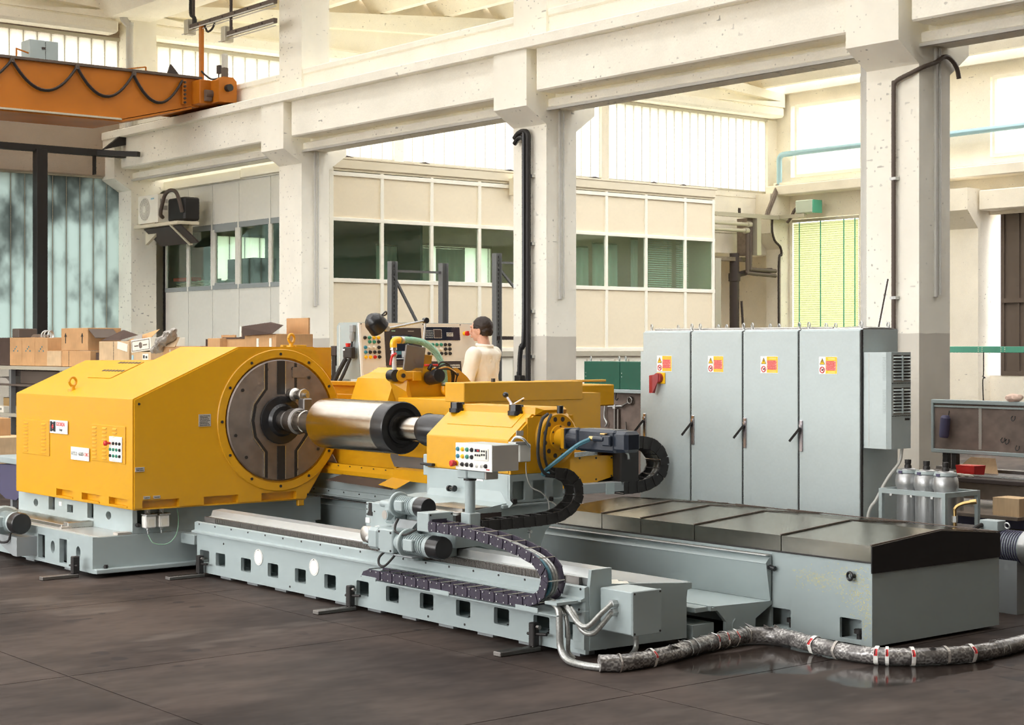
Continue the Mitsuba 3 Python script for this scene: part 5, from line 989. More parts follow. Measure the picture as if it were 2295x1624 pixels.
# ================================================================ junction box and hoses at the bed's right end
jb = thing('junction_box', 'grey square junction box on the right end of the long bed, three conduits entering it', 'junction box')
part(jb, 'box', box(-7.40, -7.125, 6.645, 6.87, .172, .424, .006), 'grey', False)
part(jb, 'cover', box(-7.125, -7.112, 6.640, 6.875, .168, .428, .005), 'grey', False, 'flat cover')
parts(jb, 'cover_screw', bolts([(-7.112, y, z) for y in (6.655, 6.86) for z in (.182, .414)], .006, .003, (1, 0, 0)), 'black')
parts(jb, 'gland', [cyl((-7.26, 6.645, z), (-7.26, 6.605, z), .024, n=6) for z in (.345, .295)] + [cyl((-7.26, 6.80, .172), (-7.26, 6.80, .14), .022, n=6)], 'galvanised')
def conduit(nm, pts, r, lab, grp='braided conduits at the bed end'):
    return solo(nm, tube(pts, r, 12, 9), 'conduit', lab, 'conduit', grp)
conduit('conduit', [(-7.50, 6.44, .342), (-7.44, 6.43, .31), (-7.36, 6.44, .235), (-7.30, 6.46, .225), (-7.27, 6.53, .29), (-7.26, 6.61, .345)], .016, 'braided conduit sagging into the upper gland of the junction box')
conduit('conduit', [(-7.50, 6.47, .338), (-7.42, 6.46, .28), (-7.35, 6.46, .195), (-7.29, 6.49, .182), (-7.265, 6.55, .24), (-7.26, 6.61, .295)], .016, 'braided conduit sagging into the lower gland of the junction box')
conduit('conduit', [(-7.54, 6.40, .34), (-7.475, 6.385, .305), (-7.46, 6.38, .20), (-7.45, 6.38, .09), (-7.38, 6.37, .03), (-7.22, 6.36, .022), (-7.06, 6.40, .025)], .021, 'thick braided conduit dropping from the hose shelf to the floor')
conduit('conduit', [(-7.52, 6.44, .335), (-7.45, 6.425, .25), (-7.44, 6.43, .15), (-7.45, 6.44, .06), (-7.42, 6.46, .018)], .013, 'thin braided conduit behind the thick one dropping to the floor')
conduit('conduit', [(-7.26, 6.80, .15), (-7.255, 6.80, .07), (-7.24, 6.74, .028), (-7.20, 6.60, .018), (-7.14, 6.45, .02), (-7.06, 6.40, .03)], .017, 'braided conduit leaving the bottom of the junction box along the floor')
solo('feed_cable', tube([(-7.75, 6.45, .345), (-7.65, 6.44, .348), (-7.57, 6.43, .342), (-7.53, 6.41, .328)], .012, 10, 6), 'conduit', 'short silver cable end lying on the hose shelf', 'cable')
# the wrapped cable bundle on the floor
bpts = [(-7.10, 6.37, .05), (-7.03, 6.50, .050), (-7.04, 6.80, .052), (-7.14, 7.25, .055), (-7.17, 7.50, .056), (-7.16, 7.70, .06), (-6.98, 7.80, .06), (-6.62, 7.74, .055), (-6.30, 7.76, .052), (-6.10, 7.92, .052), (-5.97, 8.20, .052), (-5.94, 8.50, .052), (-5.97, 8.80, .052), (-6.05, 9.3, .052)]
hb = thing('cable_bundle', 'thick silver-wrapped cable bundle winding over the floor at the front right', 'cable bundle')
bp_s = spline(bpts, 26)
def brad(i, a):
    p = bp_s[i]; return .046 + .012 * vfbm(np.array([p[0] * 14, p[1] * 14, a * 1.2])[None], 3)[0] - .004
lens = len(bp_s)
part(hb, 'wrap', tube(bp_s, .046, 18, 0, rfn=lambda t, a: brad(min(lens - 1, int(round(t * (lens - 1)))), a)), 'wrap_film', 40)
def band(i, w, m, nm, e=.004, a0=0, a1=2 * math.pi):
    V, na, nw = [], 22, 3
    for j in range(nw):
        f = i + w * j / (nw - 1); k0 = min(int(f), lens - 2); c = bp_s[k0] + (bp_s[k0 + 1] - bp_s[k0]) * (f - k0); t = bp_s[k0 + 1] - bp_s[k0]; t = t / np.linalg.norm(t)
        sd = np.cross(t, [0, 0, 1]); sd /= np.linalg.norm(sd); u = np.cross(sd, t)
        for a in np.linspace(a0, a1, na): V.append(c + (.0505 + e + .003 * math.sin(5 * a + i)) * (math.cos(a) * sd + math.sin(a) * u))
    Fc = [(j * na + q_, j * na + q_ + 1, (j + 1) * na + q_ + 1, (j + 1) * na + q_) for j in range(nw - 1) for q_ in range(na - 1)]
    return part(hb, nm, trimesh.Trimesh(np.array(V), [x for q4 in Fc for x in ((q4[0], q4[1], q4[2]), (q4[0], q4[2], q4[3]))], process=False), m, False)
for i, w in ((44, 1.6), (86, 1.4), (97, 1.4), (108, 1.5), (176, 2.2), (212, 2.4), (218, 2.0), (232, 2.2), (264, 2.4)):
    k = band(i, w, 'white_plate', 'label_band', .004)
    band(i + w * .15, w * .7, 'sign_red', 'red_print', .0062, .15, .95)
    band(i + w * .25, w * .18, 'ink', 'black_print', .0078, .25, .85)
for i in (20, 124, 190, 250): band(i, 1.5, 'label_metal', 'tape', .003)
for i in (66, 70, 78, 118, 122, 286, 292): band(i, .7, 'galvanised', 'tie', .004)
rs = np.random.default_rng(3)
for i in (58, 64, 130, 136, 142, 148, 204, 240, 280):   # ragged flaps of the torn wrapping
    p = bp_s[min(i, lens - 1)]; q_ = p + np.array([rs.normal() * .03, rs.normal() * .03, .05 + .025 * rs.random()])
    part(hb, 'torn_flap', hull([p + (0, 0, .035), p + (.03, .05, .03), p + (-.04, .03, .02), q_, q_ + (.012, .02, -.01)]), 'wrap_film', False)
# ================================================================ grey electrical cabinets
cx = [-10.586, -10.0, -9.406, -8.808, -8.19]; CY = 10.0
pos = ['leftmost', 'second from left', 'third from left', 'rightmost']
for i in range(4):
    a, b = cx[i] + .004, cx[i + 1] - .004
    extra = ', with the red rotary switch' if i == 0 else (', with the cooling unit on its side' if i == 3 else '')
    k = thing('electrical_cabinet', f'grey electrical cabinet, {pos[i]} of the row of four{extra}', 'cabinet', 'grey electrical cabinets')
    part(k, 'body', box(a, b, CY + .02, CY + .45, .1, 1.985, .004), 'cabinet_grey', False)
    part(k, 'plinth', box(a + .01, b - .01, CY + .03, CY + .44, 0, .1), 'grey_dark', False)
    d = part(k, 'door', box(a + .004, b - .006, CY, CY + .02, .11, 1.975, .003), 'cabinet_grey', False)
    part(k, 'door_seal', box(b - .007, b + .004, CY + .012, CY + .03, .11, 1.98), 'black', False)
    hx = a + .012
    h = part(k, 'handle', box(hx, hx + .034, CY - .012, CY, 1.03, 1.275, .004), 'chrome', 25, 'swing handle')
    part(h, 'lever', bar((hx + .015, CY - .02, 1.215), (hx - .045, CY - .075, 1.11), .026, .018), 'black', 25)
    part(h, 'lock', cyl((hx + .017, CY - .022, 1.235), (hx + .017, CY, 1.235), .012, n=12), 'chrome')
    sx = [(-10.402, -10.222), (-9.794, -9.616), (-9.206, -9.020), (-8.597, -8.415)][i]; x0, x1 = sx; W = x1 - x0
    s = part(k, 'warning_sign', box(x0, x1, CY - .0030, CY - .0005, 1.640, 1.775), 'white_plate', False, 'white, yellow and red warning sticker')
    f = CY - .0036
    part(s, 'yellow_field', box(x0 + W * .37, x1 - .003, CY - .0040, CY - .0028, 1.644, 1.772), 'sign_yellow', False)
    part(s, 'red_field', box(x0 + W * .39, x1 - .012, CY - .0046, CY - .0038, 1.668, 1.742), 'sign_pink', False)
    part(s, 'red_print', cat([box(x0 + W * .39 + .003 * ((q_ * 5 + i) % 4), x1 - .013 - .004 * ((q_ * 3 + i) % 5), CY - .0052, CY - .0044, 1.670 + .0092 * q_, 1.6755 + .0092 * q_) for q_ in range(8)]), 'sign_red', False)
    part(s, 'small_print', cat([box(x0 + W * .5, x1 - .02, CY - .0046, CY - .0038, z, z + .004) for z in (1.649, 1.657, 1.752, 1.760)]), 'brass', False)
    tx, tz = x0 + W * .185, 1.735
    part(s, 'triangle', cat(ext_y([(tx - .027, tz - .022), (tx + .027, tz - .022), (tx, tz + .027)], CY - .0046, CY - .0034)), 'ink', False)
    part(s, 'triangle_field', ext_y([(tx - .022, tz - .019), (tx + .022, tz - .019), (tx, tz + .021)], CY - .0054, CY - .0044), 'sign_yellow', False)
    part(s, 'flash', ext_y([(tx - .002, tz + .012), (tx + .004, tz + .012), (tx + .001, tz + .001), (tx + .005, tz + .001), (tx - .002, tz - .015), (tx, tz - .003), (tx - .005, tz - .003)], CY - .006, CY - .0052), 'ink', False)
    part(s, 'ring', torus((tx, CY - .004, 1.672), (0, 1, 0), .022, .0035, 24, 5), 'sign_red')
    part(s, 'hand_mark', cat(hull([(tx - .012, CY - .0048, 1.668), (tx + .012, CY - .0048, 1.684), (tx + .010, CY - .0048, 1.664), (tx - .012, CY - .004, 1.668), (tx + .012, CY - .004, 1.684), (tx + .01, CY - .004, 1.664)])), 'ink', False)
    part(s, 'slash', bar((tx - .015, CY - .0055, 1.687), (tx + .015, CY - .0055, 1.657), .004, .001, (0, 1, 0)), 'sign_red', False)
    for x in (a + .05, b - .04):
        part(k, 'lifting_eye', cat(torus((x, CY + .06, 2.022), (.4, 1, 0), .020, .0055, 18, 6), cyl((x, CY + .06, 1.985), (x, CY + .06, 2.004), .010, n=10)), 'galvanised')
        part(k, 'lifting_eye', cat(torus((x, CY + .38, 2.018), (.4, 1, 0), .020, .0055, 18, 6), cyl((x, CY + .38, 1.985), (x, CY + .38, 2.0), .010, n=10)), 'galvanised')
    part(k, 'roof_gutter', box(a, b, CY + .03, CY + .44, 1.985, 1.992), 'galvanised', False)
    if i == 0:
        m_ = part(k, 'main_switch', box(-10.40, -10.30, CY - .012, CY, 1.535, 1.63, .004), 'sign_yellow', False, 'yellow and red rotary main switch')
        part(m_, 'switch_knob', cat(cyl((-10.36, CY - .045, 1.585), (-10.36, CY - .01, 1.585), .042, n=24), hull([(x, y, z) for x in (-10.425, -10.385) for y in (CY - .075, CY - .045) for z in (1.455, 1.605)] + [(-10.34, CY - .05, 1.62), (-10.34, CY - .05, 1.56)])), 'dark_red', 25)
solo('cabinet_flank', box(-10.645, -10.592, CY + .03, CY + .43, 0, 1.81, .004), 'cabinet_grey', 'narrow lower grey cabinet section at the left end of the cabinet row', 'cabinet', smooth=False)
solo('roof_rod', cat(cyl((-10.53, CY + .10, 2.000), (-8.54, CY + .10, 2.000), .0075, n=8)), 'steel', 'long thin steel rod lying on the roofs of the cabinets', 'rod')
solo('roof_sheet', hull([(x, y, z) for x, y in ((-8.56, 10.1), (-8.56, 10.4), (-8.2, 10.1), (-8.2, 10.4)) for z in (1.993, 1.997)] + [(-8.4, 10.25, 2.012)]), 'galvanised', 'thin bent sheet lying on the roof of the rightmost cabinet', 'sheet', smooth=False)
solo('thin_wand', cyl((-8.36, 10.42, 1.992), (-8.33, 10.5, 2.38), .006, n=8), 'brown_dark', 'thin rod leaning on the nearest column behind the cabinets', 'rod')
ac = thing('cooling_unit', 'tall grey louvred cooling unit on the side of the rightmost electrical cabinet', 'cooling unit')
AX0, AX1, AY0, AY1, AZ0, AZ1 = -8.186, -7.945, 10.03, 10.285, 1.085, 1.81
part(ac, 'case', ext_z([(AX0, AY0), (AX1 - .03, AY0), (AX1, AY0 + .025), (AX1, AY1), (AX0, AY1)], AZ0, AZ1), 'cabinet_grey', False)
part(ac, 'front_seam', cat(box(AX0 + .05, AX0 + .053, AY0 - .001, AY0, AZ0 + .01, AZ1 - .01)), 'label_metal', False)
for z0, n_ in ((1.60, 8), (1.355, 8)):
    g_ = part(ac, 'grille', box(AX1 - .002, AX1 + .002, AY0 + .045, AY1 - .01, z0 - .012, z0 + .19), 'label_metal', False)
    for j in range(n_): part(g_, 'slat', hull([(AX1, y, z0 + .0235 * j) for y in (AY0 + .048, AY1 - .012)] + [(AX1, y, z0 + .0235 * j + .015) for y in (AY0 + .048, AY1 - .012)] + [(AX1 + .016, y, z0 + .0235 * j + .002) for y in (AY0 + .05, AY1 - .014)]), 'cabinet_grey', False)
    part(g_, 'gaps', cat([box(AX1 + .001, AX1 + .0035, AY0 + .048, AY1 - .014, z0 + .0235 * j + .0152, z0 + .0235 * j + .0232) for j in range(n_)]), 'black', False, kind='stuff')
    part(g_, 'grille_bar', box(AX1, AX1 + .018, AY0 + .14, AY0 + .148, z0 - .005, z0 + .185), 'cabinet_grey', False)
    part(ac, 'side_louvres', cat([box(AX1 - .060, AX1 - .034, AY0 - .002, AY0 + .001, z0 + .012 * j, z0 + .005 + .012 * j) for j in range(15)]), 'grey', False, kind='stuff')
part(ac, 'split_line', box(AX1, AX1 + .0012, AY0 + .03, AY1, 1.330, 1.334), 'black', False); part(ac, 'split_line', box(AX1, AX1 + .0012, AY0 + .03, AY1, 1.575, 1.579), 'black', False)
part(ac, 'badge', box(AX1, AX1 + .002, AY1 - .07, AY1 - .015, 1.298, 1.314), 'black', False)
solo('drain_hose', tube([(-7.99, 10.24, 1.085), (-8.0, 10.22, .98), (-8.06, 10.16, .86), (-8.12, 10.10, .70), (-8.165, 10.05, .55), (-8.17, 10.03, .05)], .012, 8, 8), 'pipe_grey', 'pale drain hose hanging from the cooling unit to the floor', 'hose')
# ================================================================ gas bottles, bench and board at the right
rk = thing('bottle_rack', 'grey angle-iron rack holding three silver pressure bottles', 'rack')
RX0, RX1, RY0, RY1, RZ = -8.02, -7.42, 10.0, 10.42, .795
for x in (RX0, RX1 - .03):
    for y in (RY0, RY1 - .03): part(rk, 'leg', box(x, x + .03, y, y + .03, 0, RZ), 'grey', False)
parts(rk, 'rail', [box(RX0, RX1, RY0, RY0 + .03, RZ - .035, RZ), box(RX0, RX1, RY1 - .03, RY1, RZ - .035, RZ), box(RX0, RX0 + .03, RY0, RY1, RZ - .035, RZ), box(RX1 - .03, RX1, RY0, RY1, RZ - .035, RZ), box(RX0, RX1, RY0, RY1, .10, .13)], 'grey', False)
for i in range(3):
    x, y = -7.905 + .185 * i, 10.20 - .02 * i
    b = thing('pressure_bottle', f'silver-grey pressure bottle with black cap, {("left", "middle", "right")[i]} one of three in the rack', 'bottle', 'pressure bottles in the rack')
    part(b, 'bottle', lathe((x, y, .13), (x, y, 2), [(0, 0), (0, .075), (.01, .083), (.66, .083), (.69, .094), (.72, .094), (.76, .088), (.80, .060), (.805, .060), (.812, .045), (.812, 0)], 32), 'galvanised_paint', 35)
    part(b, 'collar', lathe((x, y, .13), (x, y, 2), [(.775, .082), (.78, .086), (.80, .080), (.80, .05)], 32), 'grey', 35)
    part(b, 'cap', lathe((x, y, .94), (x, y, 2), [(0, .026), (.02, .026), (.03, .02), (.04, .024), (.065, .024), (.065, 0)], 20), 'black', 35)
    part(b, 'blue_tag', box(x - .02, x + .012, y - .089, y - .083, .905, .925), 'purple_grey', False)
    part(b, 'hook', box(x - .01, x + .01, RY0 - .004, RY0 + .01, RZ - .05, RZ - .033), 'galvanised', False)
tb = thing('tool_board', 'framed dirty brown board with hooks standing on the bench at the right edge', 'board')
part(tb, 'sheet', box(-9.02, -8.05, 12.0, 12.02, .96, 1.36), 'tool_board', False)
parts(tb, 'frame_bar', [box(-9.04, -8.0, 11.98, 12.05, 1.36, 1.395, .004), box(-9.04, -8.0, 11.98, 12.03, .935, .968, .004), box(-9.04, -9.015, 11.98, 12.05, .95, 1.38, .004), box(-9.03, -8.0, 11.99, 12.01, 1.33, 1.345)], 'grey', False)
parts(tb, 'post', [box(-8.93, -8.88, 12.0, 12.05, .80, .95), box(-8.84, -8.79, 12.0, 12.05, .80, .95)], 'black', False)
for x, z in ((-8.22, 1.245), (-8.28, 1.05), (-8.32, 1.06), (-8.18, 1.0)): part(tb, 'hook', tube([(x, 11.99, z + .03), (x, 11.97, z + .01), (x + .02, 11.96, z - .01), (x + .035, 11.97, z + .005), (x + .035, 11.975, z + .03)], .004, 6, 4), 'black')
part(tb, 'paint_streak', box(-8.56, -8.53, 11.9975, 11.9995, .98, 1.33), 'label_metal', False)
bs = thing('black_brush', 'dark cylinder hanging by a wire from the framed board', 'brush'); part(bs, 'roll', rot(lathe((-8.86, 11.94, 1.07), (-8.86, 11.94, 2), [(0, 0), (0, .035), (.02, .042), (.17, .042), (.19, .03), (.19, 0)], 20), 6, (0, 1, 0), (-8.86, 11.94, 1.2)), 'purple_grey'); part(bs, 'wire', cyl((-8.85, 11.97, 1.24), (-8.85, 11.985, 1.30), .004, n=6), 'black')
solo('rag', (lambda m: (m.apply_scale((.075, .06, .035)), setattr(m, 'vertices', m.vertices + (vfbm(m.vertices * 22, 3)[:, None] - .5) * .03), m.apply_translation((-8.22, 12.01, 1.425)), m)[-1])(trimesh.creation.icosphere(4)), 'rag_pink', 'crumpled pale rag lying on top of the framed board', 'rag', smooth=True)
bn = thing('workbench', 'dark steel workbench behind the pressure bottles', 'workbench')
part(bn, 'top', box(-9.15, -7.6, 11.55, 12.3, .735, .775, .006), 'brown_dark', False); part(bn, 'back_rail', box(-9.15, -7.6, 12.2, 12.3, .775, .80), 'steel_dark', False)
part(bn, 'apron', box(-9.1, -7.6, 11.62, 11.64, .60, .735), 'cast_brown', False)
part(bn, 'lower_shelf', box(-9.0, -7.6, 11.5, 12.2, .50, .53, .004), 'cast_brown', False); part(bn, 'shelf_front', box(-9.0, -7.6, 11.5, 11.52, .40, .50), 'purple_grey', False)
parts(bn, 'leg', [box(x, x + .08, y, y + .08, 0, .735) for x in (-9.05, -7.8) for y in (11.6, 12.15)], 'brown_dark', False)
part(bn, 'drawer_block', box(-8.25, -7.62, 11.7, 12.1, .06, .44, .005), 'brown_panel', False); part(bn, 'drawer_edge', box(-8.3, -7.6, 11.66, 11.7, .43, .45), 'galvanised', False)
solo('red_bin', cat(hull([(-8.62, 11.78, .775), (-8.45, 11.78, .775), (-8.63, 11.77, .855), (-8.44, 11.77, .855), (-8.62, 11.92, .775), (-8.45, 11.92, .775), (-8.63, 11.93, .855), (-8.44, 11.93, .855)])), 'red', 'small red plastic bin on the dark workbench', 'bin', smooth=False)
solo('plier', cat(torus((-8.45, 11.62, .785), (0, .3, 1), .04, .009, 18, 6), torus((-8.38, 11.62, .785), (0, .3, 1), .03, .009, 18, 6)), 'label_paper', 'pale twisted cable ends lying on the front edge of the workbench', 'cable')
solo('flat_bar', bar((-8.6, 11.72, .785), (-7.7, 11.7, .785), .03, .012), 'galvanised', 'long flat steel bar lying on the workbench', 'bar', smooth=False)
solo('cardboard_piece', hull([(-8.85, 12.05, .776), (-8.4, 12.05, .776), (-8.75, 12.15, .90), (-8.5, 12.15, .90), (-8.85, 12.06, .776), (-8.75, 12.16, .9)]), 'cardboard_pale', 'flattened pale cardboard behind the red bin on the workbench', 'cardboard', smooth=False)
tcan = thing('steel_can', 'short silver can standing on the lower bench shelf', 'can'); part(tcan, 'can', lathe((-8.30, 11.3, .53), (-8.30, 11.3, 1), [(0, 0), (0, .078), (.12, .078), (.12, .072), (.01, .072), (.01, 0)], 28), 'galvanised_paint', 35)
solo('can_shelf', box(-8.75, -7.6, 11.15, 11.5, .505, .53), 'cast_brown', 'thin front shelf board of the bench carrying the silver can', 'shelf', smooth=False)
wbk = thing('wood_block', 'square end-grain wood block beside the silver can', 'wood'); part(wbk, 'block', box(-8.66, -8.42, 11.2, 11.42, .53, .68, .006), 'wood_block', False)
sk = solo('white_socket', box(-8.70, -8.655, 11.2, 11.24, .57, .65, .004), 'white_plate', 'small white socket box left of the wood block', 'socket', smooth=False)
solo('bench_carton', box(-7.86, -7.62, 11.2, 11.4, .53, .67), 'cardboard_pale', 'pale carton on the bench shelf at the right edge of the picture', 'box', smooth=False)
pm = thing('pump_motor', 'grey pump motor with a terminal box behind the big bed at the right edge', 'motor')
part(pm, 'motor_body', lathe((-7.0, 10.05, .46), (-6.4, 10.05, .46), [(0, 0), (0, .10), (.03, .105), (.22, .105)], 28), 'grey'); part(pm, 'cooling_fins', cat([lathe((-6.98 + .02 * j, 10.05, .46), (-6, 10.05, .46), [(0, .10), (0, .113), (.006, .113), (.006, .10)], 28) for j in range(10)]), 'purple_grey', False, kind='stuff')
part(pm, 'fan_rim', lathe((-6.78, 10.05, .46), (-6, 10.05, .46), [(0, .10), (.01, .125), (.14, .125), (.15, .118), (.10, .11), (.10, 0)], 32), 'galvanised_paint', 35)
part(pm, 'terminal_box', box(-7.10, -6.95, 9.96, 10.06, .565, .635, .004), 'grey', False); part(pm, 'lifting_eye', torus((-6.90, 10.0, .605), (0, 1, .2), .020, .006, 16, 6), 'galvanised')
part(pm, 'cable', tube([(-7.08, 9.96, .60), (-7.09, 9.90, .58), (-7.12, 9.88, .54), (-7.16, 9.9, .46)], .016, 8, 5), 'rubber'); part(pm, 'foot', box(-7.0, -6.8, 9.97, 10.13, 0, .37), 'grey_dark', False)
bpz = thing('brass_pipe', 'bent brass pipe outlet rising behind the big bed', 'pipe'); part(bpz, 'pipe', tube([(-7.30, 9.95, .10), (-7.30, 9.95, .62), (-7.295, 9.95, .70), (-7.25, 9.97, .735), (-7.19, 10.0, .75)], .013, 10, 5), 'brass'); part(bpz, 'nut', cyl((-7.30, 9.95, .60), (-7.30, 9.95, .645), .022, n=6), 'galvanised'); part(bpz, 'nozzle', cyl((-7.20, 9.99, .748), (-7.16, 10.01, .755), .018, n=10), 'brass')
gbm = thing('green_rack_beam', 'mint green perforated rack beam crossing behind the nearest column at the right', 'beam'); part(gbm, 'beam', box(-12.6, -10.2, 16.0, 16.05, 1.785, 1.855, .004), 'green_beam', False)
parts(gbm, 'hole', bolts([(x, 16.0, z) for x in (-11.42, -11.37, -11.12, -11.07) for z in (1.80, 1.82, 1.84)], .006, .002, (0, -1, 0)), 'cream_white')
parts(gbm, 'upright', [box(-12.6, -12.55, 16.0, 16.1, 0, 1.9), box(-10.25, -10.2, 16.0, 16.1, 0, 1.9)], 'green_beam', False)
solo('wire_hook', tube([(-11.35, 16.0, 1.79), (-11.35, 16.0, 1.55), (-11.36, 16.0, 1.52), (-11.33, 16.0, 1.50), (-11.36, 16.0, 1.47), (-11.35, 16.0, 1.2)], .006, 6, 5), 'black', 'thin wire with a hook hanging from the green rack beam', 'wire')
# ---- green cabinets and tool board behind the machine
for i, (x0, x1) in enumerate(((-14.19, -13.60), (-13.595, -12.95))):
    gk = thing('green_cabinet', ('left' if i == 0 else 'right') + ' dark green electrical cabinet with lifting eyes, seen left of the grey cabinets', 'cabinet', 'dark green cabinets')
    part(gk, 'body', box(x0, x1, 12.5, 12.9, 1.385, 1.688, .004), 'green_cabinet', False)
    for x in ((x0 + .06, x1 - .06) if i == 0 else (x0 + .04,)): part(gk, 'lifting_eye', cat(torus((x, 12.55, 1.722), (.5, 1, 0), .022, .006, 16, 6), cyl((x, 12.55, 1.688), (x, 12.55, 1.70), .012, n=8)), 'galvanised')
    parts(gk, 'screw', bolts([(x0 + .03, 12.5, z) for z in (1.52, 1.56)], .006, .003, (0, -1, 0)), 'galvanised')
tbs = thing('tool_wall', 'brown hanging tool panel below the dark green cabinets', 'tool panel')
part(tbs, 'sheet', box(-14.6, -12.6, 12.5, 12.53, .4, 1.345), 'tool_board', False); part(tbs, 'shelf', box(-14.6, -12.6, 12.42, 12.92, 1.345, 1.383, .004), 'grey', False)
parts(tbs, 'leg', [box(x, x + .06, 12.6, 12.66, 0, 1.345) for x in (-14.55, -12.7)], 'grey_dark', False)
def tool(nm, lab, m, mt): return solo(nm, m, mt, lab, 'tool', 'tools on the brown panel')
tool('open_hook', 'S-shaped steel hook wrench hanging left on the tool panel', cat(tube([(-13.80, 12.47, 1.235), (-13.81, 12.47, 1.15), (-13.815, 12.47, 1.07), (-13.79, 12.47, 1.03), (-13.775, 12.47, 1.0), (-13.80, 12.47, .965)], .012, 8, 6), cyl((-13.82, 12.46, 1.235), (-13.77, 12.46, 1.235), .018, n=12)), 'galvanised')
tool('caliper', 'pair of long thin compass legs hanging at the left of the tool panel', cat(cyl((-13.955, 12.47, 1.12), (-13.99, 12.47, .80), .009, .004, n=8), cyl((-13.955, 12.47, 1.12), (-13.93, 12.47, .80), .009, .004, n=8), cyl((-13.955, 12.46, 1.12), (-13.955, 12.48, 1.12), .014, n=10)), 'steel_dark')
tool('tee_wrench', 'horizontal steel bar tool in the middle of the tool panel', cat(cyl((-13.75, 12.47, 1.19), (-13.52, 12.47, 1.20), .013, n=10), box(-13.66, -13.62, 12.45, 12.49, 1.17, 1.215)), 'galvanised')
tool('long_rod', 'two long grey rods hanging in the middle of the tool panel', cat(box(-13.665, -13.64, 12.47, 12.49, .7, 1.165), box(-13.61, -13.585, 12.47, 12.49, .7, 1.165)), 'steel_dark')
tool('chisel', 'short grey chisel hanging at the right of the tool panel', cat(hull([(-13.50, 12.47, .8), (-13.45, 12.47, .8), (-13.47, 12.47, 1.03), (-13.465, 12.48, 1.03), (-13.5, 12.49, .8), (-13.45, 12.49, .8)])), 'steel_dark')
tool('ring_pulley', 'dark ring with a short bar at the upper right of the tool panel', cat(torus((-13.40, 12.47, 1.265), (0, 1, 0), .035, .014, 20, 8), cyl((-13.43, 12.47, 1.24), (-13.52, 12.47, 1.205), .012, n=10)), 'steel_dark')
tool('wall_hook', 'empty black hook at the top middle of the tool panel', tube([(-13.62, 12.47, 1.34), (-13.62, 12.46, 1.28), (-13.60, 12.46, 1.265), (-13.58, 12.46, 1.285)], .006, 8, 5), 'black')
# ================================================================ overhead crane
cr = thing('bridge_crane', 'orange bridge crane girder at the upper left, resting on the concrete ledge', 'crane')
CG = -25.55
web = [(-4, 5.60), (12.30, 5.60), (13.60, 5.93), (13.76, 5.93), (13.76, 6.40), (-4, 6.40)]
part(cr, 'girder', ext_x(web, CG - 1.0, CG), 'crane_orange', False)
part(cr, 'underside', ext_x([(-4, 5.56), (12.32, 5.56), (13.62, 5.89), (13.62, 5.92), (12.3, 5.59), (-4, 5.59)], CG - 1.06, CG + .02), 'crane_orange', False)
part(cr, 'bottom_flange', ext_x([(-4, 5.585), (12.32, 5.585), (12.3, 5.615), (-4, 5.615)], CG - .01, CG + .07), 'tray_metal', False)
part(cr, 'top_flange', box(CG - 1.05, CG + .06, -4, 13.8, 6.40, 6.445, .004), 'brown_panel', False)
part(cr, 'end_joint', box(CG, CG + .06, 13.42, 13.50, 5.95, 6.36), 'crane_orange', False)
parts(cr, 'joint_bolt', bolts([(CG + .06, 13.46, z) for z in np.linspace(5.98, 6.32, 6)], .02, .03, (1, 0, 0)), 'brown_dark')
part(cr, 'end_carriage', box(-27.2, -25.10, 13.83, 14.12, 5.965, 6.36, .015), 'crane_orange', False)
part(cr, 'carriage_end', ext_x([(13.80, 5.965), (14.14, 5.965), (14.14, 6.32), (14.07, 6.39), (13.88, 6.39), (13.80, 6.33)], -25.10, -24.92), 'crane_orange', False)
part(cr, 'link_plate', box(CG - .9, CG + .30, 13.62, 13.84, 5.955, 6.36, .01), 'crane_orange', False)
parts(cr, 'wheel', [cyl((x, 13.98, 6.01), (x, 14.14, 6.01), .058, n=20) for x in (-26.9, -25.3)], 'brown_dark')
part(cr, 'buffer', cyl((-24.92, 13.96, 6.20), (-24.82, 13.96, 6.20), .06, n=20), 'black')
part(cr, 'carriage_motor', cat(cyl((-25.22, 13.70, 6.12), (-25.22, 13.83, 6.12), .07, n=18), box(-25.28, -25.16, 13.70, 13.8, 6.0, 6.06)), 'cast_brown')
part(cr, 'limit_switch', cat(cyl((-25.2, 13.95, 6.36), (-25.2, 13.95, 6.50), .012, n=8), box(-25.24, -25.16, 13.93, 13.99, 6.48, 6.62)), 'brown_dark', False)
part(cr, 'beacon', box(-25.06, -24.96, 13.92, 14.0, 6.39, 6.55), 'brown_panel', False); part(cr, 'beacon_lens', box(-25.06, -24.96, 13.92, 14.0, 6.55, 6.79, .01), 'pipe_grey', False)
part(cr, 'collector_mast', box(-25.62, -25.55, 13.80, 13.86, 6.0, 7.37), 'crane_orange', False)
part(cr, 'mast_cable', tube([(-25.53, 13.8, 6.55), (-25.48, 13.85, 6.48), (-25.35, 13.9, 6.40), (-25.2, 13.95, 6.40)], .015, 8, 6), 'rubber')
part(cr, 'stop_fin', hull([(-25.75, 13.50, 6.445), (-25.7, 13.5, 6.445), (-25.75, 13.25, 6.445), (-25.7, 13.25, 6.445), (-25.75, 13.32, 6.64), (-25.7, 13.32, 6.64)]), 'brown_dark', False)
k = part(cr, 'control_case', box(-26.0, -25.65, 10.80, 11.28, 6.445, 6.77, .006), 'grey', False, 'grey control case on top')
part(k, 'latch', box(-25.645, -25.635, 11.0, 11.06, 6.63, 6.66), 'brown_dark', False); part(k, 'door_gap', box(-25.649, -25.644, 11.06, 11.065, 6.46, 6.75), 'brown_dark', False)
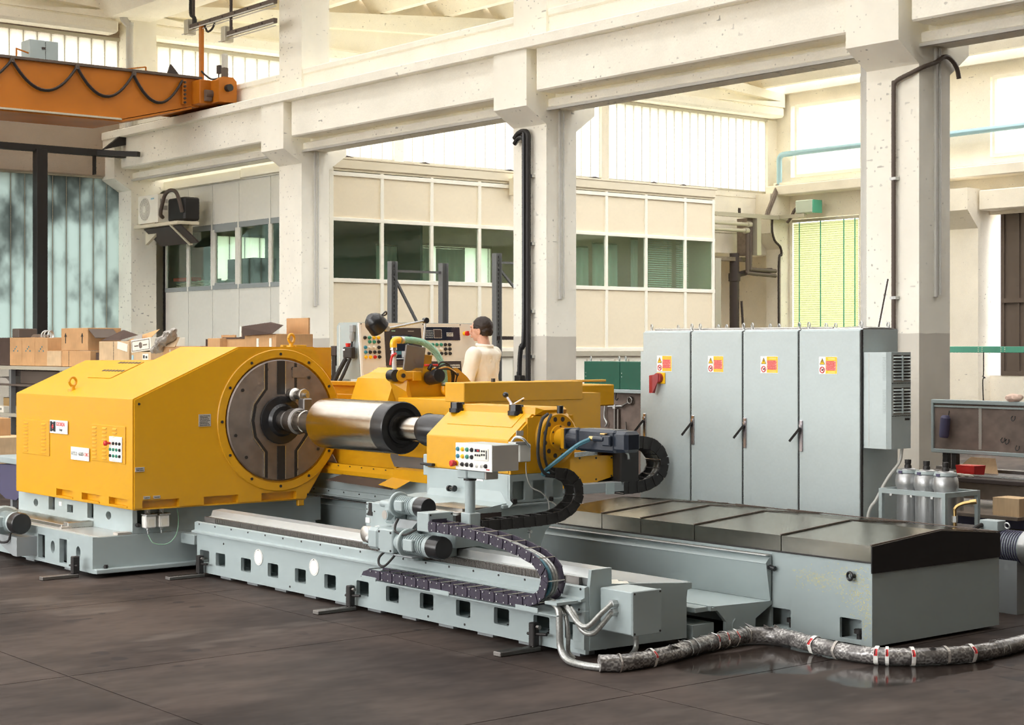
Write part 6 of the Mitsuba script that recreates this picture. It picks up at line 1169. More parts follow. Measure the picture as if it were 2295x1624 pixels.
parts(cr, 'handrail', (cat(bar((-25.7, 10.60, 6.44), (-25.7, 10.60, 6.61), .02), bar((-25.7, 10.60, 6.60), (-25.7, 10.80, 6.55), .02), ), cat(bar((-25.8, 12.9, 6.44), (-25.8, 12.9, 6.56), .02), bar((-25.8, 12.5, 6.48), (-25.8, 12.9, 6.56), .02))), 'crane_orange', False)
pk = [9.15, 10.44, 11.53, 12.53, 13.42]
for i in range(4):
    y0, y1 = pk[i], pk[i + 1]; zt = 6.375 if i < 3 else 6.34
    pts = [(CG + .05, y0 + (y1 - y0) * t, zt - .43 * (1 - (2 * t - 1) ** 2) ** 1.0 * (1 if i < 3 else .95)) for t in np.linspace(0, 1, 17)]
    part(cr, 'festoon_cable', tube(pts, .022, 8), 'rubber', 30, 'hanging black festoon cable'); part(cr, 'festoon_cable', tube([(x + .03, y, z + .012) for x, y, z in pts], .012, 8), 'brown_dark')
    part(cr, 'cable_hanger', box(CG + .03, CG + .09, y0 - .03, y0 + .03, 6.34, 6.42), 'brown_panel', False)
def busbar(y, x0, z, lab):
    b = thing('conductor_rail', lab, 'conductor rail', 'conductor rails')
    part(b, 'rail', box(x0, -23.15, y, y + .07, z, z + .075), 'brown_panel', False)
    part(b, 'rail_edge', cat(box(x0, -23.15, y - .01, y + .002, z - .012, z + .006), box(x0 - .35, -23.15, y + .03, y + .05, z - .05, z - .035)), 'pipe_grey', False)
    part(b, 'end_cap', box(x0 - .14, x0, y - .04, y + .13, z - .09, z + .17, .01), 'tray_metal', False)
    parts(b, 'rivet', bolts([(x, y, z + .04) for x in np.arange(x0 + .3, -23.2, .42)], .018, .008, (0, -1, 0)), 'brown_dark')
    for x in np.arange(x0 + .05, -23.2, 3.2): part(b, 'hanger', box(x, x + .05, y + .02, y + .05, z + .07, z + 1.1), 'brown_dark', False)
    return b
b1 = busbar(13.80, -25.95, 7.33, 'longer of two dark conductor rails hanging over the crane, carrying the orange mast'); part(b1, 'collector', cat(tube([(-25.5, 13.85, 7.32), (-25.35, 13.82, 7.2), (-25.2, 13.82, 7.22), (-25.15, 13.85, 7.32)], .018, 8, 5)), 'black')
part(b1, 'feed_loop', tube([(-26.0, 13.85, 7.9), (-25.98, 13.84, 7.6), (-25.87, 13.84, 7.53), (-25.82, 13.84, 7.44), (-25.92, 13.84, 7.38)], .03, 8, 5), 'rubber')
busbar(13.80, -24.65, 7.02, 'shorter and lower of two dark conductor rails, right of the orange mast')
# dark steel frame before the smoky windows
sf = thing('steel_post', 'black steel post with a cross pipe in front of the smoky window band', 'post')
part(sf, 'post', box(-28.85, -28.65, 12.20, 12.40, 0, 5.40, .004), 'black', False); part(sf, 'cross_beam', box(-28.85, -28.70, 4, 14.0, 5.36, 5.48, .004), 'black', False)
part(sf, 'bracket', cat(hull([(-28.8, 13.5, 5.48), (-28.7, 13.5, 5.48), (-28.8, 13.95, 5.85), (-28.7, 13.95, 5.85), (-28.8, 13.95, 5.6), (-28.7, 13.95, 5.6)]), box(-28.85, -28.75, 13.35, 13.38, 5.02, 5.4), bar((-28.75, 13.4, 5.42), (-28.0, 13.86, 5.36), .10, .09)), 'black', False)
dpz = thing('downpipe', 'pale downpipe with an elbow beside the upper column at the left', 'pipe'); part(dpz, 'pipe', tube([(-28.9, 14.0, 8.15), (-28.9, 14.0, 7.98), (-28.86, 14.10, 7.85), (-28.86, 14.10, 7.75), (-28.86, 14.10, 5.9)], .07, 14, 4), 'pipe_grey'); part(dpz, 'socket', cyl((-28.9, 14.0, 8.0), (-28.9, 14.0, 8.12), .085, n=16), 'pipe_grey')
# pipes on the columns
dp2 = thing('downpipe', 'tall round grey downpipe at the left side of the nearest column', 'pipe'); part(dp2, 'pipe', cyl((-11.70, 14.42, 0), (-11.70, 14.42, 5.0), .087, n=24), 'pipe_grey'); part(dp2, 'collar', cyl((-11.70, 14.42, 4.72), (-11.70, 14.42, 4.78), .093, n=24), 'pipe_grey')
c3_ = thing('cable_pipe', 'dark cable pipe running up the nearest column and hooking round its corner', 'pipe')
part(c3_, 'pipe', tube([(-11.155, 14.155, .9), (-11.155, 14.155, 3), (-11.155, 14.155, 4.5), (-11.145, 14.155, 4.60), (-11.10, 14.155, 4.645), (-10.95, 14.155, 4.69), (-10.83, 14.22, 4.75), (-10.82, 14.42, 4.82), (-10.82, 14.57, 4.895), (-10.82, 14.68, 4.88), (-10.82, 14.78, 4.80), (-10.82, 14.82, 4.69)], .024, 10, 6), 'brown_panel')
for z in (2.35, 3.6): part(c3_, 'clip', box(-11.19, -11.11, 14.13, 14.2, z, z + .03), 'galvanised', False)
c2_ = thing('cable_pipe', 'pair of black cable pipes on the column behind the man, hooked over at the top', 'pipe')
part(c2_, 'pipe', tube([(-17.44, 14.12, 4.64), (-17.36, 14.12, 4.70), (-17.26, 14.12, 4.72), (-17.18, 14.12, 4.70), (-17.15, 14.12, 4.62), (-17.15, 14.12, 4.4), (-17.15, 14.12, 2), (-17.15, 14.12, 1.2)], .035, 10, 6), 'black')
part(c2_, 'pipe', tube([(-17.44, 14.12, 4.57), (-17.36, 14.12, 4.63), (-17.28, 14.12, 4.64), (-17.24, 14.12, 4.60), (-17.235, 14.12, 4.5), (-17.235, 14.12, 2.1), (-17.30, 14.12, 1.85), (-17.33, 14.12, 1.6), (-17.33, 14.12, 1.2)], .032, 10, 6), 'black_gloss')
for z in (4.1, 3.2, 2.3, 1.7): part(c2_, 'clip', box(-17.29, -17.10, 14.15, 14.2, z, z + .04), 'galvanised', False)
part(c2_, 'valve_box', cat(box(-17.40, -17.28, 14.08, 14.18, 1.35, 1.47, .01), cyl((-17.34, 14.1, 1.47), (-17.34, 14.1, 1.52), .02, n=8)), 'black', False)
for x, y, z0, z1, lab in ((-22.95, 14.44, 2.50, 5.0, 'on the side of the column behind the headstock'), (-16.87, 14.42, 2.48, 4.98, 'on the side of the column behind the man'), (-10.862, 14.46, 2.37, 4.98, 'on the side of the nearest column')):
    solo('wall_conduit', cat(box(x, x + .035, y - .02, y + .02, z0, z1, .004), cyl((x + .03, y + .05, z0 + .02), (x + .03, y + .05, z1), .014, n=8)), 'pipe_grey', f'slim pale steel conduit {lab}, ending half-way down', 'conduit', 'column conduits', smooth=False)
# ================================================================ raised office inside the far hall
ofc = thing('office_cabin', 'raised beige panelled office cabin with a band of windows, across the back of the hall', 'office')
OX, OY = -23.3, 14.95
YM = [14.98, 15.985, 17.02, 18.06, 19.065, 20.07, 21.07, 22.09, 23.14, 23.92]
Z0, ZS, ZH, Z1 = 1.80, 2.95, 3.96, 4.76
for z, h in ((Z0, .06), (ZS, .07), (ZH, .06), (Z1 - .05, .07)): part(ofc, 'rail', box(OX - .03, OX + .03, YM[0] - .03, YM[-1] + .04, z - h / 2, z + h / 2, .004), 'cream_white', False)
for y in YM: part(ofc, 'mullion', box(OX - .03, OX + .028, y - .032, y + .032, Z0, Z1, .004), 'cream_white', False)
for a, b in zip(YM[:-1], YM[1:]):
    part(ofc, 'panel', box(OX - .02, OX, a + .03, b - .03, Z0 + .03, ZS - .03), 'office_panel', False)
    part(ofc, 'panel', box(OX - .02, OX, a + .03, b - .03, ZH + .03, Z1 - .03), 'office_panel', False)
    part(ofc, 'pane', box(OX - .012, OX - .006, a + .03, b - .03, ZS + .03, ZH - .03), 'window_glass', False)
part(ofc, 'end_wall', box(-29.45, OX, YM[-1], YM[-1] + .05, Z0, Z1 + .1), 'office_panel', False)
part(ofc, 'fascia', cat(box(OX - .05, OX + .05, 15.0, 23.95, 4.80, 4.95, .006), box(OX - .02, OX + .02, 15.0, 23.95, 4.76, 4.80)), 'office_fascia', False)
part(ofc, 'cover_strip', box(OX - .06, OX + .06, 15.0, 24.0, 4.95, 4.985, .004), 'office_fascia', False)
parts(ofc, 'raised_edge', [hull([(OX + .03, y, 4.985), (OX + .03, y + w, 4.985), (OX - .05, y, 4.985), (OX - .05, y + w, 4.985), (OX - .05, y + w * .5, 5.02), (OX + .03, y + w * .5, 5.02)]) for y, w in ((15.05, .4), (16.75, .25), (18.6, .3), (20.6, .35), (22.2, .2), (23.0, .2))], 'brown_dark', False)
part(ofc, 'base_beam', box(OX - .06, OX + .04, 14.9, 24, 1.68, 1.77), 'tray_metal', False)
part(ofc, 'base_wall', box(OX - .10, OX - .02, 14.9, 24, .9, 1.68), 'cream_white', False); part(ofc, 'base_band', box(OX - .10, OX - .015, 14.9, 24, 0, 1.05), 'green', False)
parts(ofc, 'base_rib', [box(OX - .02, OX - .005, y, y + .02, 1.05, 1.62) for y in np.arange(15, 24, .35)], 'tray_metal', False)
part(ofc, 'floor_plate', box(-29.45, OX - .03, OY + .05, YM[-1], 1.74, 1.78), 'brown_panel', False)
part(ofc, 'roof', box(-29.45, OX - .03, OY + .02, YM[-1] + .03, 4.82, 4.9), 'office_white', False)
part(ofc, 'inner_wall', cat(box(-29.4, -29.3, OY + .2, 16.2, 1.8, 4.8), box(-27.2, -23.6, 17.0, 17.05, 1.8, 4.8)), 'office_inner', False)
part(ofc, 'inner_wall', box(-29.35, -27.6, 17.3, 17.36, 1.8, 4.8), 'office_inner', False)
# side towards the near hall
XM = [-29.08, -28.155, -27.23, -26.265, -25.175, -24.25, -23.34]
for a, b in zip(XM[:-1], XM[1:]):
    part(ofc, 'panel', box(a + .006, b - .006, OY, OY + .02, Z0, ZS - .03), 'office_white', False)
    part(ofc, 'panel', box(a + .006, b - .006, OY, OY + .02, ZH + .12, Z1 + .05), 'office_white', False)
    t = .10 if a == XM[2] else .035
    parts(ofc, 'window_head', (box(a + .02, b - .02, OY - .02, OY + .03, ZH + .02, ZH + .12), box(a + .02, b - .02, OY - .02, OY + .03, ZS - .06, ZS + .02)), 'frame_grey', False)
    parts(ofc, 'window_jamb', (box(a + .02, a + .02 + t, OY - .015, OY + .03, ZS, ZH + .05), box(b - .02 - t, b - .02, OY - .015, OY + .03, ZS, ZH + .05)), 'office_white', False)
    if t > .05: part(ofc, 'sash', cat(box(a + .12, b - .12, OY - .03, OY + .02, ZH - .03, ZH + .02), box(a + .12, b - .12, OY - .03, OY + .02, ZS + .02, ZS + .06)), 'frame_grey', False)
    part(ofc, 'pane', box(a + .03, b - .03, OY + .01, OY + .016, ZS, ZH + .05), 'window_glass', False)
for a in XM[1:-1]: part(ofc, 'mullion', box(a - .022, a + .022, OY - .025, OY + .03, ZS - .06, ZH + .12, .004), 'office_white', False)
part(ofc, 'corner_post', box(-23.36, -23.27, OY - .02, OY + .06, Z0, Z1 + .1), 'cream_white', False)
part(ofc, 'side_fascia', box(-29.4, -26.12, OY - .07, OY + .03, 4.83, 4.99, .005), 'cream_white', False); part(ofc, 'side_fascia', box(-26.11, -23.3, OY - .06, OY + .03, 4.85, 5.01, .005), 'cream_white', False)
part(ofc, 'end_post', box(-29.14, -29.09, OY - .02, OY + .04, 0, 4.2), 'black', False)
part(ofc, 'side_base', box(-29.08, -23.3, OY, OY + .03, 0, Z0), 'office_white', False)
part(ofc, 'interior_beam', bar((-28.0, 16.2, 4.90), (-24.2, 15.6, 4.93), .04, .03), 'brown_dark', False)
solo('wall_shelf', cat(box(-29.05, -27.3, 15.05, 15.5, 2.90, 2.94)), 'tray_metal', 'shelf inside the left office windows carrying stacked papers', 'shelf', smooth=False)
rs = np.random.default_rng(8); z = 2.94
solo('red_folder', box(-29.0, -28.3, 15.08, 15.3, 3.10, 3.16, .004), 'red', 'red folder on the pile of papers in the leftmost office window', 'folder', smooth=False)
sheets = []
for i in range(60):
    x, y, w = -28.98 + 1.7 * rs.random(), 15.08 + .2 * rs.random(), .2 + .15 * rs.random(); zz = 2.945 + .14 * rs.random() * (1 if x < -27.9 else .6)
    sheets.append(rot(rot(box(x, x + w, y, y + .22, zz, zz + .008), rs.normal() * 9, (0, 0, 1), (x, y, zz)), rs.normal() * 9, (0, 1, 0), (x, y, zz)))
solo('paper_pile', sheets, 'label_paper', 'untidy heap of white papers behind the left office windows', 'papers', kind='stuff', smooth=False)
solo('office_cupboard', box(-28.9, -27.9, 16.2, 16.7, 1.8, 3.55), 'brown_panel', 'dark cupboard behind the leftmost office window', 'cupboard', smooth=False)
for i, (y0, y1) in enumerate(((16.15, 17.5), (17.7, 19.0))):
    f = thing('ceiling_light', ('left' if i == 0 else 'right') + ' twin-tube fluorescent ceiling light inside the beige office', 'ceiling light', 'office ceiling lights')
    part(f, 'housing', box(-24.85, -24.55, y0, y1, 4.10, 4.16, .006), 'frame_grey', False)
    parts(f, 'tube', [cyl((x, y0 + .05, 4.08), (x, y1 - .05, 4.08), .018, n=10) for x in (-24.77, -24.63)], 'white_plate'); parts(f, 'rod', [box(-24.71, -24.69, y, y + .02, 4.16, 4.82) for y in (y0 + .2, y1 - .2)], 'frame_grey', False)
def curtain(y0, y1, z0, z1, lab, n=60, x0=-23.75, sweep=0.0):
    ys = np.linspace(0, 1, n); V = []
    for t in np.linspace(0, 1, 9):
        w = 1 - sweep * t ** 1.5
        V += [(x0 + .035 * math.sin(y * (y1 - y0) * 34) * (.6 + .4 * t) + .02 * math.sin(y * 9), y1 - (y1 - y0) * (1 - y) * w, z1 + (z0 - z1) * t) for y in ys]
    Fc = [(r * n + i, r * n + i + 1, (r + 1) * n + i + 1, (r + 1) * n + i) for r in range(8) for i in range(n - 1)]
    k = thing('curtain', lab, 'curtain', 'white office curtains'); part(k, 'cloth', trimesh.Trimesh(np.array(V), np.array(Fc), process=False), 'curtain', True); part(k, 'rod', cyl((x0, y0, z1 + .02), (x0, y1, z1 + .02), .014, n=8), 'tray_metal')
curtain(16.55, 17.7, 2.85, 3.62, 'white curtain in the second and third windows of the beige office', x0=-24.3)
curtain(17.85, 18.5, 2.85, 3.62, 'narrow white curtain in the third window of the beige office', x0=-24.3)
curtain(20.2, 21.0, 2.85, 3.72, 'white curtain in the first office window right of the column behind the man', 60)
curtain(21.12, 21.75, 2.85, 3.80, 'gathered white curtain in the second office window right of the column behind the man', 50)
curtain(22.12, 22.3, 2.85, 3.92, 'thin white curtain strip beside the left office blind', 20)
def blind(y0, y1, z0, z1, lab):
    k = thing('venetian_blind', lab, 'blind', 'office blinds')
    for z in np.arange(z0, z1, .042): part(k, 'slat', rot(box(-23.60, -23.56, y0, y1, z, z + .0025), 28, (0, 1, 0), (-23.58, y0, z)), 'white_plate', False)
    parts(k, 'cord', [box(-23.584, -23.578, y, y + .006, z0, z1) for y in (y0 + .1, y1 - .1)], 'tray_metal', False)
blind(22.33, 23.05, 2.95, 3.93, 'wide white slatted blind in the second office window from the right end')
blind(23.18, 23.5, 2.95, 3.93, 'narrow white slatted blind in the rightmost office window')
# outdoor air conditioner on its bracket
acu = thing('air_conditioner', 'white outdoor air conditioner with a round fan grille, on a bracket left of the office', 'air conditioner')
part(acu, 'case', box(-29.33, -28.54, 14.5, 14.80, 4.185, 4.71, .01), 'cream_white', False)
fg = part(acu, 'fan_grille', cyl((-29.06, 14.497, 4.45), (-29.06, 14.505, 4.45), .215, n=36), 'label_metal')
parts(fg, 'ring', [torus((-29.06, 14.495, 4.45), (0, 1, 0), r_, .006, 28, 5) for r_ in (.205, .17, .135, .10)], 'cream_white'); part(fg, 'hub', cyl((-29.06, 14.488, 4.45), (-29.06, 14.497, 4.45), .062, n=20), 'cream_white')
parts(fg, 'spoke', [bar((-29.06, 14.494, 4.45), (-29.06 + .21 * math.cos(t), 14.494, 4.45 + .21 * math.sin(t)), .008, .006, (0, 1, 0)) for t in np.arange(0, 6.2, .393)], 'cream_white', False)
part(acu, 'badge', box(-28.80, -28.68, 14.495, 14.501, 4.62, 4.645), 'blue_pipe', False)
part(acu, 'side_panel', cat(box(-28.541, -28.532, 14.55, 14.70, 4.55, 4.62), box(-28.541, -28.532, 14.55, 14.70, 4.42, 4.50)), 'label_metal', False)
part(acu, 'foot', cat(box(-29.28, -29.2, 14.52, 14.78, 4.16, 4.185), box(-28.68, -28.6, 14.52, 14.78, 4.16, 4.185)), 'black', False)
part(acu, 'shelf', box(-29.35, -27.62, 14.42, 14.86, 4.10, 4.16, .004), 'office_fascia', False)
part(acu, 'bracket', ext_x([(14.45, 4.10), (14.90, 4.10), (14.90, 3.75), (14.86, 3.75)], -28.0, -27.94), 'office_fascia', False); part(acu, 'bracket', ext_y([(-29.22, 4.10), (-28.55, 4.10), (-29.22, 3.80)], 14.6, 14.66), 'office_fascia', False)
part(acu, 'soffit', ext_x([(14.86, 3.78), (14.50, 4.08), (14.52, 4.095), (14.88, 3.80)], -29.1, -27.65), 'brown_dark', False)
part(acu, 'hood', box(-28.3, -27.66, 14.58, 14.9, 4.18, 4.6, .03), 'black', False, 'black hood beside the unit')
part(acu, 'hose_loop', tube([(-28.53, 14.6, 4.28), (-28.42, 14.5, 4.33), (-28.30, 14.48, 4.52), (-28.18, 14.48, 4.68), (-27.98, 14.48, 4.73), (-27.78, 14.48, 4.68), (-27.68, 14.5, 4.5), (-27.68, 14.55, 4.32)], .035, 9, 6), 'brown_panel', 30, 'lagged hose loop')
for k in [k for k in scene if k.startswith('air_conditioner__')]: scene[k]['to_world'] = T().translate([.51, -.25, -.045])
# steel rack frames behind the console
for i, (ya, yb, zt, lab) in enumerate(((12.87, 13.72, 3.0, 'grey perforated rack frame standing behind the console'), (14.66, 15.75, 3.17, 'tall grey perforated rack frame behind the man, left of the column'))):
    x = -18.5; r_ = thing('rack_frame', lab, 'rack', 'rack frames')
    for y in (ya, yb):
        u = part(r_, 'upright', cat(box(x - .05, x + .004, y - .05, y - .044, 0, zt), box(x - .05, x + .05, y + .044, y + .05, 0, zt), box(x - .004, x + .004, y - .05, y + .05, 0, zt), box(x + .0, x + .05, y - .05, y - .046, 0, zt)), 'rack_grey', False)
        if y == ya: part(u, 'slot', cat([box(x + .003, x + .0055, y + s_, y + s_ + .012, z, z + .035) for z in np.arange(1.9, zt - .05, .06) for s_ in (-.03, .018)]), 'black', False, kind='stuff')
    part(r_, 'cross_bar', bar((x, ya, zt - .13), (x, yb, zt - .13 + (0.0 if i else .0)), .03), 'rack_grey', False); part(r_, 'brace', bar((x, ya + .02, zt - .2), (x, yb - .3 if i == 0 else yb, zt - 1.05 if i == 0 else zt - 1.2), .035, .03), 'rack_grey', False)
    part(r_, 'lower_bar', box(x - .02, x + .02, ya, yb, 1.95, 2.0), 'brown_dark', False)
# ---- far corner fittings
bl = thing('green_blind', 'wide translucent green slatted blind over the low window in the far side wall', 'blind'); 
for z in np.arange(1.3, 5.02, .055): part(bl, 'slat', rot(box(-28.84, -26.74, YS - .07, YS + .0, z, z + .003), 62, (1, 0, 0), (-28, YS - .025, z)), 'blind_cloth', False)
parts(bl, 'cord', [box(x, x + .03, YS - .06, YS - .055, 1.3, 5.04) for x in (-28.65, -27.95, -27.2, -26.85)], 'green_beam', False); part(bl, 'head_rail', box(-28.86, -26.72, YS - .08, YS - .02, 5.03, 5.10), 'tray_metal', False)
bl = thing('green_blind', 'narrow strip of translucent green blind right of the nearest column', 'blind')
for z in np.arange(1.3, 4.1, .055): part(bl, 'slat', rot(box(-25.7, -24.1, YS - .07, YS + .0, z, z + .003), 62, (1, 0, 0), (-25, YS - .025, z)), 'blind_cloth', False)
parts(bl, 'cord', [box(x, x + .03, YS - .06, YS - .055, 1.3, 4.1) for x in (-24.7, -24.35)], 'green_beam', False)
bpz2 = thing('blue_pipe', 'light blue pipe bending out of the corner and along the far side wall', 'pipe'); part(bpz2, 'pipe', tube([(-29.14, 32.35, 5.95), (-29.14, 32.35, 6.5), (-29.14, 32.35, 6.66), (-29.08, 32.35, 6.75), (-28.9, 32.35, 6.78), (-28, 32.35, 6.78), (-20, 32.35, 6.80)], .07, 12, 5), 'blue_pipe')
part(bpz2, 'bracket', hull([(-28.85, 32.3, 6.7), (-28.65, 32.3, 6.7), (-28.75, 32.3, 6.6), (-28.85, 32.4, 6.7), (-28.65, 32.4, 6.7), (-28.75, 32.4, 6.6)]), 'cream_white', False)
cbx = thing('switch_box', 'pale green switch box high on the far side wall', 'switch box'); part(cbx, 'box', box(-28.3, -27.75, 32.0, 32.35, 5.20, 5.53, .02), 'box_green', False); part(cbx, 'side', box(-27.75, -27.72, 32.02, 32.35, 5.2, 5.52), 'green_beam', False); part(cbx, 'cables', tube([(-28.3, 32.1, 5.38), (-28.4, 32.08, 5.28), (-28.5, 32.06, 5.10), (-28.6, 32.05, 5.0)], .04, 8, 5), 'brown_panel')
ct = thing('cable_tray', 'level grey cable tray across the far corner', 'cable tray'); part(ct, 'tray', box(-28.95, -28.83, 29.7, 33.0 - .6, 5.08, 5.18), 'tray_metal', False); part(ct, 'arm', box(-28.95, -28.0, 32.0, 32.1, 5.10, 5.19), 'tray_metal', False); part(ct, 'drop', box(-28.95, -28.8, 31.15, 31.3, 4.15, 5.08), 'tray_metal', False); part(ct, 'drop', box(-29.3, -28.95, 30.95, 31.15, 4.15, 5.08), 'cast_brown', False); part(ct, 'stub', box(-28.86, -28.82, 30.52, 30.58, 5.18, 5.3), 'brown_dark', False)
wp = thing('water_pipes', 'pair of pipes running out of the office and down round the far corner recess', 'pipes')
for i, (z, y) in enumerate(((4.92, 31.0), (4.76, 30.9))):
    part(wp, 'pipe', cyl((-28.95, 28.0, z), (-28.95, y, z), .05, n=10), 'tray_metal')
    part(wp, 'pipe', tube([(-28.95, y, z), (-28.95, y + .06, z - .05), (-28.95, y + .06, z - .3), (-28.95, y + .06, 3.86 - .1 * i), (-28.95, y + .10, 3.80 - .1 * i), (-28.95, 32.0, 3.78 - .12 * i)], .05, 10, 3), 'brown_panel')
    part(wp, 'joint', cyl((-28.95, y - .05, z), (-28.95, y + .08, z), .075, n=10), 'tray_metal')
rp_ = thing('rain_pipe', 'dark brown rain pipe with a branch standing in the far corner recess', 'pipe'); part(rp_, 'pipe', cyl((-29.2, 30.75, 0), (-29.2, 30.75, 4.2), .12, n=14), 'brown_dark'); part(rp_, 'socket', cyl((-29.2, 30.75, 3.50), (-29.2, 30.75, 3.70), .15, n=14), 'brown_dark'); part(rp_, 'branch', tube([(-29.2, 30.75, 3.62), (-29.15, 31.1, 3.72), (-29.1, 32.0, 3.80)], .07, 10, 4), 'brown_dark')
solo('recess_duct', box(-29.25, -29.05, 29.92, 30.12, 0, 4.05), 'label_metal', 'pale square duct in the left edge of the far corner recess', 'duct', smooth=False)
solo('recess_bar', cat(box(-29.3, -29.1, 29.9, 31.3, 4.0, 4.1)), 'cast_brown', 'grey bar across the top of the far corner recess', 'bar', smooth=False)
cw = thing('cable_run', 'dark cables dropping from the blue pipe down the far corner pilaster', 'cable')
for dx in (0, .05, .10): part(cw, 'cable', tube([(-29.14 + dx * .3, 32.25, 6.0), (-29.0, 32.1 - dx, 5.8), (-28.9, 31.9 - dx, 5.6), (-28.92, 31.75 - dx, 5.3), (-28.92, 31.7 - dx, 5.18)], .03, 7, 6), 'cast_brown')
part(cw, 'cable', tube([(-28.93, 31.85, 5.1), (-28.93, 31.85, 4.8), (-28.93, 31.95, 4.55), (-28.93, 32.15, 4.40), (-28.93, 32.2, 4.2), (-28.93, 32.1, 4.0), (-28.93, 32.1, 2.2)], .03, 7, 6), 'brown_dark')
solo('leaning_rod', cyl((-29.0, 31.05, 0), (-29.06, 30.86, 3.0), .03, n=8), 'brown_dark', 'short dark rod leaning in the far corner recess', 'rod')
solo('camera_bracket', cat(box(-23.25, -23.1, 18.70, 18.80, 4.55, 4.85), cyl((-23.1, 18.75, 4.85), (-23.0, 18.75, 4.85), .10, n=14)), 'office_fascia', 'small pale fitting at the office roof edge beside the column behind the man', 'fitting', smooth=False)
# ================================================================ shelf with cartons behind the headstock
sh = thing('storage_shelf', 'dark steel shelf loaded with cardboard cartons behind the headstock', 'shelf')
SX0, SX1, SY0, SY1 = -26.2, -16.6, 9.85, 10.75
for z, t in ((1.565, .05), (1.30, .03), (.86, .05), (.35, .04)): part(sh, 'board', box(SX0, SX1, SY0, SY1, z - t, z), 'tray_metal' if z > 1.5 or z == .86 else 'brown_panel', False)
parts(sh, 'post', [box(x, x + .07, y, y + .07, 0, 1.515) for x in (SX0 + .05, -24.2, -22.4, -20.5, -18.6, SX1 - .12) for y in (SY0 + .02, SY1 - .09)], 'rack_grey', False)
part(sh, 'back_panel', box(SX0, SX1, SY1 - .02, SY1, .2, 1.5), 'brown_dark', False)
def carton(nm, x0, x1, z0, z1, lab, y0=10.02, dy=.5, m='cardboard', open_=False, lean=0, tape=True, ext_=None):
    k = thing(nm, lab, 'cardboard box', 'cartons on the shelf')
    R = lambda q: rot(q, lean, (0, 1, 0), ((x0 + x1) / 2, y0, z0)) if lean else q
    t = .012
    part(k, 'body', R(box(x0, x1, y0, y0 + dy, z0, z1, .004) if not open_ else cat(box(x0, x1, y0, y0 + t, z0, z1), box(x0, x1, y0 + dy - t, y0 + dy, z0, z1), box(x0, x0 + t, y0, y0 + dy, z0, z1), box(x1 - t, x1, y0, y0 + dy, z0, z1), box(x0, x1, y0, y0 + dy, z0, z0 + t))), m, False)
    if tape: part(k, 'seam', R(box((x0 + x1) / 2 - .004, (x0 + x1) / 2 + .004, y0 - .002, y0, z0, z1)), 'cardboard_dark', False)
    return k, R
for i, (a, b) in enumerate(((-25.25, -24.56), (-24.55, -24.10), (-24.09, -23.62), (-23.61, -23.16))):
    k, R = carton('carton', a, b, 1.57, 1.99 - .01 * (i == 3), ['open dark-sided carton at the left picture edge on the shelf', 'first tall brown carton of three alike at the left end of the shelf', 'middle tall brown carton of three alike at the left end of the shelf', 'third tall brown carton of three alike at the left end of the shelf'][i], tape=False, m='cardboard' if i else 'cardboard_dark')
    if i: part(k, 'blue_marks', cat([box(a + .14 + .05 * j, a + .17 + .05 * j, 10.016, 10.02, 1.78 + .03 * (j % 3), 1.80 + .03 * (j % 3)) for j in range(4)]), 'blue_cable', False, kind='stuff')
k, R = carton('carton', -23.12, -21.72, 1.57, 1.795, 'long low brown carton under the open carton with arrows')
part(k, 'end_flap', box(-23.13, -22.65, 10.0, 10.02, 1.575, 1.79), 'cardboard_pale', False)
k, R = carton('carton', -22.68, -21.80, 1.80, 2.115, 'open brown carton printed with two black arrows, on top of the long carton', lean=0, tape=False)
part(k, 'side', hull([(-22.68, 10.02, 1.80), (-22.68, 10.02, 2.115), (-23.05, 10.3, 1.82), (-22.95, 10.3, 2.06), (-22.68, 10.04, 1.8), (-22.68, 10.04, 2.11)]), 'cardboard_pale', False)
part(k, 'flap', hull([(-21.80, 10.03, 2.10), (-21.80, 10.4, 2.10), (-21.58, 10.03, 1.98), (-21.58, 10.4, 1.98), (-21.80, 10.03, 2.09), (-21.58, 10.03, 1.97)]), 'brown_panel', False)
for x in (-22.53, -21.98): part(k, 'arrow', cat(box(x - .008, x + .008, 10.015, 10.02, 1.90, 2.02), ext_y([(x - .035, 1.99), (x, 2.045), (x + .035, 1.99), (x, 2.012)], 10.015, 10.02)), 'ink', False)
carton('carton', -21.71, -20.93, 1.57, 1.77, 'long dark brown carton right of the long low carton', m='cardboard_dark', tape=False, y0=10.1)
solo('grey_crate', box(-22.0, -21.1, 10.4, 10.7, 1.57, 1.93, .01), 'brown_panel', 'grey-brown crate standing behind the long dark carton', 'crate', smooth=False)
k, R = carton('carton', -21.36, -20.45, 1.57, 1.925, 'pale brown carton with a white label, open flaps on top', m='cardboard_pale', y0=9.98)
part(k, 'paper_label', rot(box(-20.78, -20.48, 9.972, 9.979, 1.80, 1.90), 8, (0, 1, 0), (-20.6, 9.97, 1.85)), 'label_paper', False)
part(k, 'flap', hull([(-21.30, 9.98, 1.935), (-20.75, 9.98, 1.935), (-21.08, 10.2, 2.08), (-20.62, 10.2, 2.01), (-21.30, 10.0, 1.935), (-21.08, 10.22, 2.08)]), 'cardboard_dark', False)
part(k, 'flap', hull([(-20.78, 10.1, 1.93), (-20.15, 10.1, 1.94), (-20.66, 10.3, 2.02), (-20.18, 10.3, 2.09), (-20.78, 10.12, 1.93), (-20.15, 10.12, 1.94)]), 'cardboard', False)
part(k, 'newspaper', hull([(-20.52, 10.05, 1.93), (-20.22, 10.05, 1.94), (-20.45, 10.1, 2.0), (-20.3, 10.1, 2.03), (-20.4, 10.15, 1.95)]), 'label_metal', False)
k, R = carton('carton', -20.42, -19.86, 1.57, 1.785, 'lower carton with blue and white labels, under the carton marked with an emblem', m='cardboard_pale', tape=False, y0=10.0)
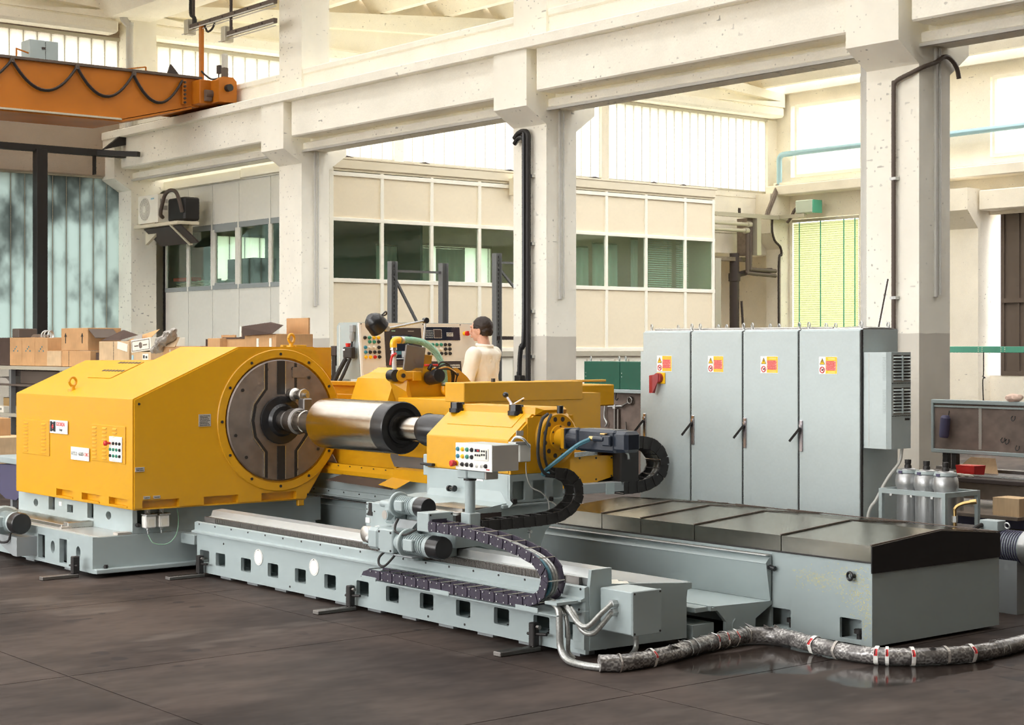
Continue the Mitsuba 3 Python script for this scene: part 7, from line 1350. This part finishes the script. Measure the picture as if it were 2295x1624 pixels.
part(k, 'sticker', cat(box(-20.40, -20.35, 9.994, 10.0, 1.62, 1.74)), 'blue_pipe', False); part(k, 'sticker', box(-20.30, -20.10, 9.994, 10.0, 1.60, 1.67), 'white_plate', False); part(k, 'sticker', box(-20.08, -19.92, 9.994, 10.0, 1.68, 1.76), 'label_paper', False); part(k, 'sticker_print', cat(box(-20.30, -20.10, 9.991, 9.994, 1.655, 1.67), box(-20.06, -20.02, 9.991, 9.994, 1.70, 1.74), box(-19.99, -19.95, 9.991, 9.994, 1.70, 1.73)), 'ink', False)
k, R = carton('carton', -20.40, -19.84, 1.79, 1.955, 'cream printed carton with a round emblem, tilted on top of the labelled carton', m='label_paper', lean=-4, tape=False, y0=9.99)
part(k, 'printed_frame', R(cat(*[box(*b) for b in ((-20.37, -19.87, 9.985, 9.99, 1.805, 1.812), (-20.37, -19.87, 9.985, 9.99, 1.933, 1.94), (-20.37, -20.363, 9.985, 9.99, 1.805, 1.94), (-19.877, -19.87, 9.985, 9.99, 1.805, 1.94))])), 'cast_brown', False)
part(k, 'emblem', R(cat(torus((-20.12, 9.986, 1.872), (0, 1, 0), .035, .007, 18, 5), box(-20.30, -20.19, 9.985, 9.99, 1.862, 1.878), box(-20.05, -19.94, 9.985, 9.99, 1.862, 1.878), box(-20.135, -20.105, 9.985, 9.99, 1.85, 1.90))), 'cast_brown', False)
k, R = carton('carton', -19.55, -18.55, 1.57, 1.86, 'torn open brown carton with crumpled paper, left of the dark torn cartons', open_=True, tape=False)
part(k, 'flap', box(-18.90, -18.55, 10.5, 10.52, 1.86, 2.0), 'cardboard', False)
part(k, 'flap', hull([(-19.55, 10.0, 1.85), (-19.2, 10.0, 1.85), (-19.52, 10.1, 2.0), (-19.25, 10.1, 1.97), (-19.4, 10.12, 1.86)]), 'cardboard_pale', False)
part(k, 'torn_edge', ext_y([(-19.2, 1.86), (-19.2, 1.95), (-19.05, 1.92), (-18.98, 1.935), (-18.9, 1.90), (-18.7, 1.89), (-18.55, 1.86)], 10.44, 10.46), 'cardboard_dark', False)
part(k, 'seam', box(-19.36, -19.345, 10.01, 10.02, 1.6, 1.82), 'label_paper', False)
g_ = trimesh.creation.icosphere(4); g_.apply_scale((.34, .10, .05)); g_.vertices += (vfbm(g_.vertices * 18, 3)[:, None] - .5) * .11 * g_.vertex_normals; rot(g_, -28, (0, 1, 0)); g_.apply_translation((-19.42, 9.98, 1.93))
solo('crumpled_newspaper', g_, 'label_metal', 'crumpled newspaper sticking out of the torn open carton', 'newspaper')
k, R = carton('carton', -18.2, -17.45, 1.57, 1.955, 'dark torn carton in the middle of the right cartons', y0=10.05, m='cardboard', tape=False)
part(k, 'torn_lid', ext_y([(-17.75, 1.955), (-17.63, 2.03), (-17.55, 2.09), (-17.35, 2.10), (-17.35, 1.955)], 10.1, 10.13), 'cardboard_dark', False); part(k, 'dark_edge', box(-18.05, -17.45, 10.04, 10.06, 1.945, 1.965), 'cardboard_dark', False)
k, R = carton('carton', -18.25, -17.95, 1.57, 1.955, 'small plain brown carton left of the dark torn carton', y0=9.95, tape=False)
k, R = carton('carton', -17.44, -16.72, 1.57, 2.0, 'big brown carton with a torn black lid at the right end of the shelf', y0=10.0, tape=False)
part(k, 'torn_lid', hull([(-17.48, 9.96, 2.09), (-17.40, 9.95, 1.98), (-16.72, 9.95, 2.0), (-17.25, 10.1, 2.12), (-17.0, 10.1, 2.14), (-16.72, 10.1, 2.10), (-16.9, 10.0, 2.13)]), 'cardboard_dark', False)
part(k, 'flap', box(-17.23, -16.74, 10.45, 10.47, 1.98, 2.19), 'cardboard', False)
for x in (-17.15, -16.86): part(k, 'tape', box(x, x + .05, 9.992, 10.0, 1.58, 1.95), 'label_paper', False)
part(k, 'tape', box(-17.47, -17.43, 9.95, 9.96, 1.97, 2.09), 'label_paper', False)
gl = thing('wire_clamps', 'bright bent wire clamps on top of the left cartons', 'clamp'); parts(gl, 'bow', [torus((-23.62 + .08 * i, 10.2, 2.02), (1, .5 * i - .4, 0), .07, .012, 16, 6) for i in range(3)], 'galvanised')
solo('dark_lump', hull([(-24.2, 10.2, 1.99), (-23.7, 10.2, 1.985), (-24.1, 10.2, 2.04), (-23.85, 10.2, 2.04), (-24.0, 10.4, 1.99), (-23.8, 10.4, 2.03)]), 'cast_brown', 'brown crumpled paper on top of the left cartons', 'paper', smooth=False)
solo('dark_case', box(-24.9, -24.65, 10.2, 10.5, 1.99, 2.13, .01), 'brown_panel', 'small dark case on the cartons at the left picture edge', 'case', smooth=False)
# lower shelves
solo('paper_stack', hull([(-24.9, 9.9, 1.30), (-24.2, 9.9, 1.30), (-24.9, 9.9, 1.39), (-24.4, 9.9, 1.38), (-24.9, 10.3, 1.3), (-24.2, 10.3, 1.3), (-24.9, 10.3, 1.4), (-24.4, 10.3, 1.38)]), 'label_metal', 'stack of grey papers on the shelf board below the cartons', 'papers', smooth=False)
solo('dark_crate', box(-24.1, -22.2, 10.0, 10.6, 1.30, 1.50, .01), 'brown_panel', 'long dark crate on the shelf board below the cartons', 'crate', smooth=False)
solo('small_yellow_box', box(-24.75, -24.45, 10.0, 10.3, .95, 1.08, .005), 'brass', 'small yellow-brown box on the middle shelf at the left edge', 'box', smooth=False)
k = thing('tin_box', 'low cream box with printed lettering on the middle shelf at the left edge', 'box'); part(k, 'box', box(-24.95, -24.40, 9.86, 10.2, .862, .955, .004), 'label_paper', False); part(k, 'print', cat([box(-24.9 + .05 * i, -24.88 + .05 * i, 9.855, 9.86, .90, .93) for i in range(9)]), 'ink', False, kind='stuff')
solo('floor_carton', box(-23.2, -22.0, 8.6, 9.3, 0, .62, .006), 'cardboard_pale', 'large pale brown carton standing low at the left edge behind the headstock', 'cardboard box', smooth=False)
solo('floor_carton', box(-23.2, -22.5, 8.7, 9.2, .62, .86, .006), 'cardboard', 'smaller carton on the large pale carton at the left edge', 'cardboard box', smooth=False)
pg = thing('purple_tank', 'dark violet-grey machine tank with a pale lid at the left edge', 'tank'); part(pg, 'tank', hull([(-18.75, 7.5, .50), (-18.0, 7.5, .53), (-18.75, 7.5, .20), (-18.0, 7.5, .22), (-18.5, 7.5, .12), (-18.2, 7.5, .12), (-18.75, 8.0, .5), (-18.0, 8.0, .53), (-18.75, 8.0, .2), (-18.0, 8.0, .22)]), 'purple_grey', False); part(pg, 'lid', box(-18.8, -17.95, 7.45, 8.05, .53, .60, .006), 'grey', False); parts(pg, 'leg', [box(x, x + .06, 7.6, 7.66, 0, .2) for x in (-18.6, -18.2)], 'grey_dark', False)
